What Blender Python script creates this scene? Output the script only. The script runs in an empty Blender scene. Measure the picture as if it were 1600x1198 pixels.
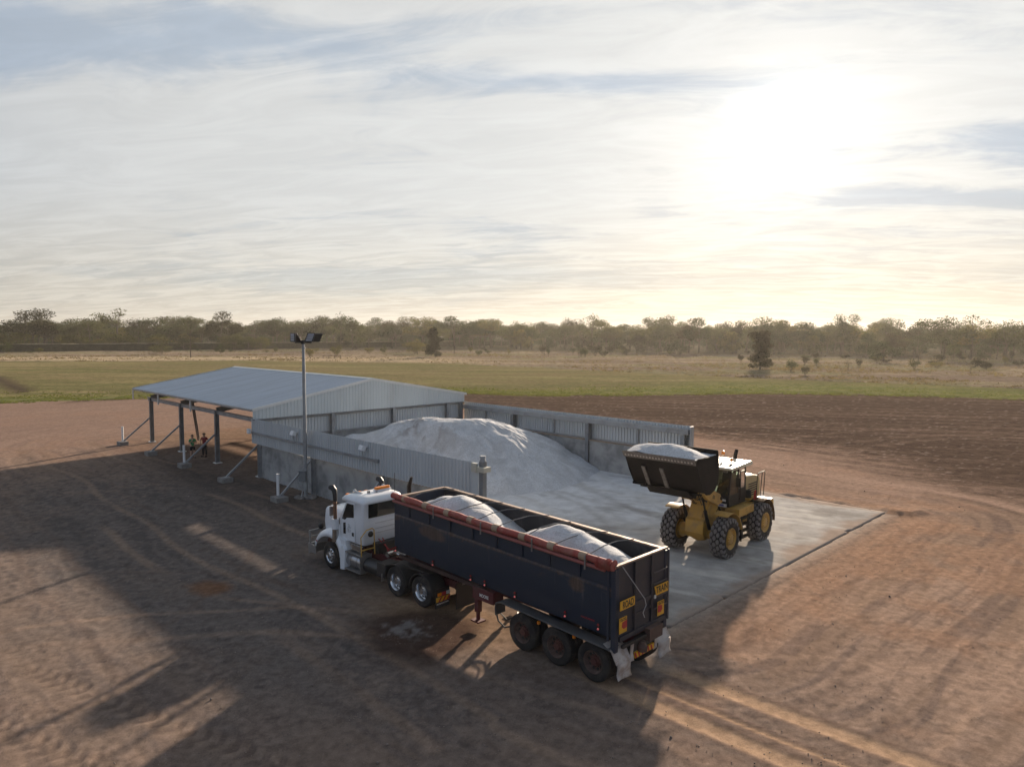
import bpy, bmesh, math, random
import numpy as np
from mathutils import Vector, Matrix

S = bpy.context.scene
COL = S.collection
R = math.radians
random.seed(7)

# ------------------------------------------------------------------ camera
FPX, HZ, CAMH, ROLL = 1102.0, 520.0, 9.8, 0.004
PITCH = math.atan((599 - HZ) / FPX)
cam = bpy.data.objects.new('camera', bpy.data.cameras.new('camera'))
COL.objects.link(cam)
cam.data.sensor_width = 36.0
cam.data.lens = FPX / 1600 * 36
cam.data.clip_start = 0.1
cam.data.clip_end = 8000
cam.matrix_world = Matrix.Translation((0, 0, CAMH)) @ Matrix.Rotation(R(90) - PITCH, 4, 'X') @ Matrix.Rotation(ROLL, 4, 'Z')
S.camera = cam

# ------------------------------------------------------------------ light
SUN_AZ, SUN_EL = 20.9, 15.0          # degrees right of +Y, above the horizon
sd = Vector((math.sin(R(SUN_AZ)) * math.cos(R(SUN_EL)), math.cos(R(SUN_AZ)) * math.cos(R(SUN_EL)), math.sin(R(SUN_EL))))
sl = bpy.data.lights.new('sun', 'SUN')
sl.energy = 5.0
sl.angle = R(1.4)
sl.color = (1.0, 0.82, 0.64)
so = bpy.data.objects.new('sun', sl)
COL.objects.link(so)
so.rotation_euler = (-sd).to_track_quat('-Z', 'Y').to_euler()

S.view_settings.view_transform = 'Standard'
S.view_settings.look = 'None'
S.view_settings.exposure = 1.22
S.view_settings.gamma = 1.0
S.cycles.max_bounces = 6
S.cycles.diffuse_bounces = 3
S.cycles.glossy_bounces = 3
S.cycles.transmission_bounces = 4
S.cycles.transparent_max_bounces = 8
S.cycles.volume_bounces = 0

W = bpy.data.worlds.new('World')
S.world = W
W.use_nodes = True


class NT:
    """tiny node-graph helper"""
    def __init__(s, nt):
        s.nt = nt
        nt.nodes.clear()

    def n(s, t, **k):
        nd = s.nt.nodes.new(t)
        for a, v in k.items():
            setattr(nd, a, v)
        return nd

    def lk(s, a, b):
        s.nt.links.new(a, b)

    def put(s, sock, v):
        if isinstance(v, bpy.types.NodeSocket):
            s.lk(v, sock)
        elif isinstance(v, (tuple, list)):
            v = tuple(v)
            if len(v) == 3 and len(sock.default_value) == 4:
                v = v + (1,)
            sock.default_value = v
        else:
            sock.default_value = v

    def math(s, op, a, b=0.0, c=None, clamp=False):
        nd = s.n('ShaderNodeMath', operation=op)
        nd.use_clamp = clamp
        s.put(nd.inputs[0], a)
        s.put(nd.inputs[1], b)
        if c is not None:
            s.put(nd.inputs[2], c)
        return nd.outputs[0]

    def mix(s, f, a, b, mode='MIX'):
        nd = s.n('ShaderNodeMix', data_type='RGBA', blend_type=mode)
        s.put(nd.inputs[0], f)
        s.put(nd.inputs[6], a)
        s.put(nd.inputs[7], b)
        return nd.outputs[2]

    def ramp(s, v, lo, hi, a=0.0, b=1.0):
        nd = s.n('ShaderNodeMapRange', clamp=True, interpolation_type='SMOOTHSTEP')
        s.put(nd.inputs[0], v)
        for i, q in enumerate((lo, hi, a, b)):
            nd.inputs[i + 1].default_value = q
        return nd.outputs[0]

    def noise(s, vec, scale, detail=4, rough=0.55, dist=0.0):
        nd = s.n('ShaderNodeTexNoise')
        s.lk(vec, nd.inputs['Vector'])
        nd.inputs['Scale'].default_value = scale
        nd.inputs['Detail'].default_value = detail
        nd.inputs['Roughness'].default_value = rough
        nd.inputs['Distortion'].default_value = dist
        return nd.outputs[0]

    def xyz(s, x, y, z):
        nd = s.n('ShaderNodeCombineXYZ')
        for i, v in enumerate((x, y, z)):
            s.put(nd.inputs[i], v)
        return nd.outputs[0]


def build_world():
    g = NT(W.node_tree)
    tc = g.n('ShaderNodeTexCoord')
    nrm = g.n('ShaderNodeVectorMath', operation='NORMALIZE')
    g.lk(tc.outputs['Generated'], nrm.inputs[0])
    D = nrm.outputs[0]
    sp = g.n('ShaderNodeSeparateXYZ')
    g.lk(D, sp.inputs[0])
    x, y, z = sp.outputs
    dt = g.n('ShaderNodeVectorMath', operation='DOT_PRODUCT')
    g.lk(D, dt.inputs[0])
    dt.inputs[1].default_value = sd
    d = g.math('MAXIMUM', dt.outputs['Value'], 0.0)
    sky = g.n('ShaderNodeTexSky', sky_type='NISHITA')
    sky.sun_disc = False
    sky.sun_elevation = R(SUN_EL)
    sky.sun_rotation = R(SUN_AZ)
    sky.air_density = 1.0
    sky.dust_density = 1.5
    # cloud layer seen in perspective: a flat deck far above
    zz = g.math('MAXIMUM', z, 0.0)
    inv = g.math('DIVIDE', 1.0, g.math('ADD', zz, 0.11))
    px = g.math('MULTIPLY', x, inv)
    py = g.math('MULTIPLY', y, inv)
    # slight skew so that streaks slope down to the right
    py2 = g.math('ADD', py, g.math('MULTIPLY', px, 0.16))
    v1 = g.xyz(g.math('MULTIPLY', px, 0.8), g.math('MULTIPLY', py2, 1.15), 0.0)
    v2 = g.xyz(g.math('MULTIPLY', px, 1.3), g.math('MULTIPLY', py2, 3.4), 3.0)
    n1 = g.noise(v1, 1.15, 8, 0.60, 0.8)
    n2 = g.noise(v2, 1.5, 9, 0.66, 1.0)
    n3 = g.noise(g.xyz(g.math('MULTIPLY', px, 0.4), g.math('MULTIPLY', py2, 0.9), 9.0), 0.6, 4, 0.5, 0.2)
    m = g.math('ADD', g.math('MULTIPLY', n1, 0.55), g.math('ADD', g.math('MULTIPLY', n2, 0.25), g.math('MULTIPLY', n3, 0.3)))
    # two broad thin places where the bluer sky shows through
    iy = g.math('DIVIDE', 1.0, g.math('MAXIMUM', y, 0.05))
    tx, tz = g.math('MULTIPLY', x, iy), g.math('MULTIPLY', z, iy)

    def patch(cx, cz, wx, wz):
        a_ = g.math('POWER', g.math('DIVIDE', g.math('ABSOLUTE', g.math('SUBTRACT', tx, cx)), wx), 2.0)
        b_ = g.math('POWER', g.math('DIVIDE', g.math('ABSOLUTE', g.math('SUBTRACT', tz, cz)), wz), 2.0)
        return g.math('MULTIPLY', g.math('EXPONENT', g.math('MULTIPLY', g.math('ADD', a_, b_), -1.0)), g.math('GREATER_THAN', y, 0.05))
    pt = g.math('ADD', patch(0.70, 0.275, 0.17, 0.04), g.math('ADD', g.math('ADD', patch(-0.60, 0.395, 0.40, 0.05), patch(0.12, 0.345, 0.20, 0.018)), g.math('ADD', patch(-0.05, 0.075, 0.6, 0.022), patch(0.62, 0.19, 0.2, 0.015))))
    m = g.math('SUBTRACT', m, g.math('MULTIPLY', pt, 0.20))
    cover = g.ramp(m, 0.38, 0.55)                      # 0 = gap, 1 = cloud
    # cloud brightness: forward scattering round the sun
    glow = 0.0
    for pw, am in ((8.0, 0.048), (60.0, 0.036), (300.0, 0.07), (1600.0, 0.4)):
        glow = g.math('ADD', glow, g.math('MULTIPLY', g.math('POWER', d, pw), am))
    base = g.ramp(dt.outputs['Value'], 0.1, 0.85, 0.205, 0.305)
    up = g.ramp(z, 0.3, 1.0, 1.0, 0.62)
    lum = g.math('ADD', g.math('MULTIPLY', base, up), g.math('MULTIPLY', glow, g.ramp(m, 0.40, 0.60, 0.80, 1.06)))
    hz = g.ramp(z, 0.0, 0.20)
    fr = g.ramp(dt.outputs['Value'], -0.2, 0.75)
    ccol = g.mix(hz, (0.99, 0.935, 0.825), g.mix(fr, (0.74, 0.92, 1.22), (0.975, 0.99, 0.985)))
    gapc = g.mix(hz, (0.88, 0.87, 0.80), g.mix(fr, (0.56, 0.77, 1.15), (0.66, 0.755, 0.87)))
    cl = g.n('ShaderNodeVectorMath', operation='SCALE')
    g.lk(ccol, cl.inputs[0])
    g.lk(lum, cl.inputs['Scale'])
    gl = g.n('ShaderNodeVectorMath', operation='SCALE')
    g.lk(gapc, gl.inputs[0])
    g.lk(lum, gl.inputs['Scale'])
    colr = g.mix(cover, gl.outputs[0], cl.outputs[0])
    # finer bright ribs in the deck
    rib = g.math('ADD', g.math('MULTIPLY', hz, g.ramp(n2, 0.35, 0.7, 0.955, 1.05)), g.math('MULTIPLY', g.math('SUBTRACT', 1.0, hz), g.ramp(n2, 0.38, 0.64, 0.88, 1.09)))
    fin = g.n('ShaderNodeVectorMath', operation='SCALE')
    g.lk(colr, fin.inputs[0])
    g.lk(rib, fin.inputs['Scale'])
    b1 = g.n('ShaderNodeBackground')
    g.lk(sky.outputs[0], b1.inputs[0])
    b1.inputs[1].default_value = 0.05
    b2 = g.n('ShaderNodeBackground')
    g.lk(fin.outputs[0], b2.inputs[0])
    b2.inputs[1].default_value = 1.0
    mx = g.n('ShaderNodeMixShader')
    mx.inputs[0].default_value = 0.96
    g.lk(b1.outputs[0], mx.inputs[1])
    g.lk(b2.outputs[0], mx.inputs[2])
    o = g.n('ShaderNodeOutputWorld')
    g.lk(mx.outputs[0], o.inputs[0])


build_world()
W.cycles.sampling_method = 'MANUAL'
W.cycles.sample_map_resolution = 1024

# ------------------------------------------------------------------ materials
MATS = {}


def mat(name, col, rough=0.6, metal=0.0, var=0.12, vs=2.0, dirt=None, da=0.35, ds=1.2, bump=0.0, bs=12.0, emit=None, spec=0.5, aniso=None, coat=0.0):
    """painted / dusty surface: base colour varied by noise, patches of dirt, fine bump"""
    if name in MATS:
        return MATS[name]
    m = bpy.data.materials.new(name)
    m.use_nodes = True
    g = NT(m.node_tree)
    tc = g.n('ShaderNodeTexCoord')
    v = tc.outputs['Object']
    if aniso:
        mp = g.n('ShaderNodeMapping')
        g.lk(v, mp.inputs[0])
        mp.inputs['Scale'].default_value = aniso
        v2 = mp.outputs[0]
    else:
        v2 = v
    n = g.noise(v2, vs, 5, 0.6)
    k = g.ramp(n, 0.25, 0.75, 1 - var, 1 + var)
    sc = g.n('ShaderNodeVectorMath', operation='SCALE')
    g.put(sc.inputs[0], tuple(col))
    g.lk(k, sc.inputs['Scale'])
    c = sc.outputs[0]
    p = g.n('ShaderNodeBsdfPrincipled')
    rg = rough
    if dirt:
        dn = g.noise(v2, ds, 6, 0.68, 0.3)
        df = g.ramp(dn, 0.5 - 0.25 * da, 0.78 - 0.25 * da, 0, min(1.0, da * 1.8))
        c = g.mix(df, c, tuple(dirt))
        rg = g.math('ADD', rough, g.math('MULTIPLY', df, 0.85 - rough))
    g.put(p.inputs['Base Color'], c)
    g.put(p.inputs['Roughness'], rg)
    p.inputs['Metallic'].default_value = metal
    p.inputs['Specular IOR Level'].default_value = spec
    p.inputs['Coat Weight'].default_value = coat
    if bump:
        b = g.n('ShaderNodeBump')
        b.inputs['Strength'].default_value = bump
        b.inputs['Distance'].default_value = 0.02
        g.lk(g.noise(v2, bs, 5, 0.65), b.inputs['Height'])
        g.lk(b.outputs[0], p.inputs['Normal'])
    if emit:
        p.inputs['Emission Color'].default_value = tuple(emit[:3]) + (1,)
        p.inputs['Emission Strength'].default_value = emit[3]
    o = g.n('ShaderNodeOutputMaterial')
    g.lk(p.outputs[0], o.inputs[0])
    MATS[name] = m
    return m


def glass_mat(name, tint, alpha_rough=0.05):
    if name in MATS:
        return MATS[name]
    m = bpy.data.materials.new(name)
    m.use_nodes = True
    g = NT(m.node_tree)
    t = g.n('ShaderNodeBsdfTransparent')
    t.inputs[0].default_value = tuple(tint) + (1,)
    gl = g.n('ShaderNodeBsdfGlossy')
    gl.inputs[0].default_value = (0.9, 0.95, 1, 1)
    gl.inputs['Roughness'].default_value = alpha_rough
    f = g.n('ShaderNodeFresnel')
    f.inputs[0].default_value = 1.5
    mx = g.n('ShaderNodeMixShader')
    g.lk(f.outputs[0], mx.inputs[0])
    g.lk(t.outputs[0], mx.inputs[1])
    g.lk(gl.outputs[0], mx.inputs[2])
    o = g.n('ShaderNodeOutputMaterial')
    g.lk(mx.outputs[0], o.inputs[0])
    MATS[name] = m
    return m


def ground_mat(name, s1=2.2, s2=14.0, bump=0.5, dist=0.03, attr='Col', lo=0.72, hi=1.3, rough=0.95, pebble=False):
    m = bpy.data.materials.new(name)
    m.use_nodes = True
    g = NT(m.node_tree)
    geo = g.n('ShaderNodeNewGeometry')
    v = geo.outputs['Position']
    at = g.n('ShaderNodeAttribute')
    at.attribute_name = attr
    a = g.noise(v, s1, 6, 0.62, 0.4)
    b = g.noise(v, s2, 6, 0.7)
    k = g.math('MULTIPLY', g.ramp(a, 0.25, 0.75, lo, hi), g.ramp(b, 0.22, 0.78, lo, hi))
    sc = g.n('ShaderNodeVectorMath', operation='SCALE')
    g.lk(at.outputs['Color'], sc.inputs[0])
    g.lk(k, sc.inputs['Scale'])
    c = sc.outputs[0]
    hgt = g.math('ADD', g.math('MULTIPLY', a, 0.6), g.math('MULTIPLY', b, 0.4))
    if pebble:
        vo = g.n('ShaderNodeTexVoronoi', feature='F1')
        g.lk(v, vo.inputs['Vector'])
        vo.inputs['Scale'].default_value = 13.0
        vo.inputs['Randomness'].default_value = 1.0
        w = g.noise(v, 1.3, 3)
        st = g.math('MULTIPLY', g.math('LESS_THAN', vo.outputs['Distance'], g.ramp(w, 0.5, 0.7, 0.06, 0.24)), g.math('GREATER_THAN', w, 0.52))
        hs = g.n('ShaderNodeSeparateColor')
        g.lk(vo.outputs['Color'], hs.inputs[0])
        tone = g.math('GREATER_THAN', hs.outputs[0], 0.45)
        pc = g.mix(tone, (0.075, 0.058, 0.05), (0.25, 0.21, 0.18))
        c = g.mix(g.math('MULTIPLY', st, 0.75), c, pc)
        hgt = g.math('ADD', hgt, g.math('MULTIPLY', st, 0.25))
    p = g.n('ShaderNodeBsdfPrincipled')
    g.lk(c, p.inputs['Base Color'])
    p.inputs['Roughness'].default_value = rough
    p.inputs['Specular IOR Level'].default_value = 0.0
    bp = g.n('ShaderNodeBump')
    bp.inputs['Strength'].default_value = bump
    bp.inputs['Distance'].default_value = dist
    g.lk(hgt, bp.inputs['Height'])
    g.lk(bp.outputs[0], p.inputs['Normal'])
    o = g.n('ShaderNodeOutputMaterial')
    g.lk(p.outputs[0], o.inputs[0])
    return m


def leaf_mat(name, col, var=0.35, trans=0.36):
    m = bpy.data.materials.new(name)
    m.use_nodes = True
    g = NT(m.node_tree)
    tc = g.n('ShaderNodeTexCoord')
    oi = g.n('ShaderNodeObjectInfo')
    n = g.noise(tc.outputs['Object'], 0.45, 4, 0.6)
    k = g.math('MULTIPLY', g.ramp(n, 0.3, 0.7, 1 - var, 1 + var), g.ramp(oi.outputs['Random'], 0, 1, 0.75, 1.3))
    hue = g.mix(oi.outputs['Random'], tuple(col), (col[0] * 1.3, col[1] * 0.98, col[2] * 1.0))
    sc = g.n('ShaderNodeVectorMath', operation='SCALE')
    g.lk(hue, sc.inputs[0])
    g.lk(k, sc.inputs['Scale'])
    d = g.n('ShaderNodeBsdfDiffuse')
    t = g.n('ShaderNodeBsdfTranslucent')
    g.lk(sc.outputs[0], d.inputs[0])
    t2 = g.n('ShaderNodeVectorMath', operation='MULTIPLY')
    g.lk(sc.outputs[0], t2.inputs[0])
    t2.inputs[1].default_value = (1.4, 1.4, 0.8)
    g.lk(t2.outputs[0], t.inputs[0])
    mx = g.n('ShaderNodeMixShader')
    mx.inputs[0].default_value = trans
    g.lk(d.outputs[0], mx.inputs[1])
    g.lk(t.outputs[0], mx.inputs[2])
    o = g.n('ShaderNodeOutputMaterial')
    g.lk(mx.outputs[0], o.inputs[0])
    return m


# ------------------------------------------------------------------ mesh building
class MB:
    def __init__(s):
        s.v = []
        s.f = []

    def add(s, vs, fs):
        o = len(s.v)
        s.v += [tuple(v) for v in vs]
        s.f += [tuple(i + o for i in f) for f in fs]
        return s

    def box(s, x0, x1, y0, y1, z0, z1):
        vs = [(x, y, z) for x in (x0, x1) for y in (y0, y1) for z in (z0, z1)]
        return s.add(vs, [(0, 1, 3, 2), (4, 6, 7, 5), (0, 4, 5, 1), (2, 3, 7, 6), (0, 2, 6, 4), (1, 5, 7, 3)])

    def rbox(s, c, size, rz=0.0, rx=0.0, ry=0.0):
        M_ = Matrix.Translation(c) @ Matrix.Rotation(rz, 4, 'Z') @ Matrix.Rotation(ry, 4, 'Y') @ Matrix.Rotation(rx, 4, 'X')
        a, b, c2 = [q / 2 for q in size]
        vs = [M_ @ Vector((x, y, z)) for x in (-a, a) for y in (-b, b) for z in (-c2, c2)]
        return s.add(vs, [(0, 1, 3, 2), (4, 6, 7, 5), (0, 4, 5, 1), (2, 3, 7, 6), (0, 2, 6, 4), (1, 5, 7, 3)])

    def bar(s, p, q, w, h, up=(0, 0, 1)):
        p, q = Vector(p), Vector(q)
        d = (q - p).normalized()
        u = Vector(up)
        if abs(d.dot(u)) > 0.98:
            u = Vector((1, 0, 0))
        r = d.cross(u).normalized() * (w / 2)
        t = r.cross(d).normalized() * (h / 2)
        vs = [e + sx * r + sy * t for e in (p, q) for sx, sy in ((-1, -1), (1, -1), (1, 1), (-1, 1))]
        return s.add(vs, [(0, 3, 2, 1), (4, 5, 6, 7), (0, 1, 5, 4), (1, 2, 6, 5), (2, 3, 7, 6), (3, 0, 4, 7)])

    def tube(s, pts, r, n=8, caps=True):
        pts = [Vector(p) for p in pts]
        rs = r if isinstance(r, (list, tuple)) else [r] * len(pts)
        rings = []
        u = None
        for i, p in enumerate(pts):
            a = pts[max(0, i - 1)]
            b = pts[min(len(pts) - 1, i + 1)]
            d = (b - a).normalized()
            if u is None:
                u = d.orthogonal().normalized()
            else:
                u = (u - d * u.dot(d)).normalized()
            w = d.cross(u)
            rings.append([p + rs[i] * (math.cos(2 * math.pi * k / n) * u + math.sin(2 * math.pi * k / n) * w) for k in range(n)])
        vs = [v for rr in rings for v in rr]
        fs = [(i * n + k, i * n + (k + 1) % n, (i + 1) * n + (k + 1) % n, (i + 1) * n + k) for i in range(len(pts) - 1) for k in range(n)]
        if caps:
            fs += [tuple(range(n - 1, -1, -1)), tuple((len(pts) - 1) * n + k for k in range(n))]
        return s.add(vs, fs)

    def prism(s, poly, y0, y1, ax='y'):
        """poly of (x, z) extruded along y; ax='x': poly of (y, z) along x; ax='z': poly of (x, y) along z"""
        n = len(poly)
        mk = {'y': lambda a, b, t: (a, t, b), 'x': lambda a, b, t: (t, a, b), 'z': lambda a, b, t: (a, b, t)}[ax]
        vs = [mk(a, b, y0) for a, b in poly] + [mk(a, b, y1) for a, b in poly]
        fs = [(i, (i + 1) % n, (i + 1) % n + n, i + n) for i in range(n)]
        fs += [tuple(range(n - 1, -1, -1)), tuple(range(n, 2 * n))]
        return s.add(vs, fs)

    def sheet(s, poly, y0, y1, t):
        """open poly line of (x, z) with thickness t, extruded along y (a bent plate)"""
        pts = [Vector((a, 0, b)) for a, b in poly]
        off = []
        for i, p in enumerate(pts):
            d = (pts[min(len(pts) - 1, i + 1)] - pts[max(0, i - 1)]).normalized()
            off.append(p + Vector((-d.z, 0, d.x)) * t)
        full = [(p.x, p.z) for p in pts] + [(p.x, p.z) for p in reversed(off)]
        n = len(pts)
        N = len(full)
        vs = [(a, y0, b) for a, b in full] + [(a, y1, b) for a, b in full]
        fs = [(i, (i + 1) % N, (i + 1) % N + N, i + N) for i in range(N)]
        for i in range(n - 1):
            fs.append((i + 1, i, N - 1 - i, N - 2 - i))
            fs.append((i + N, i + 1 + N, N - 2 - i + N, N - 1 - i + N))
        return s.add(vs, fs)

    def lathe(s, prof, c, n=32, ax='y', closed=False, caps=True):
        """prof: (axial, radius) list about the axis through c"""
        mk = {'y': lambda a, r, t: (c[0] + r * math.cos(t), c[1] + a, c[2] + r * math.sin(t)),
              'z': lambda a, r, t: (c[0] + r * math.cos(t), c[1] + r * math.sin(t), c[2] + a),
              'x': lambda a, r, t: (c[0] + a, c[1] + r * math.cos(t), c[2] + r * math.sin(t))}[ax]
        vs = [mk(a, r, 2 * math.pi * k / n) for a, r in prof for k in range(n)]
        m_ = len(prof)
        fs = [(i * n + k, i * n + (k + 1) % n, ((i + 1) % m_) * n + (k + 1) % n, ((i + 1) % m_) * n + k)
              for i in range(m_ if closed else m_ - 1) for k in range(n)]
        if not closed and caps:
            if prof[0][1] > 1e-4:
                fs.append(tuple(range(n - 1, -1, -1)))
            if prof[-1][1] > 1e-4:
                fs.append(tuple((m_ - 1) * n + k for k in range(n)))
        return s.add(vs, fs)

    def shear(s, k):
        s.v = [(x, y, z + k * x) for x, y, z in s.v]
        return s

    def build(s, name, m, parent=None, loc=None, bevel=0.0, smooth=40, seg=2):
        me = bpy.data.meshes.new(name)
        me.from_pydata(s.v, [], s.f)
        bm = bmesh.new()
        bm.from_mesh(me)
        bmesh.ops.recalc_face_normals(bm, faces=bm.faces)
        bm.to_mesh(me)
        bm.free()
        me.materials.append(m)
        if smooth:
            me.polygons.foreach_set('use_smooth', [True] * len(me.polygons))
            me.set_sharp_from_angle(angle=R(smooth))
        me.update()
        o = bpy.data.objects.new(name, me)
        COL.objects.link(o)
        if parent is not None:
            o.parent = parent
            if parent.type == 'EMPTY' and 'off' in parent:
                o.location = tuple(-q for q in parent['off'])
        if loc:
            o.location = loc
        if bevel:
            b = o.modifiers.new('bevel', 'BEVEL')
            b.width = bevel
            b.segments = seg
            b.limit_method = 'ANGLE'
            b.angle_limit = R(40)
            b.harden_normals = True
        return o


def tag(o, label=None, cat=None, group=None, kind=None):
    if label:
        o['label'] = label
    if cat:
        o['category'] = cat
    if group:
        o['group'] = group
    if kind:
        o['kind'] = kind
    return o


def empty(name, label, cat, org, rz, off=(0, 0, 0), group=None):
    """thing root; parts are modelled in the frame (org, rz); the Empty itself stands at off in that frame"""
    o = bpy.data.objects.new(name, None)
    COL.objects.link(o)
    c, s_ = math.cos(rz), math.sin(rz)
    o.location = (org[0] + off[0] * c - off[1] * s_, org[1] + off[0] * s_ + off[1] * c, off[2])
    o.rotation_euler = (0, 0, rz)
    o.empty_display_size = 0.3
    o['off'] = list(off)
    tag(o, label, cat, group)
    return o


def text_mesh(name, body, size, m, parent, mw, depth=0.004, sx=1.0, width=None):
    cu = bpy.data.curves.new(name, 'FONT')
    cu.body = body
    cu.size = size
    cu.extrude = depth
    cu.align_x = 'CENTER'
    cu.align_y = 'CENTER'
    cu.offset = size * 0.018
    t = bpy.data.objects.new(name, cu)
    COL.objects.link(t)
    dg = bpy.context.evaluated_depsgraph_get()
    me = bpy.data.meshes.new_from_object(t.evaluated_get(dg))
    bpy.data.objects.remove(t)
    xs = [v.co.x for v in me.vertices]
    k = sx if width is None else width / (max(xs) - min(xs))
    me.transform(mw @ Matrix.Diagonal((k, 1, 1, 1)))
    me.materials.clear()
    me.materials.append(m)
    o = bpy.data.objects.new(name, me)
    COL.objects.link(o)
    o.parent = parent
    if parent.type == 'EMPTY' and 'off' in parent:
        o.location = tuple(-q for q in parent['off'])
    return o


# ------------------------------------------------------------------ numpy noise
def _h(ix, iy, seed):
    n = (ix.astype(np.int64) * 374761393 + iy.astype(np.int64) * 668265263 + seed * 974634777) & 0xffffffff
    n = ((n ^ (n >> 13)) * 1274126177) & 0xffffffff
    n = n ^ (n >> 16)
    return (n & 0xffff).astype(np.float64) / 65535.0


def vnoise(x, y, seed=0):
    ix, iy = np.floor(x), np.floor(y)
    fx, fy = x - ix, y - iy
    fx, fy = fx * fx * (3 - 2 * fx), fy * fy * (3 - 2 * fy)
    a, b = _h(ix, iy, seed), _h(ix + 1, iy, seed)
    c, d = _h(ix, iy + 1, seed), _h(ix + 1, iy + 1, seed)
    return (a * (1 - fx) + b * fx) * (1 - fy) + (c * (1 - fx) + d * fx) * fy


def fbm(x, y, octv=4, seed=0, gain=0.5):
    t, a, s_ = 0.0, 1.0, 0.0
    for i in range(octv):
        t = t + a * vnoise(x * 2 ** i + 17.3 * i, y * 2 ** i - 9.1 * i, seed + i)
        s_ += a
        a *= gain
    return t / s_


def sst(x, a, b):
    t = np.clip((x - a) / (b - a), 0, 1)
    return t * t * (3 - 2 * t)


def lerp(a, b, t):
    return a * (1 - t)[:, None] + np.array(b)[None, :] * t[:, None]


def grid_object(name, V, F, C, m, smooth=True):
    me = bpy.data.meshes.new(name)
    me.vertices.add(len(V))
    me.vertices.foreach_set('co', V.astype(np.float32).ravel())
    me.loops.add(F.size)
    me.loops.foreach_set('vertex_index', F.astype(np.int32).ravel())
    me.polygons.add(len(F))
    me.polygons.foreach_set('loop_start', np.arange(0, F.size, F.shape[1], dtype=np.int32))
    me.polygons.foreach_set('loop_total', np.full(len(F), F.shape[1], dtype=np.int32))
    if smooth:
        me.polygons.foreach_set('use_smooth', np.ones(len(F), dtype=bool))
    me.update(calc_edges=True)
    if C is not None:
        at = me.color_attributes.new('Col', 'FLOAT_COLOR', 'POINT')
        at.data.foreach_set('color', np.concatenate([C, np.ones((len(C), 1))], 1).astype(np.float32).ravel())
    me.materials.append(m)
    o = bpy.data.objects.new(name, me)
    COL.objects.link(o)
    return o


# ------------------------------------------------------------------ frames
BO, BA = (-17.03, 47.27), R(-45)            # shed frame: a along the wall, b away from it
TO, TA = (3.70, 19.62), R(135.35)            # truck frame: x forward from the trailer's tail, y to its left
KA = TA + R(1.3)                             # the prime mover stands slightly turned on its coupling
_p = (TO[0] + 9.25 * math.cos(TA) - 0.08 * math.sin(TA), TO[1] + 9.25 * math.sin(TA) + 0.08 * math.cos(TA))
KO = (_p[0] - 9.25 * math.cos(KA), _p[1] - 9.25 * math.sin(KA))
LO, LA = (8.45, 31.15), R(-132.0)           # loader frame: x forward from the front axle


def BW(a, b, z=0.0):
    c, s_ = math.cos(BA), math.sin(BA)
    return (BO[0] + a * c - b * s_, BO[1] + a * s_ + b * c, z)


def to_B(x, y):
    c, s_ = math.cos(BA), math.sin(BA)
    dx, dy = x - BO[0], y - BO[1]
    return dx * c + dy * s_, -dx * s_ + dy * c


SLAB_Z = 0.045


def slab_mask(a, b):
    return ((a > -0.5) & (a < 33) & (b > 0) & (b < 19.6)) | ((a > 20) & (a < 33) & (b > -2.2) & (b < 19.6)) | ((a > 24) & (a < 33) & (b > -2.2) & (b < 20.2))

# ------------------------------------------------------------------ ground
def near_edge(x):      # where the bare dirt ends and the weeds begin
    return np.interp(x, [-160, -71, -63, -56, -30, -8, 0, 10, 21, 42, 62, 78, 120, 200], [80, 97, 99, 104, 111, 116, 112, 110.5, 113, 117, 114, 107, 92, 60])


def far_edge(x):       # far side of the paddock
    return np.interp(x, [-260, -166, -127, -90, -45, -20, 0, 32, 57, 77, 95, 140, 240], [226, 229, 233, 243, 232, 224, 204, 174, 156, 141, 130, 100, 50])


def plough_edge(a):    # in the shed frame: b beyond which the soil is tilled
    return np.interp(a, [-60, -21, -6, 9, 17, 22, 28, 33, 45, 80], [39, 38.5, 40, 38.2, 39, 38.5, 35, 31, 27, 24])


def levee_line(x):
    return np.interp(x, [-420, -230, -142, -46, 129, 400], [200, 330, 405, 515, 720, 1040])


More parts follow.
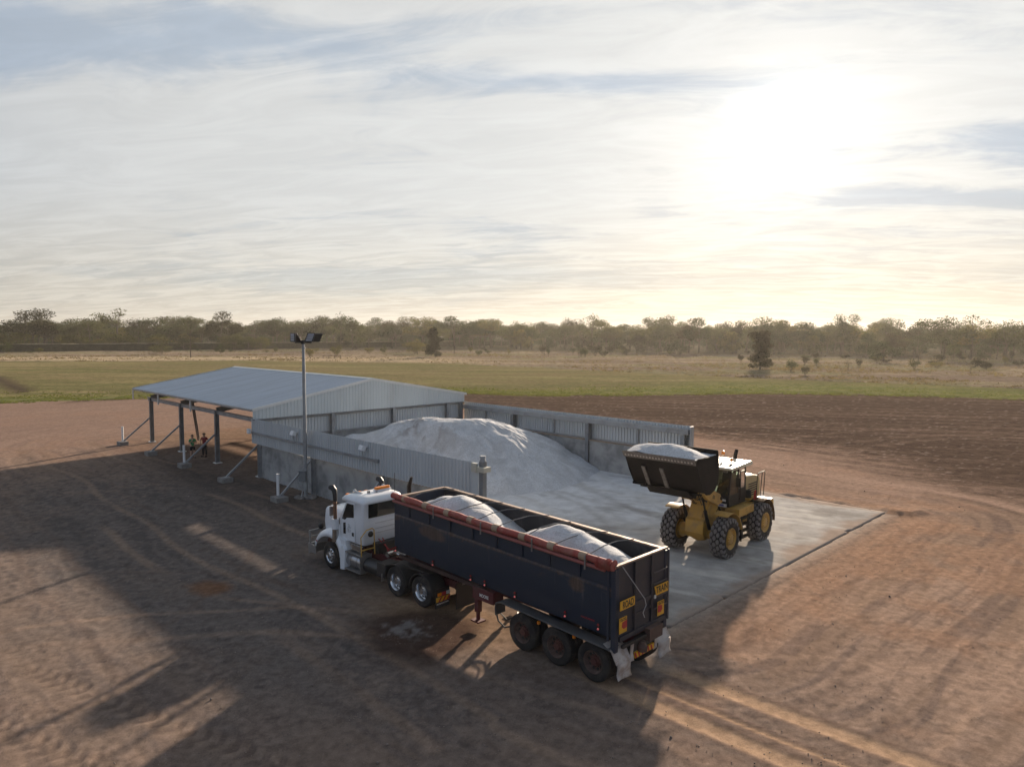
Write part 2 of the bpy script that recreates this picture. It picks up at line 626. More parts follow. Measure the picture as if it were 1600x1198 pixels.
def build_ground():
    na, nr = 860, 960
    th = np.linspace(R(-62), R(62), na)
    rr = 3.5 * np.exp(np.linspace(0, math.log(1500 / 3.5), nr))
    T_, R_ = np.meshgrid(th, rr, indexing='ij')
    x = (R_ * np.sin(T_)).ravel()
    y = (R_ * np.cos(T_)).ravel()
    a, b = to_B(x, y)
    r = np.hypot(x, y)
    # distance outside the footprint of shed and slab: vehicles circle round it
    dx = np.maximum(np.maximum(-24 - a, a - 33), 0)
    dy = np.maximum(np.maximum(-1 - b, b - 20), 0)
    dist = np.hypot(dx, dy)
    along = np.where(dx > 0, b * 0.9, a)
    wob = fbm(x * 0.05, y * 0.05, 3, 5) * 6
    streak = fbm((dist + wob) * 1.0, along * 0.07 + wob * 0.2, 5, 11, 0.6)
    streak2 = fbm((dist - wob * 0.7) * 3.2, along * 0.16, 4, 23, 0.6)
    big = fbm(x * 0.06 + 3, y * 0.06, 4, 31)
    med = fbm(x * 0.45, y * 0.45, 5, 37, 0.6)
    fine = fbm(x * 2.6, y * 2.6, 4, 41, 0.65)
    # ---- yard
    C = np.tile(np.array([0.205, 0.144, 0.108]), (len(x), 1))
    C = lerp(C, (0.285, 0.200, 0.152), sst(streak, 0.47, 0.66) * 0.7)
    C = lerp(C, (0.135, 0.098, 0.082), sst(streak2, 0.50, 0.66) * 0.7)
    C = lerp(C, (0.265, 0.160, 0.105), sst(med * 0.6 + big * 0.4, 0.53, 0.66) * 0.5)
    # grey gravel by the wall and the lorry, with their shadow zone darkened in the colour
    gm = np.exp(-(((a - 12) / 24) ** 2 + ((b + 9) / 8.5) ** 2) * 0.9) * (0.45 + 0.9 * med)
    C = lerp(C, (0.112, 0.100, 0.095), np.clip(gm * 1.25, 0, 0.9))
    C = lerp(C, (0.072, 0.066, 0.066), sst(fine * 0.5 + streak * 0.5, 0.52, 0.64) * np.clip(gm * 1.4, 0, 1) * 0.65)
    gm2 = np.exp(-(((a - 0) / 14) ** 2 + ((b + 2.5) / 2.2) ** 2)) * (0.3 + med)  # darker strip along the foot of the shed and wall
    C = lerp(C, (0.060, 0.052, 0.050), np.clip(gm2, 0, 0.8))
    # pairs of wheel marks circling the slab and crossing the yard
    md = fbm(along * 0.10 + 40, dist * 0.3, 3, 43)
    for i, d0 in enumerate((1.6, 3.5, 5.2, 7.1, 8.0, 9.9, 12.4, 14.3, 17.0, 18.9, 22.5, 24.4, 29, 30.9)):
        w_ = 0.15 + 0.03 * (i % 3)
        q = np.exp(-(np.abs(dist + wob * 0.5 + 0.25 * np.sin(along * 0.1 + i) - d0 - 2) / w_) ** 3) * sst(md + 0.07 * math.sin(i * 2.1), 0.44, 0.6)
        C = lerp(C, ((0.31, 0.215, 0.155) if i % 4 < 2 else (0.125, 0.092, 0.077)), np.clip(q * (0.10 + 0.55 * fine), 0, 0.4))
    for i, (cx_, cy_, r0) in enumerate(((30, 70, 34), (30, 70, 36), (62, 20, 36), (62, 20, 38), (-2, -22, 44), (-2, -22, 46), (-48, 30, 36), (-48, 30, 38), (-20, -8, 34), (-20, -8, 36), (40, -6, 30), (40, -6, 32), (-40, 110, 42), (-40, 110, 44))):
        q = np.exp(-(np.abs(np.hypot(x - cx_, y - cy_) - r0 + (big - 0.5) * 5) / 0.17) ** 3) * sst(fbm(x * 0.08 + i, y * 0.08, 2, 47), 0.38, 0.6)
        C = lerp(C, ((0.30, 0.21, 0.155) if i % 3 else (0.125, 0.092, 0.077)), np.clip(q * (0.05 + 0.55 * fine), 0, 0.35))
    # orange scuffing along the slab's outer edge
    oe = np.exp(-((a - 34.6) / 1.6) ** 2) * ((b > -2) & (b < 22)) + np.exp(-((b - 21.3) / 1.2) ** 2) * ((a > 20) & (a < 34))
    C = lerp(C, (0.26, 0.158, 0.104), np.clip(oe * (0.1 + 0.9 * med), 0, 0.55))
    gr = fbm(x * 5.5, y * 5.5, 3, 45, 0.7)
    C = C * (0.80 + 0.40 * gr)[:, None]
    rut = fbm((dist + wob) * 5.0, along * 0.25, 4, 29, 0.6)
    C = C * (1.0 + 0.22 * (rut - 0.5))[:, None]
    sp = ((fine > 0.66) & (med > 0.44))
    C = lerp(C, (0.08, 0.062, 0.054), sp * 0.30)
    # wheel tracks running out behind the trailer
    H = (fine - 0.5) * 0.022 + (med - 0.5) * 0.04 + (streak - 0.5) * 0.03 + (rut - 0.5) * 0.012 + (gr - 0.5) * 0.014
    for bc, w0 in ((-3.95, 0.33), (-5.95, 0.33), (-5.2, 0.12)):
        bb = bc + 0.012 * np.maximum(a - 34, 0) ** 1.5
        k = np.exp(-((b - bb) / w0) ** 4) * sst(a, 31.5, 34.5) * (0.65 + 0.5 * streak2)
        tread = 0.5 + 0.5 * np.sin(a * 26 + np.abs(b - bb) * 9)
        C = lerp(C, (0.345, 0.235, 0.155), np.clip(k, 0, 0.85))
        H = H - 0.03 * k + 0.006 * k * tread
        edge = np.exp(-((np.abs(b - bb) - w0 * 1.15) / 0.08) ** 2) * sst(a, 31.5, 34.5)
        H = H + 0.018 * edge
        C = lerp(C, (0.15, 0.10, 0.08), np.clip(edge * 0.45, 0, 1))
    # cleated loader tracks at the lower left
    for (p0, p1, w0) in (((10.0, -20.6), (34.0, -12.7), 0.34), ((8.0, -23.4), (34.0, -14.8), 0.34), ((36.0, -9.0), (60.0, -12.0), 0.34)):
        ax, ay = p1[0] - p0[0], p1[1] - p0[1]
        L_ = math.hypot(ax, ay)
        u = ((a - p0[0]) * ax + (b - p0[1]) * ay) / L_
        v = (-(a - p0[0]) * ay + (b - p0[1]) * ax) / L_ + 0.5 * np.sin(u * 0.09)
        k = np.exp(-(v / w0) ** 4) * sst(u, 0, 3) * (1 - sst(u, L_ - 4, L_))
        cle = sst(np.sin(u * 13 + np.abs(v) * 8), -0.2, 0.5) * k * sst(fbm(u * 0.35, v * 0.5, 3, 57), 0.30, 0.5)
        C = lerp(C, (0.105, 0.076, 0.062), cle * 0.55)
        C = lerp(C, (0.27, 0.195, 0.145), (k - cle).clip(0, 1) * 0.25)
        H = H - 0.022 * cle
    # golden sun streak under the trailer brightened in the soil colour, then stains
    C = lerp(C, (0.30, 0.195, 0.118), np.exp(-((a - 26.6) / 3.6) ** 2 - ((b + 6.2) / 1.7) ** 2) * 0.75 * (0.5 + med))
    d1 = np.hypot(a - 27.2, (b + 7.4)) + (med - 0.5) * 2.2
    C = lerp(C, (0.050, 0.031, 0.025), (1 - sst(d1, 1.5, 2.9)) * 0.85)
    d2 = np.hypot(a - 26.75, (b + 7.9) * 1.2) + (fine - 0.5) * 2.2 + (med - 0.5) * 1.5
    C = lerp(C, (0.30, 0.28, 0.27), (1 - sst(d2, 0.2, 0.9)) * 0.5)
    d3 = np.hypot((a - 18.7) * 0.75, b + 10.7) + (med - 0.5) * 1.0
    C = lerp(C, (0.16, 0.080, 0.042), (1 - sst(d3, 0.35, 0.95)) * 0.75)
    d4 = np.hypot((a - 33.4), b + 3.9) + (med - 0.5) * 1.6
    C = lerp(C, (0.26, 0.25, 0.245), (1 - sst(d4, 0.5, 1.6)) * 0.5)
    # lime dust blown off the slab
    sdm = np.exp(-np.maximum(a - 33, 0) / 0.5) * (a > 33) * (b > -2) * (b < 20) + np.exp(-np.maximum(b - 20, 0) / 0.5) * (b > 20) * (a > 15) * (a < 33)
    C = lerp(C, (0.34, 0.30, 0.26), np.clip(sdm * (0.2 + med), 0, 0.6))
    # paler, redder far reaches of the yard left and behind
    C = lerp(C, (0.195, 0.136, 0.112), sst(-a - 12 + (streak - 0.5) * 30, 0, 26) * 0.65)
    C = lerp(C, (0.27, 0.185, 0.145), sst(b - 20 + (streak - .5) * 10, 0, 8) * 0.55)
    # ---- ploughed soil
    pe = plough_edge(a) + (streak - 0.5) * 9 + (med - 0.5) * 3
    P = np.tile(np.array([0.066, 0.046, 0.036]), (len(x), 1))
    rows = fbm((x * 0.2 + y) * 0.9, x * 0.04, 4, 51, 0.6)
    P = lerp(P, (0.120, 0.084, 0.066), sst(rows, 0.5, 0.68) * 0.7)
    P = lerp(P, (0.20, 0.16, 0.14), (fine > 0.70) * 0.55)
    wp = sst(b - pe + (streak2 - 0.5) * 5, -7.0, 7.0)
    # turning tracks scraped pale across it
    ar = np.hypot(x - 47, y - 42)
    trk = np.exp(-((ar - 27 + (med - 0.5)) / 0.5) ** 2) + np.exp(-((ar - 24.8 + (med - 0.5)) / 0.45) ** 2) + np.exp(-((ar - 31.5) / 0.4) ** 2)
    P = lerp(P, (0.19, 0.135, 0.105), np.clip(trk * (y > 50) * (med > 0.45) * 0.35, 0, 0.4))
    ne = near_edge(x) + (fbm(x * 0.15, y * 0.02, 3, 61) - 0.5) * 4 + (fbm(x * 0.9, y * 0.4, 3, 63) - 0.5) * 4.0
    rim = 1 - sst(ne - y, 0.0, 7)               # a dark strip along the weeds even on the left
    wp = np.maximum(wp, rim * 0.75 * (y < ne + 2) * (x > -62))
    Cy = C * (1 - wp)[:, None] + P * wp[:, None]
    H = H * (1 - wp) + wp * (H + (rows - 0.5) * 0.12 + (fine - 0.5) * 0.05)
    # ---- paddock
    fe = far_edge(x) + (fbm(x * 0.05, y * 0.01, 3, 71) - 0.5) * 6
    G_ = np.tile(np.array([0.148, 0.122, 0.066]), (len(x), 1))
    pm = fbm(x * 0.035, y * 0.10, 5, 73, 0.6)
    pf = fbm(x * 0.5, y * 0.9, 4, 79, 0.6)
    G_ = lerp(G_, (0.098, 0.100, 0.044), sst(pm, 0.47, 0.64) * 0.6)
    G_ = lerp(G_, (0.215, 0.175, 0.095), sst(fbm(x * 0.03 + 9, y * 0.14, 4, 83), 0.55, 0.66) * 0.65)
    gw = np.interp(x, [-80, -40, 0, 20, 40, 200], [14, 9, 12, 20, 40, 60])
    gk = 1 - sst((y - ne) / gw + (pf - 0.5) * 0.5 + (pm - .5) * 0.8, 0.25, 1.0)
    G_ = lerp(G_, (0.118, 0.132, 0.050), gk * 0.75)
    G_ = lerp(G_, (0.17, 0.155, 0.07), sst(fbm(x * 0.06, y * 0.3, 4, 87, 0.6), 0.52, 0.64) * 0.5)
    G_ = lerp(G_, (0.065, 0.085, 0.028), (pf > 0.60) * (0.3 + 0.4 * gk))
    # bare dark heap edge at the far left
    q = np.abs((y - 138) + (x + 100) * 1.15)
    G_ = lerp(G_, (0.06, 0.045, 0.036), np.exp(-(q / 3.0) ** 2) * (x < -78) * (x > -112) * 0.9)
    # ---- scrub
    D = np.tile(np.array([0.150, 0.115, 0.090]), (len(x), 1))
    sm = fbm(x * 0.03, y * 0.07, 5, 91, 0.6)
    sf = fbm(x * 0.35, y * 0.7, 4, 97, 0.6)
    D = lerp(D, (0.225, 0.178, 0.122), sst(sm, 0.46, 0.62) * 0.7)
    D = lerp(D, (0.14, 0.135, 0.075), sst(fbm(x * 0.04 + 5, y * 0.05, 4, 99), 0.52, 0.64) * 0.7)
    cream = np.exp(-(((y - fe) - 22) / 24) ** 2) * sst(-x, -25, 60)
    D = lerp(D, (0.36, 0.285, 0.19), np.clip(cream * (0.6 + 0.6 * sf), 0, 0.85))
    D = lerp(D, (0.07, 0.062, 0.045), (sf > 0.64) * 0.55)
    ditch = np.exp(-(((y - fe) - 1.0) / 1.1) ** 2) * sst(x, 35, 75) + 0.6 * np.exp(-(((y - fe) - 1.0) / 1.6) ** 2) * sst(-x, 60, 100)
    D = lerp(D, (0.055, 0.042, 0.032), np.clip(ditch, 0, 0.85))
    D = lerp(D, (0.075, 0.068, 0.046), sst(y - np.interp(x, [-300, -100, 0, 150, 300], [340, 400, 380, 310, 270]), -20, 40) * 0.85)
    wg = sst(y - ne, -0.5, 0.5)
    wd = sst(y - fe, -1.0, 1.5)
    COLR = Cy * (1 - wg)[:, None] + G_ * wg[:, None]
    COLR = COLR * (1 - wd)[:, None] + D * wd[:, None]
    H = H * (1 - wg) + wg * ((pf - 0.5) * 0.12 + 0.03 * gk)
    H = H * (1 - wd) + wd * ((sf - 0.5) * 0.35 + (sm - 0.5) * 0.5 - 0.5 * np.clip(ditch, 0, 1))
    H = H * sst(r, 3.5, 8)
    # keep the soil below the slab and footings
    dslab = np.where(slab_mask(a, b), 0.0, 1.0)
    near = ((a > -1.2) & (a < 33.7) & (b > -2.9) & (b < 20.9))
    H = np.where(dslab < 0.5, np.minimum(H - 0.05, -0.03), np.where(near, np.clip(H, 0.012, 0.03), H))
    H = H - 0.02 * (1 - near)
    # loose ridge of dirt past the slab's far corner
    for (ca, cb, rad, hh) in ((33.6, 20.9, 0.55, 0.16), (34.3, 21.6, 0.5, 0.13), (32.7, 21.3, 0.5, 0.12), (33.9, 22.3, 0.6, 0.10), (28.6, 20.9, 0.6, 0.13), (27.5, 20.5, 0.5, 0.15), (30.3, 21.0, 0.45, 0.10)):
        H = H + hh * np.exp(-((a - ca) ** 2 + (b - cb) ** 2) / rad ** 2) * (0.5 + fine)
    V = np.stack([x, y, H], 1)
    idx = np.arange(na * nr).reshape(na, nr)
    F = np.stack([idx[:-1, :-1], idx[1:, :-1], idx[1:, 1:], idx[:-1, 1:]], -1).reshape(-1, 4)
    cx, cy = x[F].mean(1), y[F].mean(1)
    ca, cb = a[F].mean(1), b[F].mean(1)
    reg = np.zeros(len(F), int)
    reg[(cb > (pe[F].mean(1)))] = 1
    reg[cy > ne[F].mean(1)] = 2
    reg[cy > fe[F].mean(1)] = 3
    mats = [ground_mat('yard dirt', 3.4, 30.0, 0.55, 0.02, lo=0.80, hi=1.23, pebble=True),
            ground_mat('tilled soil', 1.2, 7.0, 0.9, 0.12, lo=0.7, hi=1.35),
            ground_mat('paddock grass', 0.9, 3.4, 0.9, 0.2, lo=0.72, hi=1.3),
            ground_mat('scrub soil', 0.5, 2.2, 0.8, 0.3, lo=0.7, hi=1.35)]
    for i, nm in enumerate(('dirt_yard', 'ploughed_field', 'paddock', 'scrubland')):
        Fi = F[reg == i]
        used, inv = np.unique(Fi, return_inverse=True)
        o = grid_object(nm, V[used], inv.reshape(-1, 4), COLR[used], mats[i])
        tag(o, kind='structure')
    mb = MB()
    mb.lathe([(-0.9, 0.01), (-0.9, 1580)], (0, 0, 0), 64, 'z')
    o = mb.build('ground', mat('deep soil', (0.17, 0.12, 0.09), 0.95, spec=0.1), smooth=0)
    tag(o, kind='structure')


build_ground()


def build_slab():
    step = 0.12
    ga = np.arange(-0.5, 33.01, step)
    gb = np.arange(-2.2, 20.25, step)
    A, B_ = np.meshgrid(ga, gb, indexing='ij')
    a, b = A.ravel(), B_.ravel()
    idx = np.arange(len(a)).reshape(A.shape)
    F = np.stack([idx[:-1, :-1], idx[1:, :-1], idx[1:, 1:], idx[:-1, 1:]], -1).reshape(-1, 4)
    ca, cb = a[F].mean(1), b[F].mean(1)
    jit = (fbm(ca * 0.8, cb * 0.8, 4, 111, 0.7) - 0.5) * 0.42
    F = F[slab_mask(ca + jit, cb + jit) & slab_mask(ca, cb)]
    n1 = fbm(a * 0.5, b * 0.5, 5, 101, 0.6)
    st = fbm(a * 0.25 + b * 0.1, b * 1.6 - a * 0.3, 4, 103, 0.6)
    f = fbm(a * 3, b * 3, 4, 107, 0.6)
    C = np.tile(np.array([0.33, 0.315, 0.295]), (len(a), 1))
    C = lerp(C, (0.47, 0.445, 0.41), sst(st, 0.45, 0.65) * 0.75)
    C = lerp(C, (0.21, 0.19, 0.172), sst(n1, 0.52, 0.68) * 0.6)
    wht = 1 - sst(a + (n1 - 0.5) * 12 + (st - 0.5) * 10 + np.maximum(b - 12, 0) * 0.3, 18, 31)
    C = lerp(C, (0.60, 0.605, 0.615), wht * 0.92)
    C = lerp(C, (0.33, 0.325, 0.33), sst(st * 0.6 + n1 * 0.4, 0.54, 0.64) * wht * 0.5)
    # curved tyre marks from the loader working at the heap
    for k, (c0, c1, rad) in enumerate(((12, -8, 17), (12, -8, 19.2), (30, 34, 22), (30, 34, 24.3), (22, 40, 27), (22, 40, 29.3))):
        rr_ = np.hypot(a - c0, b - c1)
        q = np.exp(-((rr_ - rad + (n1 - 0.5)) / 0.3) ** 2) * (0.4 + f)
        C = lerp(C, ((0.24, 0.22, 0.205) if k % 2 else (0.5, 0.48, 0.45)), np.clip(q * 0.4, 0, 0.6))
    edge = np.minimum(np.minimum(33 - a, np.where(a > 20, b + 2.2, 9)), np.where(a > 20, 20.2 - b, 9))
    C = lerp(C, (0.27, 0.20, 0.155), (1 - sst(edge + (n1 - 0.5) * 2.6, 0.0, 0.9)) * 0.75)
    V0 = np.stack([BO[0] + a * math.cos(BA) - b * math.sin(BA), BO[1] + a * math.sin(BA) + b * math.cos(BA), np.full(len(a), SLAB_Z)], 1)
    used, inv = np.unique(F, return_inverse=True)
    Fi = inv.reshape(-1, 4)
    V1, C1 = V0[used], C[used]
    # skirt down into the soil
    e = {}
    for q in Fi:
        for i in range(4):
            k = (q[i], q[(i + 1) % 4])
            if (k[1], k[0]) in e:
                del e[(k[1], k[0])]
            else:
                e[k] = 1
    n0 = len(V1)
    V2 = V1.copy()
    V2[:, 2] = -0.2
    sk = np.array([(k[1], k[0], k[0] + n0, k[1] + n0) for k in e])
    Fa = np.concatenate([Fi, sk])
    Va = np.concatenate([V1, V2])
    Ca = np.concatenate([C1, C1 * 0.8])
    used, inv = np.unique(Fa, return_inverse=True)
    o = grid_object('concrete_slab', Va[used], inv.reshape(-1, 4), Ca[used], ground_mat('slab concrete', 1.3, 24.0, 0.25, 0.01, lo=0.86, hi=1.15, rough=0.85), smooth=False)
    tag(o, kind='structure')


build_slab()


def build_levee():
    xs = np.arange(-520, 420, 4.0)
    prof = [(-9, -0.3), (-3.2, 3.3), (-2.6, 3.7), (2.6, 3.7), (3.2, 3.3), (9, -0.3)]
    V, C = [], []
    for x in xs:
        y0 = float(levee_line(np.array([x]))[0])
        for dx, z in prof:
            w = 1.0
            V.append((x + dx * 0.7, y0 + dx * 0.75, z * w + 0.3 * (random.random() - .5) * (z > 0)))
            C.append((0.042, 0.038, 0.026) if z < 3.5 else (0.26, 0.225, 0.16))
    n, m_ = len(xs), len(prof)
    F = [(i * m_ + j, (i + 1) * m_ + j, (i + 1) * m_ + j + 1, i * m_ + j + 1) for i in range(n - 1) for j in range(m_ - 1)]
    o = grid_object('levee_bank', np.array(V), np.array(F), np.array(C), ground_mat('levee grass', 0.5, 2.0, 0.8, 0.4, lo=0.7, hi=1.35), smooth=False)
    tag(o, kind='structure')


build_levee()

# ------------------------------------------------------------------ granular loads
white = None


def lime_mat():
    m = bpy.data.materials.new('white granular lime')
    m.use_nodes = True
    g = NT(m.node_tree)
    geo = g.n('ShaderNodeNewGeometry')
    v = geo.outputs['Position']
    a = g.noise(v, 0.9, 6, 0.65, 0.5)
    b = g.noise(v, 15, 5, 0.75)
    c = g.mix(g.ramp(a, 0.35, 0.7), (0.60, 0.615, 0.635), (0.46, 0.465, 0.475))
    at = g.n('ShaderNodeAttribute')
    at.attribute_name = 'Col'
    c = g.mix(1.0, c, at.outputs['Color'], 'MULTIPLY')
    c = g.mix(g.ramp(b, 0.46, 0.62, 0.0, 0.6), c, (0.30, 0.30, 0.31))
    cl_ = g.noise(v, 6.0, 3, 0.6)
    c = g.mix(g.ramp(cl_, 0.60, 0.74, 0.0, 0.45), c, (0.28, 0.28, 0.29))
    p = g.n('ShaderNodeBsdfPrincipled')
    g.lk(c, p.inputs['Base Color'])
    p.inputs['Roughness'].default_value = 0.95
    p.inputs['Specular IOR Level'].default_value = 0.1
    bp = g.n('ShaderNodeBump')
    bp.inputs['Strength'].default_value = 0.6
    bp.inputs['Distance'].default_value = 0.05
    g.lk(g.math('ADD', g.math('MULTIPLY', a, 0.8), g.math('MULTIPLY', b, 0.9)), bp.inputs['Height'])
    g.lk(bp.outputs[0], p.inputs['Normal'])
    o = g.n('ShaderNodeOutputMaterial')
    g.lk(p.outputs[0], o.inputs[0])
    return m


LIME = lime_mat()


def build_pile():
    st = 0.09
    ga = np.arange(-0.1, 21.5, st)
    gb = np.arange(0.15, 18.2, st)
    A, B_ = np.meshgrid(ga, gb, indexing='ij')
    a, b = A.ravel(), B_.ravel()
    wa = a + (fbm(a * 0.35, b * 0.35, 4, 201) - 0.5) * 1.6
    wb = b + (fbm(a * 0.35 + 7, b * 0.35, 4, 203) - 0.5) * 1.6
    cones = [(1.0, 4.0, 2.0), (3, 6, 2.75), (5.0, 8.3, 3.62), (6.4, 9.4, 3.85), (8.0, 10.0, 3.82), (8.6, 11.5, 3.72), (8.4, 13.0, 3.55), (8.2, 14.6, 3.1), (7.5, 16.5, 2.6), (6.5, 18, 2.3),
             (9.6, 12.2, 3.4), (10.2, 14.2, 2.75), (9.8, 16.2, 2.2), (9.6, 17.8, 1.95), (12.2, 17.8, 0.95), (2.0, 10.0, 2.9), (3.0, 13.0, 2.8), (1.5, 16, 2.3), (13.0, 14.5, 0.95), (13.2, 10.5, 0.85), (12.5, 8.0, 0.7), (4.0, 3.0, 1.6)]
    k = 3.4
    acc = np.zeros(len(a))
    for (ca, cb, z) in cones:
        h = z - 0.62 * (np.sqrt((wa - ca) ** 2 + (wb - cb) ** 2 + 1.7) - 1.3)
        acc += np.exp(k * np.clip(h, -3, 5))
    h = np.log(acc) / k
    h = h - 0.12
    # loader bite: a steeper broken face on the near left flank
    bite = np.hypot((wa - 9.6) / 2.6, (wb - 7.2) / 2.2)
    h = h - 1.1 * (1 - sst(bite, 0.5, 1.05))
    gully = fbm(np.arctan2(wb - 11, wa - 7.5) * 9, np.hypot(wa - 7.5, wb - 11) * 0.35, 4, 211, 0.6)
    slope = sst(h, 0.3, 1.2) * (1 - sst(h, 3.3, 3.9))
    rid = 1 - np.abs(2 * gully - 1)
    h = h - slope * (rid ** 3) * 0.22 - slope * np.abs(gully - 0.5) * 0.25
    h = h + (fbm(a * 1.4, b * 1.4, 4, 215, 0.6) - 0.5) * 0.11 * sst(h, 0.0, 0.8)
    cake = sst(fbm(a * 0.9, b * 0.9, 5, 219, 0.65), 0.52, 0.6) * np.exp(-((a - 7.2) / 2.2) ** 2 - ((b - 8.0) / 2.0) ** 2)
    h = h + cake * 0.16
    # shallow spill over the slab
    spill = 0.10 - 0.011 * np.maximum(a - 6, 0) + (fbm(a * 0.6, b * 0.6, 4, 221) - 0.5) * 0.10
    h = np.maximum(h, np.minimum(spill, 0.2))
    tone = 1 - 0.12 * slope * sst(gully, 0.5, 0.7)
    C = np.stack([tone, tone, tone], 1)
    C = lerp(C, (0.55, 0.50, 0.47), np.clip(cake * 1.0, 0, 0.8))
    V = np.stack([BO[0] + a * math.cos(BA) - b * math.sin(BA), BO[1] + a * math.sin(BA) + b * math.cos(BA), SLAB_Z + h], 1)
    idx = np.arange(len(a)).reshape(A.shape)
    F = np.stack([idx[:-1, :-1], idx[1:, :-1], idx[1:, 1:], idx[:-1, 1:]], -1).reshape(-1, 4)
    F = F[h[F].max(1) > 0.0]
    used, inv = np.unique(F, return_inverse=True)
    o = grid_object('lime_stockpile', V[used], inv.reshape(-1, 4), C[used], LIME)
    tag(o, 'large pale grey-white heap of granular lime sloping between the bunker walls', 'stockpile')


build_pile()


def heap(name, label, org, rz, x0, x1, y0, y1, cones, base, slope, seed, off, tiltk=0.0, loc_z=0.0, cat='load', group=None):
    """granular load inside a box: grid clipped to the box with a flat skirt at base"""
    st = 0.05
    gx = np.linspace(x0, x1, int((x1 - x0) / st))
    gy = np.linspace(y0, y1, int((y1 - y0) / st))
    X, Y = np.meshgrid(gx, gy, indexing='ij')
    x, y = X.ravel(), Y.ravel()
    wx = x + (fbm(x * 0.9, y * 0.9, 3, seed) - 0.5) * 0.5
    wy = y + (fbm(x * 0.9 + 5, y * 0.9, 3, seed + 3) - 0.5) * 0.4
    acc = sum(np.exp(7 * np.clip(z - slope * (np.sqrt((wx - cx) ** 2 + (wy - cy) ** 2 + 0.05) - 0.2), -3, 6)) for cx, cy, z in cones)
    h = np.maximum(np.log(acc) / 7 - 0.04, base)
    h = h + (fbm(x * 3, y * 3, 4, seed + 7, 0.6) - 0.5) * 0.05 + tiltk * x
    V = np.stack([x - off[0], y - off[1], h - off[2]], 1)
    idx = np.arange(len(x)).reshape(X.shape)
    F = np.stack([idx[:-1, :-1], idx[1:, :-1], idx[1:, 1:], idx[:-1, 1:]], -1).reshape(-1, 4)
    o = grid_object(name, V, F, np.ones((len(V), 3)), LIME)
    c, s_ = math.cos(rz), math.sin(rz)
    o.location = (org[0] + off[0] * c - off[1] * s_, org[1] + off[0] * s_ + off[1] * c, off[2])
    o.rotation_euler = (0, 0, rz)
    tag(o, label, cat, group)
    return o

# ------------------------------------------------------------------ shed and bunker walls (shed frame)
STEEL = mat('galvanised steel', (0.30, 0.315, 0.33), 0.5, 0.35, 0.12, 1.5, dirt=(0.17, 0.14, 0.12), da=0.25)
STEELD = mat('dull galvanised steel', (0.20, 0.215, 0.23), 0.55, 0.3, 0.12, 1.5, dirt=(0.13, 0.11, 0.10), da=0.25)
CLAD = mat('zinc cladding', (0.52, 0.55, 0.57), 0.5, 0.2, 0.06, 0.6, dirt=(0.38, 0.36, 0.34), da=0.12, ds=0.5, aniso=(1.2, 1.2, 0.35))
GABLE = mat('pale gable cladding', (0.54, 0.59, 0.61), 0.45, 0.25, 0.05, 0.5, dirt=(0.38, 0.37, 0.35), da=0.15, ds=0.6, aniso=(1, 1, 0.3))
ROOFM = mat('zinc roofing', (0.37, 0.43, 0.50), 0.45, 0.25, 0.07, 1.3, dirt=(0.27, 0.30, 0.34), da=0.22, ds=1.0, aniso=(1.3, 0.12, 0.12))
TRIM = mat('bright trim', (0.66, 0.67, 0.66), 0.4, 0.1, 0.05)
CONC = mat('weathered wall concrete', (0.245, 0.25, 0.25), 0.85, 0, 0.22, 0.9, dirt=(0.36, 0.36, 0.355), da=0.55, ds=0.9, bump=0.15, bs=30, spec=0.2)
CONCF = mat('footing concrete', (0.22, 0.21, 0.20), 0.9, 0, 0.15, 4, spec=0.2, bump=0.2)
DUSTW = mat('dusty wall ledge', (0.30, 0.235, 0.185), 0.95, 0, 0.25, 2, spec=0.1)
WHITEP = mat('white plastic', (0.72, 0.72, 0.72), 0.45, 0, 0.05)
BEIGE = mat('beige enclosure', (0.45, 0.43, 0.36), 0.5, 0, 0.08)
DARK = mat('black plastic', (0.018, 0.018, 0.02), 0.5, 0, 0.1)


def isec(mb, p, q, d, w, t=0.018, up=(0, 0, 1)):
    """I-section between p and q, depth d along 'up', flange width w"""
    p, q = Vector(p), Vector(q)
    dr = (q - p).normalized()
    u = Vector(up)
    u = (u - dr * u.dot(dr)).normalized()
    mb.bar(p, q, t, d - 2 * t, u)
    for s_ in (-1, 1):
        o = u * s_ * (d / 2 - t / 2)
        mb.bar(p + o, q + o, w, t, u)
    return mb


def corr(mb, p0, ux, length, z0, z1, pitch=0.25, depth=0.045, nrm=(0, -1), ztop=None, t=0.004):
    """trapezoidal cladding sheet standing on the plane through p0 along ux (2-D), ribs proud along nrm"""
    prof = []
    n = int(length / pitch)
    for i in range(n):
        s0 = i * pitch
        prof += [(s0, 0), (s0 + pitch * 0.55, 0), (s0 + pitch * 0.65, depth), (s0 + pitch * 0.9, depth)]
    prof.append((n * pitch, 0))
    V, F = [], []
    for s_, d in prof:
        x, y = p0[0] + ux[0] * s_ + nrm[0] * d, p0[1] + ux[1] * s_ + nrm[1] * d
        zt = ztop(s_) if ztop else z1
        V += [(x, y, z0), (x, y, zt)]
    for i in range(len(prof) - 1):
        F.append((2 * i, 2 * i + 2, 2 * i + 3, 2 * i + 1))
    mb.add(V, F)
    # inner face so that the sheet has a thickness
    V2 = [(x - nrm[0] * t, y - nrm[1] * t, z) for x, y, z in V]
    mb.add(V2, [(a, d, c, b) for a, b, c, d in F])
    return mb


def base_plate(par, a, b, parent):
    o = MB().box(a - 0.26, a + 0.26, b - 0.26, b + 0.26, 0.0, 0.05).build('base_plate', TRIM, par, bevel=0.005)
    return o


def footing(par, a, b, pvc=False):
    return MB().box(a - 0.42, a + 0.42, b - 0.36, b + 0.36, -0.1, 0.30).build('footing', CONCF, par, bevel=0.02)


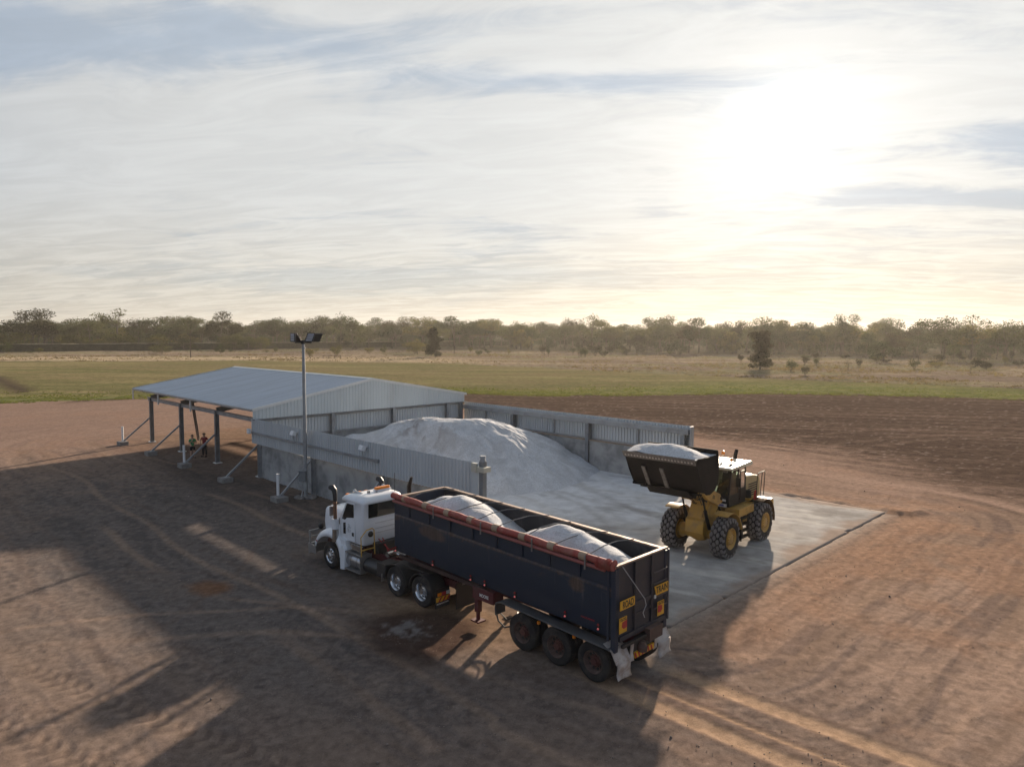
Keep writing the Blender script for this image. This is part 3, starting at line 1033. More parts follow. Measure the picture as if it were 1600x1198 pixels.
def brace(par, a, b0, z0, b1, z1=0.34):
    mb = MB()
    isec(mb, (a, b0, z0), (a, b1, z1), 0.11, 0.11, 0.014)
    mb.box(a - 0.16, a + 0.16, b1 - 0.16, b1 + 0.16, z1 - 0.04, z1 - 0.01)
    return mb.build('brace', STEEL, par)


RIDGE_B, EAVE_Z, RIDGE_Z = 8.95, 4.62, 6.28
rslope = (RIDGE_Z - EAVE_Z) / (RIDGE_B + 0.5)


def build_shed():
    sh = empty('storage_shed', 'open-sided galvanised shed with a blue-grey pitched roof and pale gable beside the lime heap', 'shed', BO, BA, (-12, 9, 0))
    A = [-21.15, -14.1, -7.05, 0.0]
    for a in A:
        for b in (0.0, 17.9):
            mb = MB()
            isec(mb, (a, b, 0.05), (a, b, 3.95), 0.30, 0.22, 0.02, up=(0, 1, 0))
            p = mb.build('post', STEELD, sh)
            base_plate(p, a, b, sh).location = (0, 0, 0)
            base_ = p.children[0]
            base_.location = (0, 0, 0)
            if b == 0:
                br = brace(sh, a, -0.12, 2.2, -2.3)
                f = footing(br, a, -2.4)
            else:
                br = brace(sh, a, 18.05, 2.2, 20.3)
                f = footing(br, a, 20.4)
        mb = MB()
        for s_ in (0, 1):
            p = (a, 0, 3.98) if s_ == 0 else (a, 17.9, 3.98)
            q = (a, RIDGE_B, 3.98 + rslope * RIDGE_B)
            isec(mb, p, q, 0.36, 0.18, 0.016)
            # haunch
            k = 1 if s_ == 0 else -1
            mb.prism([(p[1], 3.75), (p[1] + k * 1.5, 4.02), (p[1] + k * 1.5, 4.12), (p[1], 3.9)], a - 0.08, a + 0.08, 'x')
        mb.build('rafter', STEELD, sh)
    for b in (0.0, 17.9):
        mb = MB()
        isec(mb, (-22.0, b, 3.82), (-0.2, b, 3.82), 0.28, 0.20, 0.016)
        mb.build('eave_beam', STEEL, sh)
    mb = MB()
    for i in range(8):
        for s_ in (1, -1):
            bb = RIDGE_B - s_ * (0.5 + i * 1.22)
            zz = RIDGE_Z - rslope * (0.5 + i * 1.22) - 0.14
            mb.box(-24.1, 0.0, bb - 0.03, bb + 0.03, zz - 0.09, zz + 0.09)
    mb.build('purlin', STEEL, sh)
    # roof sheets: ribs run from ridge to eave
    pitch, dep = 0.245, 0.034
    a0, a1 = -24.25, 0.12
    n = int((a1 - a0) / pitch)
    for s_ in (1, -1):
        V, F = [], []
        be = RIDGE_B - s_ * (RIDGE_B + 0.52)
        prof = []
        for i in range(n):
            s0 = a0 + i * pitch
            prof += [(s0, 0), (s0 + pitch * .6, 0), (s0 + pitch * .7, dep), (s0 + pitch * .9, dep)]
        prof.append((a0 + n * pitch, 0))
        for q, d in prof:
            V += [(q, be, EAVE_Z + d), (q, RIDGE_B, RIDGE_Z + d), (q, be, EAVE_Z + d - 0.012), (q, RIDGE_B, RIDGE_Z + d - 0.012)]
        for i in range(len(prof) - 1):
            o = 4 * i
            F += [(o, o + 4, o + 5, o + 1), (o + 2, o + 3, o + 7, o + 6), (o, o + 2, o + 6, o + 4)]
        MB().add(V, F).build('roof', ROOFM, sh, smooth=0)
    mb = MB()
    mb.prism([(RIDGE_B - 0.28, RIDGE_Z - 0.005), (RIDGE_B, RIDGE_Z + 0.075), (RIDGE_B + 0.28, RIDGE_Z - 0.005), (RIDGE_B, RIDGE_Z + 0.045)], a0 - 0.03, a1 + 0.03, 'x')
    mb.build('ridge_cap', TRIM, sh, smooth=0)
    # barge flashing on both gable ends, eave gutter edge
    for aa in (a0 - 0.035, a1 + 0.005):
        mb = MB()
        for s_ in (1, -1):
            be = RIDGE_B - s_ * (RIDGE_B + 0.54)
            mb.bar((aa + 0.015, be, EAVE_Z - 0.03), (aa + 0.015, RIDGE_B, RIDGE_Z - 0.03), 0.035, 0.19)
        mb.build('barge_flashing', TRIM if aa > -1 else STEEL, sh)
    for b in (-0.56, 18.46):
        mb = MB()
        mb.box(a0, a1, b - 0.03, b + 0.03, EAVE_Z - 0.13, EAVE_Z + 0.0)
        mb.build('gutter', STEEL, sh)
    for a in (-24.15, -17.7, -10.6):
        MB().box(a - 0.05, a + 0.05, -0.6, -0.5, 3.62, 4.47).build('downpipe', TRIM, sh)
    # gable cladding facing the bunker
    mb = MB()
    corr(mb, (0.10, -0.5), (0, 1), 18.9, 3.96, 0, 0.26, 0.03, (1, 0), ztop=lambda s_: EAVE_Z - 0.02 + rslope * (s_ if s_ < RIDGE_B + 0.5 else 2 * (RIDGE_B + 0.5) - s_))
    mb.build('gable_cladding', GABLE, sh, smooth=0)
    MB().box(0.02, 0.16, -0.5, 18.4, 3.90, 3.955).build('gable_flashing', STEELD, sh)
    # the cross wall closing the bunker below the gable
    for b in (5.55, 10.95, 16.4):
        mb = MB()
        isec(mb, (0.0, b, 0.05), (0.0, b, 3.93), 0.30, 0.26, 0.02, up=(1, 0, 0))
        mb.build('post', STEEL, sh)
    mb = MB()
    corr(mb, (-0.28, 0.1), (0, 1), 18.2, 2.5, 3.86, 0.25, 0.07, (1, 0))
    mb.build('cross_wall_cladding', CLAD, sh, smooth=0)
    mb = MB()
    for z in (2.56, 3.78):
        for b0, b1 in ((0.2, 5.38), (5.72, 10.78), (11.12, 16.25), (16.55, 17.75)):
            mb.box(-0.225, -0.14, b0, b1, z - 0.055, z + 0.055)
    mb.build('girt', STEEL, sh)
    MB().box(-0.48, -0.295, 0.1, 18.2, -0.1, 2.62).build('cross_wall_panel', CONC, sh, bevel=0.01)
    # a leaning strut seen below the roof
    mb = MB()
    isec(mb, BWL(-14.3, 1.0, 3.9), BWL(-18.2, 2.9, 0.25), 0.22, 0.2, 0.018)
    mb.build('strut', STEEL, sh)
    MB().box(-0.35, -0.05, -0.75, -0.55, 3.0, 3.32).build('junction_box', WHITEP, sh, bevel=0.02)
    return sh


def BWL(a, b, z):
    return (a, b, z)


build_shed()


def wall_cam(a, name, label):
    c = empty(name, label, 'floodlight', BO, BA, (a, -0.5, 3.2))
    mb = MB()
    mb.rbox((a, -0.66, 3.62), (0.34, 0.26, 0.24), 0, R(-18))
    mb.rbox((a - 0.02, -0.56, 3.73), (0.40, 0.30, 0.05), 0, R(-18))
    mb.build('housing', WHITEP, c, bevel=0.02)
    MB().rbox((a, -0.80, 3.58), (0.26, 0.012, 0.16), 0, R(-18)).build('lens', mat('grey lens', (0.25, 0.27, 0.3), 0.2), c)
    MB().tube([(a, -0.42, 3.1), (a, -0.60, 3.15), (a, -0.66, 3.5)], 0.022, 8).build('bracket', STEEL, c)
    return c


def build_near_wall():
    w = empty('bunker_wall', 'near bunker wall of ribbed grey cladding over grey concrete panels, ending at a boxed column', 'wall', BO, BA, (11, 0, 0))
    A = [0.32, 7.45, 14.85]
    for i, a in enumerate(A):
        mb = MB()
        isec(mb, (a, -0.12, 0.02), (a, -0.12, 2.42), 0.22, 0.34, 0.02, up=(1, 0, 0))
        mb.build('post', STEEL, w)
        if i:
            br = brace(w, a, -0.3, 2.2, -2.3)
            footing(br, a, -2.4)
    segs = [(0.42, 7.34), (7.56, 14.74), (14.96, 21.9)]
    for i, (a0, a1) in enumerate(segs):
        MB().box(a0, a1, -0.08, 0.12, -0.1, 2.2).build('concrete_panel', CONC, w, bevel=0.01)
    mb = MB()
    mb.box(7.56, 21.9, -0.10, 0.20, 2.203, 2.27)
    mb.build('dusty_ledge', DUSTW, w)
    mb = MB()
    corr(mb, (-0.5, -0.33), (1, 0), 22.5, 2.32, 3.97, 0.25, 0.06, (0, -1))
    mb.build('cladding', CLAD, w, smooth=0)
    MB().box(21.98, 22.32, -0.385, -0.325, 2.32, 3.97).build('corner_flashing', GABLE, w)
    mb = MB()
    mb.bar((-0.5, -0.44, 3.05), (14.3, -0.44, 3.05), 0.11, 0.11)
    mb.bar((14.3, -0.44, 3.05), (14.62, -0.44, 3.05), 0.16, 0.18)
    mb.build('outer_rail', STEEL, w)
    mb = MB()
    for z in (2.42, 3.87):
        mb.box(-0.4, 21.9, -0.315, -0.24, z - 0.05, z + 0.05)
    mb.build('girt', STEELD, w)
    mb = MB()
    mb.box(22.33, 22.58, -0.32, -0.07, 0.02, 4.05)
    mb.build('end_column', STEELD, w, bevel=0.01)
    mb = MB()
    mb.box(22.02, 22.32, -0.52, -0.40, 3.58, 3.98)
    mb.box(22.22, 22.78, -0.46, 0.0, 3.60, 3.82)
    mb.build('column_box', BEIGE, w, bevel=0.015)
    MB().lathe([(0, 0.15), (0.16, 0.11), (0.18, 0.15), (0.26, 0.13)], (22.45, -0.2, 4.05), 20, 'z').build('column_cap', STEEL, w)


build_near_wall()
wall_cam(5.9, 'wall_light', 'small white floodlight on the ribbed wall, just left of the tall light pole')
wall_cam(13.45, 'wall_light', 'small white floodlight on the ribbed wall near the end of the outer rail')


def build_far_wall():
    w = empty('bunker_wall', 'far bunker wall behind the lime heap with an inner steel beam and exposed posts', 'wall', BO, BA, (11, 18.4, 0))
    for i, a in enumerate((5.95, 13.6, 21.45)):
        mb = MB()
        isec(mb, (a, 18.32, 0.02), (a, 18.32, 3.32), 0.42, 0.30, 0.022, up=(0, 1, 0))
        mb.build('post', STEELD, w)
        br = brace(w, a, 18.75, 2.2, 20.95)
        footing(br, a, 21.05)
    for a0, a1 in ((0.2, 5.8), (6.1, 13.45), (13.75, 21.3)):
        MB().box(a0, a1, 18.25, 18.5, -0.1, 2.08).build('concrete_panel', CONC, w, bevel=0.01)
        MB().box(a0, a1, 18.2, 18.55, 2.083, 2.14).build('dusty_ledge', DUSTW, w)
    mb = MB()
    corr(mb, (-0.4, 18.66), (1, 0), 22.25, 2.1, 3.86, 0.25, 0.075, (0, 1))
    mb.build('cladding', CLAD, w, smooth=0)
    MB().box(21.86, 21.92, 18.3, 18.72, 2.1, 3.86).build('end_flashing', STEEL, w)
    mb = MB()
    mb.box(-0.1, 21.8, 18.18, 18.6, 3.34, 3.40)
    mb.box(-0.1, 21.8, 18.18, 18.24, 3.405, 3.60)
    mb.box(-0.1, 21.8, 18.18, 18.6, 3.605, 3.66)
    mb.build('top_beam', STEEL, w)
    mb = MB()
    for a in (2.4, 10.05, 17.7):
        mb.box(a - 0.06, a + 0.06, 18.52, 18.62, 2.15, 3.33)
    mb.build('mullion', STEEL, w)
    mb = MB()
    mb.box(-0.1, 21.8, 18.56, 18.64, 2.145, 2.24)
    mb.build('girt', STEEL, w)


build_far_wall()

# marker pipes
for a, lab in ((-21.45, 'white marker pipe on the outermost brace footing of the open shed'),
               (-7.35, 'white marker pipe on the brace footing in front of the two people'),
               (7.1, 'white marker pipe on the brace footing left of the light pole base')):
    mb = MB()
    mb.tube([(a, -2.3, 0.30), (a, -2.3, 1.52)], 0.085, 14)
    mb.tube([(a, -2.3, 1.52), (a, -2.3, 1.56)], 0.095, 14)
    e = mb.build('marker_pipe', WHITEP)
    x, y, _ = BW(0, 0)
    e.location = (x, y, 0)
    e.rotation_euler = (0, 0, BA)
    tag(e, lab, 'marker post', 'white marker pipes on the footings')


def build_lamp():
    px, py = -12.22, 41.32
    L = bpy.data.objects.new('light_pole', None)
    COL.objects.link(L)
    L.location = (px, py, 0)
    tag(L, 'tall grey steel light pole with four dark floodlight panels standing beside the near wall', 'light pole')
    mb = MB()
    mb.tube([(0, 0, 0.1), (0, 0, 4.5), (0, 0, 9.2)], [0.115, 0.105, 0.085], 16)
    mb.build('pole', STEEL, L)
    MB().box(-0.35, 0.35, -0.35, 0.35, -0.1, 0.12).build('footing', CONCF, L, bevel=0.02)
    BK = mat('floodlight black', (0.014, 0.014, 0.015), 0.5)
    mb = MB()
    mb.bar((-0.48, -0.02, 9.2), (0.50, -0.02, 9.2), 0.08, 0.09)
    mb.bar((-0.30, 0.02, 9.2), (-0.25, 0.42, 9.22), 0.06, 0.06)
    mb.bar((0.34, 0.02, 9.2), (0.30, 0.42, 9.22), 0.06, 0.06)
    mb.tube([(0, 0, 9.1), (0, 0, 9.32)], 0.13, 14)
    mb.build('crossarm', BK, L)
    ring = MB().tube([(0, 0, 8.86), (0, 0, 8.9)], 0.14, 14).build('collar', STEEL, L)
    led = mat('led strip grey', (0.40, 0.40, 0.42), 0.25)
    for (x, y, rz, tilt, face) in ((-0.56, -0.12, R(-42), R(-20), True), (-0.36, 0.36, R(155), R(-20), False), (0.34, -0.12, R(10), R(-12), True), (0.62, 0.30, R(-150), R(-20), False)):
        M_ = Matrix.Translation((x, y, 9.23)) @ Matrix.Rotation(rz, 4, 'Z') @ Matrix.Rotation(tilt, 4, 'X')
        lean = -0.28 if x < 0 else 0.28
        Sh = Matrix.Identity(4)
        mb = MB()
        w_, h_ = 0.24, 0.52
        c = [(-w_, -0.03, 0), (w_, -0.03, 0), (w_, 0.05, 0), (-w_, 0.05, 0)]
        vs = [M_ @ Vector(p) for p in c] + [M_ @ Vector((p[0], p[1], h_)) for p in c]
        vs = [Vector((v.x + lean * (v.z - 9.23) * 1.2, v.y, v.z)) for v in vs]
        mb.add(vs, [(0, 3, 2, 1), (4, 5, 6, 7), (0, 1, 5, 4), (1, 2, 6, 5), (2, 3, 7, 6), (3, 0, 4, 7)])
        fl = mb.build('floodlight', BK, L, bevel=0.008)
        mb = MB()
        for k in range(4):
            z0 = 0.05 + k * 0.115
            c2 = [(-w_ * 0.72, -0.042, z0), (w_ * 0.72, -0.042, z0), (w_ * 0.72, -0.042, z0 + 0.07), (-w_ * 0.72, -0.042, z0 + 0.07)]
            c3 = [(p[0], -0.03, p[2]) for p in c2]
            vs = [M_ @ Vector(p) for p in c2 + c3]
            vs = [Vector((v.x + lean * (v.z - 9.23) * 1.2, v.y, v.z)) for v in vs]
            mb.add(vs, [(0, 1, 2, 3), (7, 6, 5, 4), (0, 4, 5, 1), (1, 5, 6, 2), (2, 6, 7, 3), (3, 7, 4, 0)])
        mb.build('lens', led, fl)
    mb = MB()
    mb.box(-0.30, 0.10, -0.36, -0.125, 1.05, 1.62)
    mb.box(-0.34, 0.14, -0.40, -0.10, 1.625, 1.66)
    bx = mb.build('control_box', mat('grey enclosure', (0.16, 0.175, 0.185), 0.5), L, bevel=0.01)
    mb = MB()
    mb.tube([(0.02, -0.2, 1.05), (0.03, -0.2, 0.5), (0.0, -0.18, 0.1)], 0.05, 8)
    mb.tube([(-0.12, -0.2, 1.05), (-0.13, -0.2, 0.45), (-0.2, -0.25, 0.05)], 0.035, 8)
    mb.box(-0.06, 0.14, -0.30, -0.16, 0.55, 0.95)
    mb.build('conduit', mat('conduit grey', (0.33, 0.34, 0.34), 0.5), L)
    # rubble round the foot
    rk = mat('rubble', (0.22, 0.20, 0.185), 0.95, 0, 0.3, 3, spec=0.1)
    rnd = random.Random(3)
    for i in range(9):
        r = 0.09 + rnd.random() * 0.14
        bm = bmesh.new()
        bmesh.ops.create_icosphere(bm, subdivisions=2, radius=r)
        for v in bm.verts:
            v.co *= 0.72 + 0.5 * rnd.random()
            v.co.z *= 0.65
        me = bpy.data.meshes.new('rock')
        bm.to_mesh(me)
        bm.free()
        me.materials.append(rk)
        o = bpy.data.objects.new('rock', me)
        COL.objects.link(o)
        an = R(160 + i * 26)
        o.location = (px + math.cos(an) * (0.45 + 0.25 * rnd.random()), py + math.sin(an) * (0.40 + 0.25 * rnd.random()), r * 0.35)
        tag(o, 'grey rock lying round the foot of the light pole', 'rock', 'rocks round the light pole foot')


build_lamp()

# ------------------------------------------------------------------ people
SKIN = mat('skin', (0.42, 0.25, 0.18), 0.6, 0, 0.05)


def skin_body(name, m, verts, edges, radii, parent=None, root=0, sub=1):
    me = bpy.data.meshes.new(name)
    me.from_pydata(verts, edges, [])
    o = bpy.data.objects.new(name, me)
    COL.objects.link(o)
    md = o.modifiers.new('skin', 'SKIN')
    for i, r in enumerate(radii):
        rr_ = r if isinstance(r, tuple) else (r, r)
        me.skin_vertices[0].data[i].radius = rr_
        me.skin_vertices[0].data[i].use_root = (i == root)
    md.use_smooth_shade = True
    sb = o.modifiers.new('sub', 'SUBSURF')
    sb.levels = sb.render_levels = sub
    dg = bpy.context.evaluated_depsgraph_get()
    dg.update()
    me2 = bpy.data.meshes.new_from_object(o.evaluated_get(dg))
    bpy.data.objects.remove(o)
    me2.name = name
    me2.materials.clear()
    me2.materials.append(m)
    o2 = bpy.data.objects.new(name, me2)
    COL.objects.link(o2)
    if parent:
        o2.parent = parent
    return o2


def person(label, loc, rz, shirt, lower, shorts, hair, cap, pose, height=1.74):
    P = bpy.data.objects.new('person', None)
    COL.objects.link(P)
    P.location = loc
    P.rotation_euler = (0, 0, rz)
    P.scale = (height / 1.74,) * 3
    tag(P, label, 'person')
    # joints, facing -y; x = the person's left
    V = [(0, 0, 0.96), (0, 0.01, 1.12), (0, 0.0, 1.30), (0, 0.01, 1.44), (0, 0.0, 1.53), (0, -0.015, 1.62), (0, -0.01, 1.71)]
    E = [(i, i + 1) for i in range(6)]
    Rr = [(0.15, 0.11), (0.135, 0.10), (0.16, 0.105), (0.10, 0.075), (0.055, 0.058), (0.082, 0.095), (0.078, 0.085)]

    def chain(start, pts, rs):
        p = start
        for q, r in zip(pts, rs):
            V.append(q)
            Rr.append(r)
            E.append((p, len(V) - 1))
            p = len(V) - 1
        return p
    arms, hands = [], []
    for s_ in (1, -1):
        chain(0, [(s_ * 0.10, 0, 0.88), (s_ * 0.12, -0.01 + 0.03 * (s_ > 0), 0.50), (s_ * 0.13, 0.02 + 0.02 * (s_ > 0), 0.10), (s_ * 0.14, -0.02, 0.04), (s_ * 0.15, -0.14, 0.03)],
              [0.095, 0.062, 0.045, 0.045, 0.038])
        el, wr, kn = pose[0 if s_ > 0 else 1]
        h = chain(3, [(s_ * 0.17, 0.01, 1.42), el, wr, kn], [0.058, 0.045, 0.032, 0.034])
        arms.append(((s_ * 0.17, 0.01, 1.42), el))
        # fingers and thumb
        k = Vector(kn)
        d = (k - Vector(wr)).normalized()
        sd_ = d.cross(Vector((0, 0, 1))).normalized()
        for j in range(4):
            off = sd_ * (j - 1.5) * 0.019
            ln = (0.062, 0.07, 0.066, 0.052)[j]
            chain(h, [tuple(k + off + d * 0.035), tuple(k + off + d * (0.035 + ln) + Vector((0, 0, -0.015)))], [0.009, 0.007])
        chain(h, [tuple(k + sd_ * 0.038 + d * 0.005), tuple(k + sd_ * 0.048 + d * 0.04)], [0.010, 0.008])
    body = skin_body('body', SKIN, V, E, Rr, P, 0, 1)
    # face
    fm = mat('face dark', (0.05, 0.03, 0.025), 0.6)
    mb = MB()
    for s_ in (-1, 1):
        MB().rbox((s_ * 0.03, -0.095, 1.65), (0.018, 0.01, 0.008)).build('eye', fm, body)
    mb.rbox((0, -0.097, 1.585), (0.045, 0.008, 0.008))
    mb.build('mouth', fm, body)
    MB().tube([(0, -0.09, 1.645), (0, -0.118, 1.615)], [0.008, 0.014], 8).build('nose', SKIN, body)
    # shirt
    SV = [(0, 0, 0.84), (0, 0.01, 1.10), (0, 0, 1.30), (0, 0.01, 1.44), (0, 0.01, 1.475)]
    SE = [(0, 1), (1, 2), (2, 3), (3, 4)]
    SR = [(0.168, 0.128), (0.152, 0.118), (0.178, 0.122), (0.118, 0.09), (0.08, 0.075)]
    for s_ in (1, -1):
        sh_, el = arms[0 if s_ > 0 else 1]
        mid = tuple((Vector(sh_) * 0.25 + Vector(el) * 0.75))
        SV += [sh_, mid]
        SR += [0.074, 0.064]
        n = len(SV)
        SE += [(3, n - 2), (n - 2, n - 1)]
    skin_body('shirt', shirt, SV, SE, SR, P, 0, 1)
    # shorts or trousers
    LV = [(0, 0, 0.97), (0, 0, 0.90)]
    LE = [(0, 1)]
    LR = [(0.158, 0.120), (0.165, 0.125)]
    for s_ in (1, -1):
        pts = [(s_ * 0.10, 0, 0.80), (s_ * 0.118, -0.01 + 0.03 * (s_ > 0), 0.56)]
        rs = [0.108, 0.088]
        if not shorts:
            pts = [(s_ * 0.10, 0, 0.80), (s_ * 0.12, -0.01 + 0.03 * (s_ > 0), 0.50), (s_ * 0.13, 0.02 + 0.02 * (s_ > 0), 0.10)]
            rs = [0.108, 0.082, 0.068]
        p = 1
        for q, r in zip(pts, rs):
            LV.append(q)
            LR.append(r)
            LE.append((p, len(LV) - 1))
            p = len(LV) - 1
    skin_body('shorts' if shorts else 'trousers', lower, LV, LE, LR, P, 0, 1)
    for s_ in (1, -1):
        MB().rbox((s_ * 0.147, -0.06, 0.05), (0.10, 0.27, 0.10)).build('boot', mat('boot', (0.03, 0.025, 0.02), 0.7), P, bevel=0.03)
    if cap:
        mb = MB()
        mb.lathe([(0.0, 0.108), (0.05, 0.103), (0.09, 0.07), (0.105, 0.001)], (0, 0, 1.68), 18, 'z')
        mb.rbox((0, -0.13, 1.69), (0.15, 0.12, 0.014))
        mb.build('cap', hair, P)
    else:
        bm = bmesh.new()
        bmesh.ops.create_uvsphere(bm, u_segments=16, v_segments=10, radius=0.112)
        me = bpy.data.meshes.new('hair')
        for v in bm.verts:
            v.co = Vector((v.co.x * 0.93, v.co.y * 1.02 + 0.018, v.co.z * 1.0 + 1.688))
        bmesh.ops.delete(bm, geom=[v for v in bm.verts if v.co.z < 1.60 or (v.co.y < -0.05 and v.co.z < 1.70)], context='VERTS')
        bm.to_mesh(me)
        bm.free()
        me.materials.append(hair)
        o = bpy.data.objects.new('hair', me)
        COL.objects.link(o)
        o.parent = P
    return P


fold = (((0.27, -0.10, 1.17), (0.06, -0.24, 1.20), (-0.02, -0.23, 1.24)), ((-0.26, -0.12, 1.17), (-0.08, -0.26, 1.36), (-0.04, -0.20, 1.46)))
hips = (((0.37, 0.04, 1.20), (0.22, -0.10, 1.04), (0.17, -0.13, 1.00)), ((-0.37, 0.04, 1.20), (-0.24, -0.10, 1.06), (-0.18, -0.14, 1.02)))
x, y, _ = BW(-10.46, -0.53)
person('person in a green shirt and dark shorts, one arm raised, under the shed', (x, y, 0.0), R(35),
       mat('green shirt', (0.02, 0.23, 0.085), 0.8), mat('dark shorts', (0.015, 0.015, 0.018), 0.85), True, mat('brown hair', (0.06, 0.03, 0.02), 0.7), False, fold, 1.78)
x, y, _ = BW(-10.42, 0.36)
person('person in a dark red shirt, black trousers and black cap, hands on hips', (x, y, 0.0), R(-15),
       mat('dark red shirt', (0.20, 0.012, 0.018), 0.8), mat('black trousers', (0.012, 0.012, 0.016), 0.85), False, mat('black cap', (0.012, 0.012, 0.014), 0.7), True, hips, 1.84)

# ------------------------------------------------------------------ lorry (truck frame, x forward, y to its left)
RUB = mat('tyre rubber', (0.022, 0.021, 0.021), 0.85, 0, 0.15, 3, dirt=(0.10, 0.08, 0.07), da=0.35, ds=1.5, spec=0.25)
ALLOY = mat('polished alloy', (0.62, 0.63, 0.65), 0.22, 0.95, 0.05)
RUST = mat('rusty wheel steel', (0.085, 0.048, 0.038), 0.75, 0.1, 0.3, 5, dirt=(0.16, 0.12, 0.10), da=0.4, ds=4)
HUBM = mat('hub iron', (0.10, 0.035, 0.028), 0.7, 0.1, 0.3, 6)
WHT = mat('white cab paint', (0.72, 0.74, 0.77), 0.28, 0, 0.03, 1, dirt=(0.42, 0.38, 0.35), da=0.12, ds=1.5, coat=0.3)
NAVY = mat('navy trailer paint', (0.010, 0.019, 0.042), 0.5, 0, 0.25, 1.2, dirt=(0.034, 0.034, 0.040), da=0.35, ds=1.1, aniso=(1, 1, 0.35))
NAVYS = mat('navy smooth side plate', (0.010, 0.020, 0.046), 0.45, 0, 0.25, 0.8, dirt=(0.036, 0.040, 0.052), da=0.36, ds=0.9, aniso=(1.3, 1, 0.25))
TAIL = mat('dark tailgate paint', (0.018, 0.019, 0.030), 0.55, 0, 0.2, 1.5, dirt=(0.07, 0.055, 0.052), da=0.4, ds=1.5)
INSD = mat('worn body inside', (0.016, 0.017, 0.022), 0.6, 0, 0.2, 1, dirt=(0.14, 0.13, 0.13), da=0.2, ds=1.2)
RIMT = mat('bare worn rim', (0.30, 0.22, 0.17), 0.55, 0.3, 0.2, 3, dirt=(0.14, 0.09, 0.06), da=0.4, ds=3)
CHR = mat('dark red chassis', (0.085, 0.012, 0.015), 0.55, 0, 0.15, 2, dirt=(0.10, 0.06, 0.05), da=0.3)
CHB = mat('black chassis', (0.018, 0.017, 0.017), 0.6, 0, 0.2, 2, dirt=(0.06, 0.045, 0.04), da=0.35)
TARP = mat('red rolled tarpaulin', (0.29, 0.048, 0.036), 0.7, 0, 0.18, 3, dirt=(0.32, 0.17, 0.13), da=0.3, ds=2.5, bump=0.35, bs=9)
PINK = mat('faded red rail', (0.33, 0.10, 0.085), 0.6, 0, 0.1, 2)
STRAP = mat('tan strap', (0.36, 0.25, 0.17), 0.8, 0, 0.12, 5)
FEND = mat('grey rubber mudguard', (0.060, 0.060, 0.064), 0.6, 0, 0.15, 1.5, dirt=(0.13, 0.12, 0.115), da=0.4, ds=1)
DWHT = mat('dirty white plastic', (0.42, 0.39, 0.37), 0.7, 0, 0.12, 3, dirt=(0.25, 0.18, 0.14), da=0.45, ds=2.5)
YEL = mat('sign yellow', (0.62, 0.32, 0.02), 0.5, 0, 0.12, 3)
REDP = mat('reflector red', (0.36, 0.012, 0.02), 0.35)
BLK = mat('lettering black', (0.012, 0.012, 0.012), 0.6)
AMB = mat('amber lens', (0.75, 0.22, 0.015), 0.25, 0, 0.05)
REDL = mat('lit red side lamp', (0.5, 0.03, 0.04), 0.3, emit=(1.0, 0.30, 0.28, 0.12))
REDD = mat('dull red lens', (0.30, 0.015, 0.02), 0.3)
GRN = mat('worn patch brown', (0.15, 0.085, 0.05), 0.8, 0, 0.3, 6)
CHROME = mat('chrome', (0.55, 0.53, 0.50), 0.18, 0.95, 0.05)
ALU = mat('checker aluminium', (0.30, 0.29, 0.28), 0.4, 0.6, 0.1, 2, dirt=(0.16, 0.13, 0.11), da=0.3)
TINT = mat('tinted cab glass', (0.008, 0.010, 0.011), 0.06, 0, 0.02, spec=0.6)
YRL = mat('yellow grab rail', (0.55, 0.33, 0.07), 0.5)
WLET = mat('white lettering', (0.62, 0.60, 0.57), 0.6)
HOSE = mat('hose rubber', (0.015, 0.015, 0.015), 0.6)



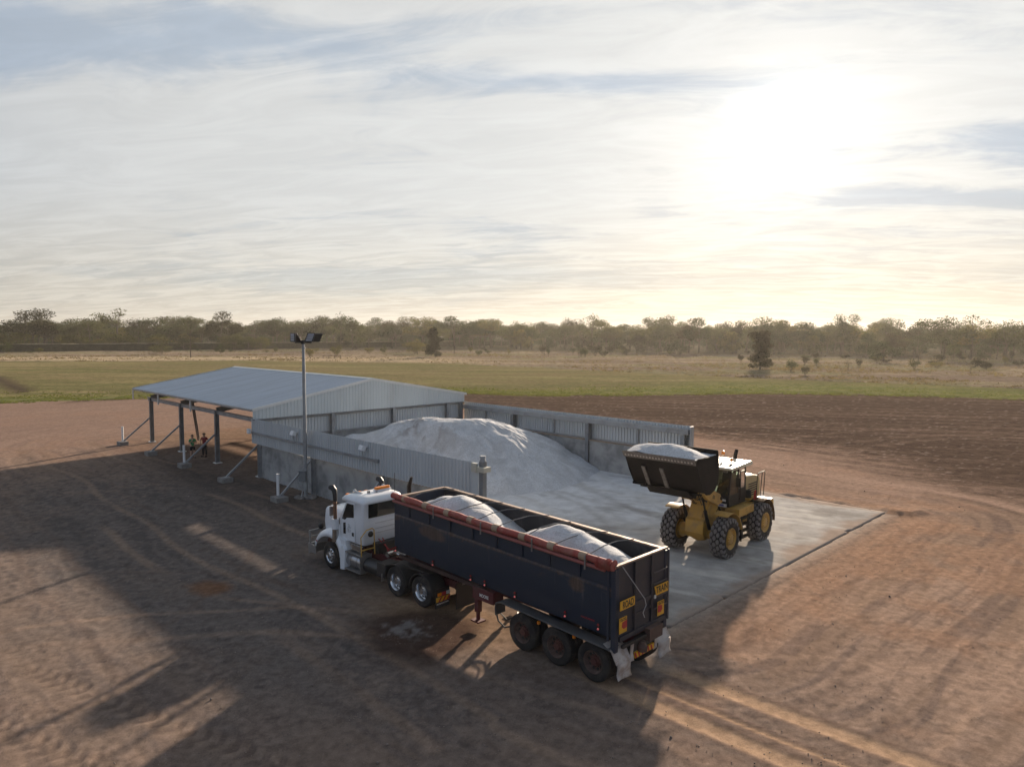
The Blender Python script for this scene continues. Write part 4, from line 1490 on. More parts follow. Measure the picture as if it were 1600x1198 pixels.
def worn_navy():
    """navy side paint with the scraped, rusty and streaked wear of a working tub (all in the tub's own coordinates)"""
    m = bpy.data.materials.new('worn navy side')
    m.use_nodes = True
    g = NT(m.node_tree)
    tc = g.n('ShaderNodeTexCoord')
    v = tc.outputs['Object']
    sp = g.n('ShaderNodeSeparateXYZ')
    g.lk(v, sp.inputs[0])
    X, Y, Z = sp.outputs
    zr = g.math('SUBTRACT', Z, g.math('ADD', 2.74, g.math('MULTIPLY', X, 0.025)))       # height above the ledge
    n1 = g.noise(g.xyz(g.math('MULTIPLY', X, 1.6), 0.0, g.math('MULTIPLY', Z, 2.6)), 1.3, 7, 0.7, 0.4)
    n2 = g.noise(g.xyz(g.math('MULTIPLY', X, 5.0), 0.0, g.math('MULTIPLY', Z, 0.5)), 1.5, 5, 0.65, 0.2)
    n3 = g.noise(g.xyz(g.math('MULTIPLY', X, 0.45), 0.0, 2.0), 1.0, 2, 0.5)
    col = g.mix(g.ramp(n1, 0.3, 0.7), (0.008, 0.018, 0.037), (0.013, 0.027, 0.052))
    # dust film low down and in broad clouds
    col = g.mix(g.math('MULTIPLY', g.ramp(n1, 0.48, 0.72), 0.6), col, (0.034, 0.036, 0.042))
    # pale run marks
    below = g.math('MULTIPLY', g.ramp(zr, -1.15, -0.25), g.ramp(zr, 0.02, -0.02))
    st = g.math('MULTIPLY', g.ramp(n2, 0.56, 0.68), g.math('MULTIPLY', below, g.ramp(n3, 0.42, 0.58)))
    col = g.mix(g.math('MULTIPLY', st, 0.75), col, (0.085, 0.088, 0.095))
    # rust along the ledge
    band = g.math('MULTIPLY', g.ramp(zr, -0.34, -0.02), g.ramp(zr, 0.06, 0.0))
    lip = g.math('MULTIPLY', g.ramp(zr, -0.07, -0.02), g.ramp(zr, 0.06, 0.02))
    ru = g.math('ADD', g.math('MULTIPLY', band, g.ramp(g.math('ADD', n1, g.math('MULTIPLY', n3, 0.5)), 0.80, 0.92)), g.math('MULTIPLY', lip, g.ramp(n1, 0.35, 0.6, 0.25, 0.9)), clamp=True)
    spot = g.math('ADD', g.math('POWER', g.math('MULTIPLY', g.math('SUBTRACT', X, 1.35), 2.2), 2.0), g.math('POWER', g.math('MULTIPLY', g.math('ADD', zr, 0.18), 3.0), 2.0))
    spot2 = g.math('ADD', g.math('POWER', g.math('MULTIPLY', g.math('SUBTRACT', X, 7.9), 0.9), 2.0), g.math('POWER', g.math('MULTIPLY', g.math('ADD', zr, 0.22), 2.8), 2.0))
    for q, w_ in ((spot, 0.9), (spot2, 0.75)):
        k_ = g.ramp(g.math('ADD', q, g.math('MULTIPLY', n1, 1.2)), 1.25, 0.75)
        ru = g.math('MAXIMUM', ru, g.math('MULTIPLY', k_, w_))
    rc = g.mix(g.ramp(n2, 0.4, 0.6), (0.075, 0.042, 0.026), (0.13, 0.085, 0.060))
    col = g.mix(g.math('MULTIPLY', ru, 0.85), col, rc)
    p = g.n('ShaderNodeBsdfPrincipled')
    g.lk(col, p.inputs['Base Color'])
    g.lk(g.ramp(n1, 0.3, 0.7, 0.40, 0.62), p.inputs['Roughness'])
    bp = g.n('ShaderNodeBump')
    bp.inputs['Strength'].default_value = 0.25
    bp.inputs['Distance'].default_value = 0.05
    g.lk(g.noise(v, 1.1, 2, 0.5), bp.inputs['Height'])
    g.lk(bp.outputs[0], p.inputs['Normal'])
    o = g.n('ShaderNodeOutputMaterial')
    g.lk(p.outputs[0], o.inputs[0])
    return m


WORN = worn_navy()
TILT = 0.025        # the tub stands slightly nose-up on its chassis


def wheel(parent, x, y, rad, w, side, rimm, dual=False, dish=True, deep=False):
    """tyre (> rim > hub): one tyre or a pair; side = +1 faces the truck's left"""
    mb = MB()
    ys = [y] if not dual else [y, y - side * (w + 0.05)]
    for yy in ys:
        h = w / 2
        pr = [(-h * 0.86, rad * 0.56), (-h, rad * 0.68), (-h, rad * 0.85), (-h * 0.92, rad * 0.95), (-h * 0.75, rad * 0.992),
              (-h * 0.52, rad), (-h * 0.48, rad * 0.972), (-h * 0.40, rad * 0.972), (-h * 0.36, rad), (-h * 0.08, rad), (-h * 0.04, rad * 0.972),
              (h * 0.04, rad * 0.972), (h * 0.08, rad), (h * 0.36, rad), (h * 0.40, rad * 0.972), (h * 0.48, rad * 0.972), (h * 0.52, rad),
              (h * 0.75, rad * 0.992), (h * 0.92, rad * 0.95), (h, rad * 0.85), (h, rad * 0.68), (h * 0.86, rad * 0.56)]
        mb.lathe(pr, (x, yy, rad), 48, 'y', caps=False)
    ty = mb.build('tyre', RUB, parent, smooth=45)
    f = y + side * w / 2
    s = side
    mb = MB()
    if dish:   # rear drive wheel: deep barrel with an outer lip
        pr = [(s * -0.01, rad * 0.585), (s * 0.008, rad * 0.575), (s * -0.01, rad * 0.545), (s * -0.14, rad * 0.50), (s * -0.155, rad * 0.44), (s * -0.15, rad * 0.30), (s * -0.13, 0.001)]
    else:
        pr = [(s * -0.03, rad * 0.585), (s * -0.01, rad * 0.575), (s * -0.03, rad * 0.545), (s * -0.055, rad * 0.50), (s * -0.03, rad * 0.42), (s * -0.01, rad * 0.30), (s * -0.01, 0.001)]
    mb.lathe([(a, r) for a, r in pr], (x, f, rad), 40, 'y', caps=False)
    rim = mb.build('rim', rimm, ty, smooth=35)
    rim.location = (0, 0, 0)
    mb = MB()
    n = 10
    base = -0.148 if dish else -0.02
    for k in range(n):
        t = 2 * math.pi * k / n
        r = rad * 0.40
        mb.lathe([(s * (base - 0.004), 0.045), (s * (base + 0.008), 0.045)], (x + r * math.cos(t), f, rad + r * math.sin(t)), 10, 'y')
    mb.build('rim_hole', BLK, rim, smooth=0)['kind'] = 'stuff'
    mb = MB()
    d0 = base
    mb.lathe([(s * d0, rad * 0.27), (s * (d0 + 0.05), rad * 0.25), (s * (d0 + 0.06), rad * 0.19), (s * (d0 + (0.13 if dish else 0.09)), rad * 0.17), (s * (d0 + (0.15 if dish else 0.10)), 0.001)], (x, f, rad), 24, 'y')
    for k in range(10):
        t = 2 * math.pi * (k + 0.5) / 10
        r = rad * 0.30
        mb.lathe([(s * d0, 0.018), (s * (d0 + 0.045), 0.016)], (x + r * math.cos(t), f, rad + r * math.sin(t)), 6, 'y')
    hb = mb.build('hub', HUBM if rimm is RUST else ALLOY, rim, smooth=35)
    return ty


def build_trailer():
    T = empty('tipping_trailer', 'long dark navy tipping trailer loaded with white lime, red tarpaulin rolled along its near rim', 'trailer', TO, TA, (3.5, 0, 0))
    k = TILT
    L, zb, zt = 10.08, 1.36, 3.41
    # side walls: smooth lower plate, recessed ribbed upper plate
    for s, nm in ((1, 'side_wall'), (-1, 'side_wall')):
        mb = MB()
        y0, y1 = s * 1.21, s * 1.17
        mb.box(0.05, L, min(y0, y1), max(y0, y1), 2.72, zt - 0.06)
        mb.shear(k)
        side = mb.build('side_wall', WORN, T)
        mb = MB()
        pts = [(s * 1.175, 2.80), (s * 1.25, 2.73), (s * 1.252, 1.62), (s * 1.17, zb), (s * 1.09, zb), (s * 1.165, 1.64), (s * 1.165, 2.74)]
        mb.prism(pts, 0.04, L, 'x').shear(k)
        mb.build('lower_plate', WORN, side)
        for i in range(9):
            x = 0.12 + i * 1.135 + (0.0 if i else 0)
            mb = MB().box(x - 0.045, x + 0.045, min(s * 1.2105, s * 1.262), max(s * 1.2105, s * 1.262), 2.80, zt - 0.06).shear(k)
            mb.build('rib', NAVY, side, bevel=0.006)
        mb = MB().box(0.0, L + 0.02, min(s * 1.12, s * 1.27), max(s * 1.12, s * 1.27), zt - 0.055, zt).shear(k)
        mb.build('top_rim', RIMT, side, bevel=0.008)
        mb = MB().box(0.0, L, min(s * 1.13, s * 1.165), max(s * 1.13, s * 1.165), 2.0, zt - 0.06).shear(k)
        mb.build('inner_lining', INSD, side)
    mb = MB().box(L - 0.05, L + 0.05, -1.21, 1.21, zb, zt - 0.06).shear(k)
    mb.build('headboard', NAVY, T)
    MB().box(L - 0.07, L + 0.07, -1.16, 1.16, zt - 0.055, zt + 0.003).shear(k).build('front_rim', RIMT, T)
    mb = MB().box(0.06, L - 0.05, -1.12, 1.12, zb + 0.01, zb + 0.12).shear(k)
    mb.build('floor', INSD, T)
    # corner posts and tailgate
    for s in (1, -1):
        mb = MB()
        mb.box(-0.05, 0.10, min(s * 1.13, s * 1.285), max(s * 1.13, s * 1.285), 1.02, zt - 0.058)
        mb.box(0.16, 0.24, min(s * 1.262, s * 1.29), max(s * 1.262, s * 1.29), 1.3, zt - 0.06)
        mb.build('corner_post', NAVY, T, bevel=0.01)
    tg = MB().box(-0.03, 0.03, -1.125, 1.125, 1.30, zt - 0.01).build('tailgate', TAIL, T)
    MB().box(-0.075, 0.04, -1.27, 1.27, zt - 0.005, zt + 0.05).build('tailgate_rim', RIMT, tg, bevel=0.008)
    for y in (0.40, -0.43):
        MB().box(-0.10, -0.031, y - 0.035, y + 0.035, 1.32, zt - 0.02).build('stiffener', TAIL, tg, bevel=0.006)
    mb = MB()
    mb.box(-0.09, -0.031, -0.39, 0.36, 2.12, 2.24)
    mb.box(-0.075, -0.031, -0.39, 0.36, 1.86, 1.90)
    mb.box(-0.10, -0.031, -1.12, 1.12, 1.30, 1.44)
    mb.build('crossbar', TAIL, tg, bevel=0.006)
    mb = MB()
    for z in (2.86, 2.52, 2.12, 1.78):
        mb.bar((-0.10, -0.50, z), (-0.10, -1.22, z), 0.03, 0.03)
    mb.bar((-0.11, -1.235, 1.3), (-0.11, -1.235, zt), 0.05, 0.05)
    mb.build('ladder', mat('ladder steel', (0.09, 0.09, 0.10), 0.5, 0.3), tg)
    # signs
    sroad = MB().box(-0.135, -0.112, 0.49, 1.17, 2.20, 2.46).build('warning_sign', YEL, T, bevel=0.004)
    sroad['label'] = 'yellow sign reading ROAD'
    FLIP = Matrix.Rotation(R(-90), 4, 'Z') @ Matrix.Rotation(R(90), 4, 'X')
    text_mesh('lettering', 'ROAD', 0.27, BLK, sroad, Matrix.Translation((-0.138, 0.81, 2.325)) @ FLIP, 0.003, width=0.50)
    mb = MB()
    mb.prism([(-0.60, 2.17), (-1.22, 2.17), (-1.22, 2.455), (-0.50, 2.455), (-0.53, 2.36)], -0.135, -0.112, 'x')
    st = mb.build('warning_sign', YEL, T, bevel=0.004)
    st['label'] = 'yellow sign reading TRAIN with a bent corner'
    text_mesh('lettering', 'TRAIN', 0.27, BLK, st, Matrix.Translation((-0.138, -0.875, 2.32)) @ FLIP, 0.003, width=0.60)
    MB().box(-0.14, -0.11, -0.57, -0.50, 2.10, 2.20).build('number_plate_lamp', WLET, st)
    for y0, y1, z0, z1, mir in ((0.85, 1.19, 1.56, 1.99, 1), (-1.01, -0.68, 1.53, 1.95, -1)):
        p = MB().box(-0.13, -0.110, y0, y1, z0, z1).build('marker_plate', YEL, T, bevel=0.003)
        yc = (y0 + y1) / 2
        a = y0 if mir > 0 else y1
        MB().prism([(a + mir * 0.002, z1 - 0.10), (a + mir * 0.22, z1 - 0.13), (a + mir * 0.24, z1 - 0.26), (a + mir * 0.15, z1 - 0.33), (a + mir * 0.002, z1 - 0.31)], -0.1335, -0.1305, 'x').build('red_mark', REDP, p, smooth=0)
        text_mesh('lettering', 'DO NOT', 0.055, BLK, p, Matrix.Translation((-0.1325, yc, z1 - 0.035)) @ FLIP, 0.002, width=0.28)
        text_mesh('lettering', 'OVERTAKE', 0.05, BLK, p, Matrix.Translation((-0.1325, yc, z1 - 0.08)) @ FLIP, 0.002, width=0.29)
    # tarpaulin: roll, lower rail, straps, bunched end
    n = 40
    r = random.Random(4)
    pts = [(0.05 + i * (L - 0.02) / n, 1.30 + 0.012 * math.sin(i * 0.9) + r.uniform(-.006, .006), zt + 0.055 + k * i * L / n + 0.012 * math.sin(i * 0.55)) for i in range(n + 1)]
    rs = [0.106 + 0.008 * math.sin(i * 1.3) + r.uniform(-.006, .008) for i in range(n + 1)]
    roll = MB().tube(pts, rs, 14).build('tarpaulin_roll', TARP, T, smooth=60)
    for i in range(8):
        x = 1.05 + i * 1.18
        z = zt + 0.055 + k * x
        MB().tube([(x - 0.12, 1.30, z), (x + 0.12, 1.30, z + 0.006)], 0.120, 18).build('strap', STRAP, roll)
    mb = MB()
    for i in range(11):
        x = 0.52 - i * 0.052
        mb.lathe([(-0.02, 0.10 + 0.02 * r.random()), (0.0, 0.135 + 0.03 * r.random()), (0.02, 0.10 + 0.02 * r.random())], (x, 1.31 + r.uniform(-.02, .02), zt + 0.04 + r.uniform(-.03, .02)), 12, 'x')
    mb.build('bunched_end', TARP, roll, smooth=60)
    MB().tube([(0.3, 1.31, zt - 0.13), (L - 0.02, 1.31, zt - 0.13 + k * L)], 0.056, 10).build('tarpaulin_rail', PINK, T)
    mb = MB()
    for x in (0.92, 2.95, 5.2, 7.6):
        mb.box(x - 0.02, x + 0.02, 1.40, 1.43, zt - 0.26 + k * x, zt + 0.13 + k * x)
    mb.build('rail_bracket', ALU, T)['kind'] = 'stuff'
    # bows
    BOW = mat('tarpaulin bow steel', (0.16, 0.16, 0.17), 0.4, 0.7)
    for x in (1.1, 2.26, 3.55, 4.7, 5.75, 6.9, 8.3, 9.5):
        z = zt + k * x
        j = r.uniform(-0.18, 0.18)
        MB().tube([(x + j, 1.16, z - 0.01), (x, 0.35, z + 0.13), (x, -0.35, z + 0.13), (x - j, -1.16, z + 0.02)], 0.017, 6).build('bow', BOW, T)
    # rope and lever hanging off the rear corner
    mb = MB()
    mb.tube([(-0.08, 1.02, zt - 0.02), (-0.20, 0.1, 2.28), (-0.22, 0.06, 2.1), (-0.2, 0.18, 1.9), (-0.17, 0.05, 1.72)], 0.013, 6)
    mb.build('tie_rope', mat('rope grey', (0.35, 0.35, 0.36), 0.8), T)
    # side lamps
    for x in (10.3 - 0.3, 7.82, 5.84, 5.16, 3.79, 1.75, 0.54):
        z = 1.56 + 0.012 * x
        b = MB().box(x - 0.05, x + 0.05, 1.235, 1.27, z - 0.07, z + 0.14).build('side_lamp', BLK, T, bevel=0.005)
        mb = MB()
        mb.lathe([(0.0, 0.032), (0.03, 0.02), (0.035, 0.001)], (x, 1.27, z - 0.03), 10, 'y')
        mb.build('bulb', REDL, b)
        MB().lathe([(0, 0.035), (0.02, 0.03), (0.024, 0.001)], (x, 1.27, z + 0.09), 10, 'y').build('lens', REDD, b)
    text_mesh('lettering', 'HAULMARK', 0.07, REDD, T, Matrix.Translation((0.92, 1.2545, 1.72)) @ Matrix.Rotation(R(180), 4, 'Z') @ Matrix.Rotation(R(90), 4, 'X'), 0.002, width=0.5)
    # chassis
    mb = MB()
    for s in (1, -1):
        mb.box(-0.05, 9.4, s * 0.45 - 0.05, s * 0.45 + 0.05, 1.10, 1.28)
    for x in (0.2, 2.1, 3.6, 6.0, 8.6):
        mb.box(x - 0.06, x + 0.06, -0.398, 0.398, 1.12, 1.25)
    mb.box(5.3, 9.9, -0.8, 0.8, 1.285, 1.355)
    mb.build('chassis', CHR, T)
    MB().box(5.2, 9.9, 1.13, 1.20, 1.32, 1.45).shear(0.012).build('side_rail', mat('maroon black rail', (0.030, 0.010, 0.010), 0.6, 0, 0.2, 3, dirt=(0.09, 0.06, 0.05), da=0.35), T)
    # toolbox with lettering and landing leg
    tb = MB().box(4.78, 5.78, 0.78, 1.24, 1.06, 1.46).build('toolbox', CHR, T, bevel=0.015)
    text_mesh('lettering', 'MOORE', 0.15, WLET, tb, Matrix.Translation((5.22, 1.2415, 1.24)) @ Matrix.Rotation(R(180), 4, 'Z') @ Matrix.Rotation(R(90), 4, 'X'), 0.003, width=0.42)
    for s in (1, -1):
        mb = MB()
        mb.box(5.72, 5.90, min(s * 0.86, s * 1.04), max(s * 0.86, s * 1.04), 0.5, 1.3)
        mb.box(5.76, 5.86, min(s * 0.90, s * 1.0), max(s * 0.90, s * 1.0), 0.22, 0.5)
        lg = mb.build('landing_leg', CHR, T, bevel=0.008)
        MB().box(5.62, 6.0, min(s * 0.78, s * 1.12), max(s * 0.78, s * 1.12), 0.17, 0.22).build('foot', CHR, lg)
    mb = MB()
    mb.tube([(4.95, 0.95, 1.08), (4.95, 0.96, 0.75), (4.8, 1.0, 0.5), (4.4, 1.1, 0.42), (3.9, 1.05, 0.62), (3.7, 0.9, 0.9)], 0.028, 7)
    mb.tube([(5.2, 0.6, 1.05), (5.05, 0.7, 0.62), (4.5, 0.9, 0.58), (3.8, 1.0, 0.95)], 0.022, 7)
    mb.tube([(4.6, 0.3, 0.62), (4.1, 0.9, 0.66), (3.6, 1.2, 1.0)], 0.035, 7)
    mb.build('air_hose', HOSE, T)
    mb = MB()
    mb.lathe([(-0.35, 0.001), (-0.35, 0.16), (0.35, 0.16), (0.35, 0.001)], (3.9, 0.3, 0.72), 16, 'x')
    mb.build('air_tank', CHB, T)
    # axles and wheels
    for i in range(3):
        x = 0.73 + i * 1.386
        ax = MB().tube([(x, -1.0, 0.57), (x, 1.0, 0.57)], 0.075, 10).build('axle', CHB, T)
        mb = MB()
        for s in (1, -1):
            mb.bar((x + 0.55, s * 0.45, 0.85), (x, s * 0.45, 0.6), 0.09, 0.12)
            mb.lathe([(-0.08, 0.10), (0.08, 0.10)], (x - 0.2, s * 0.45, 0.78), 12, 'y')
        mb.build('suspension', CHB, T)
        for s in (1, -1):
            wheel(T, x, s * 1.10, 0.572, 0.30, s, RUST, dual=True, dish=True)
            if i:
                MB().box(x - 0.70, x - 0.62, min(s * 1.16, s * 1.24), max(s * 1.16, s * 1.24), 1.02, 1.12).build('amber_lamp', AMB, T, bevel=0.01)
    for s in (1, -1):
        prof = [(0.08, 1.15), (0.12, 1.17), (4.35, 1.33), (4.52, 1.26), (4.56, 1.10), (4.54, 0.86)]
        mb = MB()
        mb.sheet(prof, min(s * 0.93, s * 1.36), max(s * 0.93, s * 1.36), 0.02)
        mb.tube([(a, s * 1.36, b) for a, b in prof], 0.028, 8)
        mb.build('mudguard', FEND, T, smooth=50)
        # white rear guards and flaps
        mb = MB()
        mb.sheet([(0.30, 1.28), (0.02, 1.12), (-0.16, 0.80)], min(s * 0.70, s * 1.34), max(s * 0.70, s * 1.34), 0.02)
        mb.prism([(0.30, 1.26), (0.02, 1.10), (-0.16, 0.80), (-0.05, 0.80), (0.1, 0.98), (0.3, 1.1)], s * 0.68 - 0.01, s * 0.68 + 0.01)
        mb.build('rear_guard', DWHT, T, smooth=30)
        fl = MB()
        ns = 8
        V, F = [], []
        for i in range(ns + 1):
            z = 0.80 - i * 0.055
            xx = -0.165 - 0.02 * math.sin(i * 0.75) - 0.05 * (i / ns) ** 2
            for j in range(5):
                y = s * (0.70 + j * 0.155)
                V.append((xx + 0.015 * math.sin(j * 1.4 + i * 0.5), y, z - 0.01 * math.cos(j * 0.9)))
        for i in range(ns):
            for j in range(4):
                q = i * 5 + j
                F.append((q, q + 1, q + 6, q + 5))
        fl.add(V, F)
        fo = fl.build('mudflap', DWHT, T, smooth=60)
        so_ = fo.modifiers.new('thick', 'SOLIDIFY')
        so_.thickness = 0.012
        mb = MB().prism([(s * 0.48, 1.25), (s * 0.62, 1.25), (s * 0.66, 1.0), (s * 0.66, 0.68), (s * 0.48, 0.66), (s * 0.55, 0.9)], -0.14, -0.11, 'x')
        mb.build('lamp_bracket', DWHT, T, smooth=0)
    bb = MB().box(-0.16, -0.10, -0.47, 0.47, 0.72, 0.88).build('hazard_bar', YEL, T)
    for i in range(6):
        y = -0.40 + i * 0.155
        MB().prism([(y, 0.722), (y + 0.07, 0.722), (y + 0.13, 0.878), (y + 0.06, 0.878)], -0.1645, -0.1605, 'x').build('stripe', REDP, bb, smooth=0)
    BRN = mat('rusty tail plate', (0.085, 0.05, 0.04), 0.8, 0, 0.25, 4)
    mb = MB()
    mb.box(-0.30, -0.12, -0.70, -0.04, 1.08, 1.44)
    mb.build('coupling_box', BRN, T, bevel=0.01)
    MB().lathe([(-0.12, 0.001), (-0.12, 0.15), (0.02, 0.16), (0.10, 0.10), (0.16, 0.10)], (-0.18, 0.17, 0.98), 16, 'z').build('coupling', BRN, T)
    mb = MB()
    mb.box(-0.20, -0.11, -0.95, 1.1, 1.20, 1.285)
    mb.box(-0.12, 0.10, -0.50, 0.50, 0.90, 1.18)
    mb.build('rear_crossmember', CHB, T)

    BODY = {'side_wall', 'headboard', 'front_rim', 'floor', 'corner_post', 'tailgate', 'warning_sign', 'marker_plate', 'tarpaulin_roll', 'tarpaulin_rail', 'rail_bracket', 'bow', 'tie_rope', 'side_lamp', 'lettering'}
    for c in T.children:
        if c.name.split('.')[0] in BODY:
            c.location.z += RAISE
    MB().box(0.3, 9.8, -0.55, 0.55, 1.285, 1.47).build('subframe', CHB, T)


RAISE = 0.06
build_trailer()
heap('lime_load', 'white lime mound in the front half of the trailer', TO, TA, 4.55, 9.98, -1.10, 1.10,
     [(7.75, -0.05, 3.75), (7.2, 0.1, 3.68), (6.4, 0.2, 3.42), (8.5, -0.1, 3.50), (9.3, 0, 3.18), (5.6, 0.3, 3.15)], 2.35, 0.62, 400, (7, 0, 2.4), TILT).location.z += RAISE
heap('lime_load', 'white lime mound in the rear half of the trailer', TO, TA, 0.08, 4.55, -1.10, 1.10,
     [(3.1, -0.05, 3.68), (2.4, 0.0, 3.62), (1.6, 0.1, 3.50), (0.9, 0.1, 3.28), (3.8, 0.2, 3.30)], 2.35, 0.60, 420, (2, 0, 2.4), TILT).location.z += RAISE


def build_tractor():
    T = empty('prime_mover', 'white day-cab prime mover with orange roof beacon, coupled to the navy trailer', 'truck', KO, KA, (12.4, 0, 0))
    # frame rails
    mb = MB()
    for s in (1, -1):
        mb.box(7.3, 15.9, s * 0.43 - 0.04, s * 0.43 + 0.04, 0.72, 0.98)
    for x in (7.4, 9.2, 11.3, 13.3):
        mb.box(x - 0.05, x + 0.05, -0.388, 0.388, 0.76, 0.94)
    mb.build('chassis', CHR, T)
    mb = MB()
    mb.lathe([(0.0, 0.5), (0.06, 0.48)], (9.25, 0, 1.08), 28, 'z')
    mb.box(8.8, 9.7, -0.45, 0.45, 0.985, 1.07)
    mb.build('turntable', CHB, T)
    # cab shell: side profile lofted with tumblehome
    def shell(profile_z, name, m, bevel=0.05):
        V, F = [], []
        for z, x0, x1, yh, rc in profile_z:
            # rounded rectangle
            for cx, cy, a0 in ((x1 - rc, yh - rc, 0), (x0 + rc, yh - rc, 90), (x0 + rc, -yh + rc, 180), (x1 - rc, -yh + rc, 270)):
                for q in range(6):
                    t = R(a0 + q * 18)
                    V.append((cx + rc * math.cos(t), cy + rc * math.sin(t), z))
        n = 24
        for i in range(len(profile_z) - 1):
            for q in range(n):
                F.append((i * n + q, i * n + (q + 1) % n, (i + 1) * n + (q + 1) % n, (i + 1) * n + q))
        F.append(tuple(range(n - 1, -1, -1)))
        F.append(tuple((len(profile_z) - 1) * n + q for q in range(n)))
        return MB().add(V, F).build(name, m, T, smooth=50)
    cab = shell([(1.30, 12.42, 13.98, 0.92, 0.10), (1.42, 12.36, 14.02, 1.0, 0.11), (2.15, 12.35, 14.05, 1.03, 0.12), (2.40, 12.36, 13.92, 1.03, 0.12), (2.95, 12.38, 13.52, 1.0, 0.13),
                 (2.97, 12.36, 13.92, 1.02, 0.20), (3.05, 12.36, 13.93, 1.02, 0.22), (3.15, 12.42, 13.80, 0.98, 0.24), (3.23, 12.55, 13.55, 0.86, 0.24), (3.26, 12.75, 13.3, 0.6, 0.2)], 'cab', WHT)
    # glass
    for s in (1, -1):
        d = MB().prism([(12.86, 1.40), (13.86, 1.34), (13.88, 2.25), (13.46, 2.95), (12.86, 2.97)], s * 1.028, s * 1.042)
        door = d.build('door', WHT, cab, bevel=0.012)
        door.location = (0, 0, 0)
        a, b = sorted((s * 1.032, s * 1.048))
        MB().prism([(12.92, 2.38), (13.42, 2.30), (13.55, 2.19), (13.76, 2.20), (13.72, 2.32), (13.40, 2.90), (12.92, 2.91)], a, b).build('side_window', TINT, door, bevel=0.006)
        MB().prism([(13.50, 1.62), (13.68, 1.60), (13.69, 2.05), (13.51, 2.09)], a, b).build('lower_window', TINT, door, bevel=0.005)
        MB().box(12.93, 13.05, a, b + 0.015 * (s > 0), 1.62, 1.76).build('door_handle', DARK, door)
        if s > 0:
            mb = MB()
            for cx, cz, ra, rb, rot in ((13.27, 2.0, 0.075, 0.04, 60), (13.22, 1.93, 0.07, 0.035, 0), (13.33, 1.90, 0.07, 0.035, -50), (13.24, 1.80, 0.075, 0.045, 20), (13.33, 1.78, 0.04, 0.06, 0)):
                P_ = []
                for i in range(15):
                    t = 2 * math.pi * i / 14
                    u, v = ra * math.cos(t), rb * math.sin(t)
                    c_, s2 = math.cos(R(rot)), math.sin(R(rot))
                    P_.append((cx + u * c_ - v * s2, 1.0435, cz + u * s2 + v * c_))
                mb.tube(P_, 0.006, 4)
            mb.build('door_emblem', mat('emblem grey', (0.16, 0.18, 0.19), 0.6), door)
    # windscreen (two panes), rear window
    for s in (1, -1):
        V = [(14.05, s * 0.04, 2.20), (14.03, s * 0.92, 2.20), (13.56, s * 0.90, 2.92), (13.57, s * 0.04, 2.92)]
        V2 = [(x + 0.025, y, z + 0.012) for x, y, z in V]
        MB().add(V + V2, [(0, 1, 2, 3), (4, 5, 6, 7), (0, 1, 5, 4), (1, 2, 6, 5), (2, 3, 7, 6), (3, 0, 4, 7)]).build('windscreen', TINT, cab)
    MB().box(12.335, 12.36, -0.74, 0.74, 2.40, 2.96).build('rear_window', TINT, cab, bevel=0.01)
    mb = MB()
    for z in (1.75, 1.93, 2.15):
        mb.box(12.335, 12.352, -0.85, 0.42, z, z + 0.012)
    mb.build('rear_seam', mat('seam grey', (0.35, 0.36, 0.38), 0.5), cab)
    MB().lathe([(0.0, 0.12), (-0.05, 0.11), (-0.09, 0.06), (-0.10, 0.001)], (12.34, 0.66, 1.76), 14, 'x').build('intake_cowl', BLK, cab)
    # roof fittings
    mb = MB()
    mb.rbox((13.02, -0.42, 3.31), (0.17, 0.74, 0.05))
    MB().rbox((13.02, -0.42, 3.30), (0.20, 0.80, 0.05)).build('beacon_base', WHT, T, bevel=0.01)
    MB().rbox((13.02, -0.42, 3.375), (0.17, 0.72, 0.11)).build('roof_beacon', AMB, T, bevel=0.04, seg=3)
    for y in (0.78, 0.20, -0.12, -0.92):
        MB().rbox((13.74, y, 3.16), (0.13, 0.15, 0.08)).build('clearance_lamp', AMB, T, bevel=0.02)
    for y in (0.55, -0.88):
        hn = MB()
        hn.tube([(13.05, y, 3.26), (13.45, y, 3.28), (13.58, y, 3.28)], [0.045, 0.05, 0.09], 12)
        hn.box(13.08, 13.14, y - 0.03, y + 0.03, 3.18, 3.25)
        hn.build('air_horn', CHROME, T)
    MB().rbox((12.95, 0.30, 3.30), (0.10, 0.10, 0.11)).build('roof_box', ALU, T, bevel=0.01)
    MB().rbox((12.9, -0.05, 3.27), (0.09, 0.05, 0.04)).build('roof_sensor', DARK, T)
    MB().tube([(12.6, -0.75, 3.05), (12.6, -0.75, 4.0)], 0.012, 5).build('antenna', DARK, T)
    # bonnet
    bon = shell([(1.35, 13.95, 15.60, 0.70, 0.08), (1.7, 13.98, 15.64, 0.72, 0.08), (2.22, 14.0, 15.56, 0.72, 0.09), (2.33, 14.0, 15.50, 0.68, 0.09), (2.37, 14.0, 15.40, 0.61, 0.09)], 'bonnet', WHT)
    MB().box(15.60, 15.68, -0.48, 0.48, 0.95, 1.85).build('grille', ALU, bon, bevel=0.02)
    MB().box(14.35, 14.52, 0.715, 0.735, 1.78, 2.02).build('bonnet_vent', BLK, bon)
    # front guards
    wx = 14.42
    for s in (1, -1):
        V, F = [], []
        n = 18
        secs = [(0.58, 0.02), (0.72, 0.10), (0.95, 0.12), (1.12, 0.09), (1.22, 0.0), (1.235, -0.10)]
        for i in range(n + 1):
            t = R(8 + i * (178 - 8) / n)
            for j, (y, dr) in enumerate(secs):
                rx, rz_ = 0.80 + dr, 0.70 + dr * 1.2
                cx = wx + 0.22 * max(0, math.cos(t))
                V.append((cx + rx * math.cos(t) * (1.22 if math.cos(t) > 0 else 1.05), s * y, 0.62 + rz_ * math.sin(t) * 1.22))
        m_ = len(secs)
        for i in range(n):
            for j in range(m_ - 1):
                q = i * m_ + j
                F.append((q, q + 1, q + m_ + 1, q + m_))
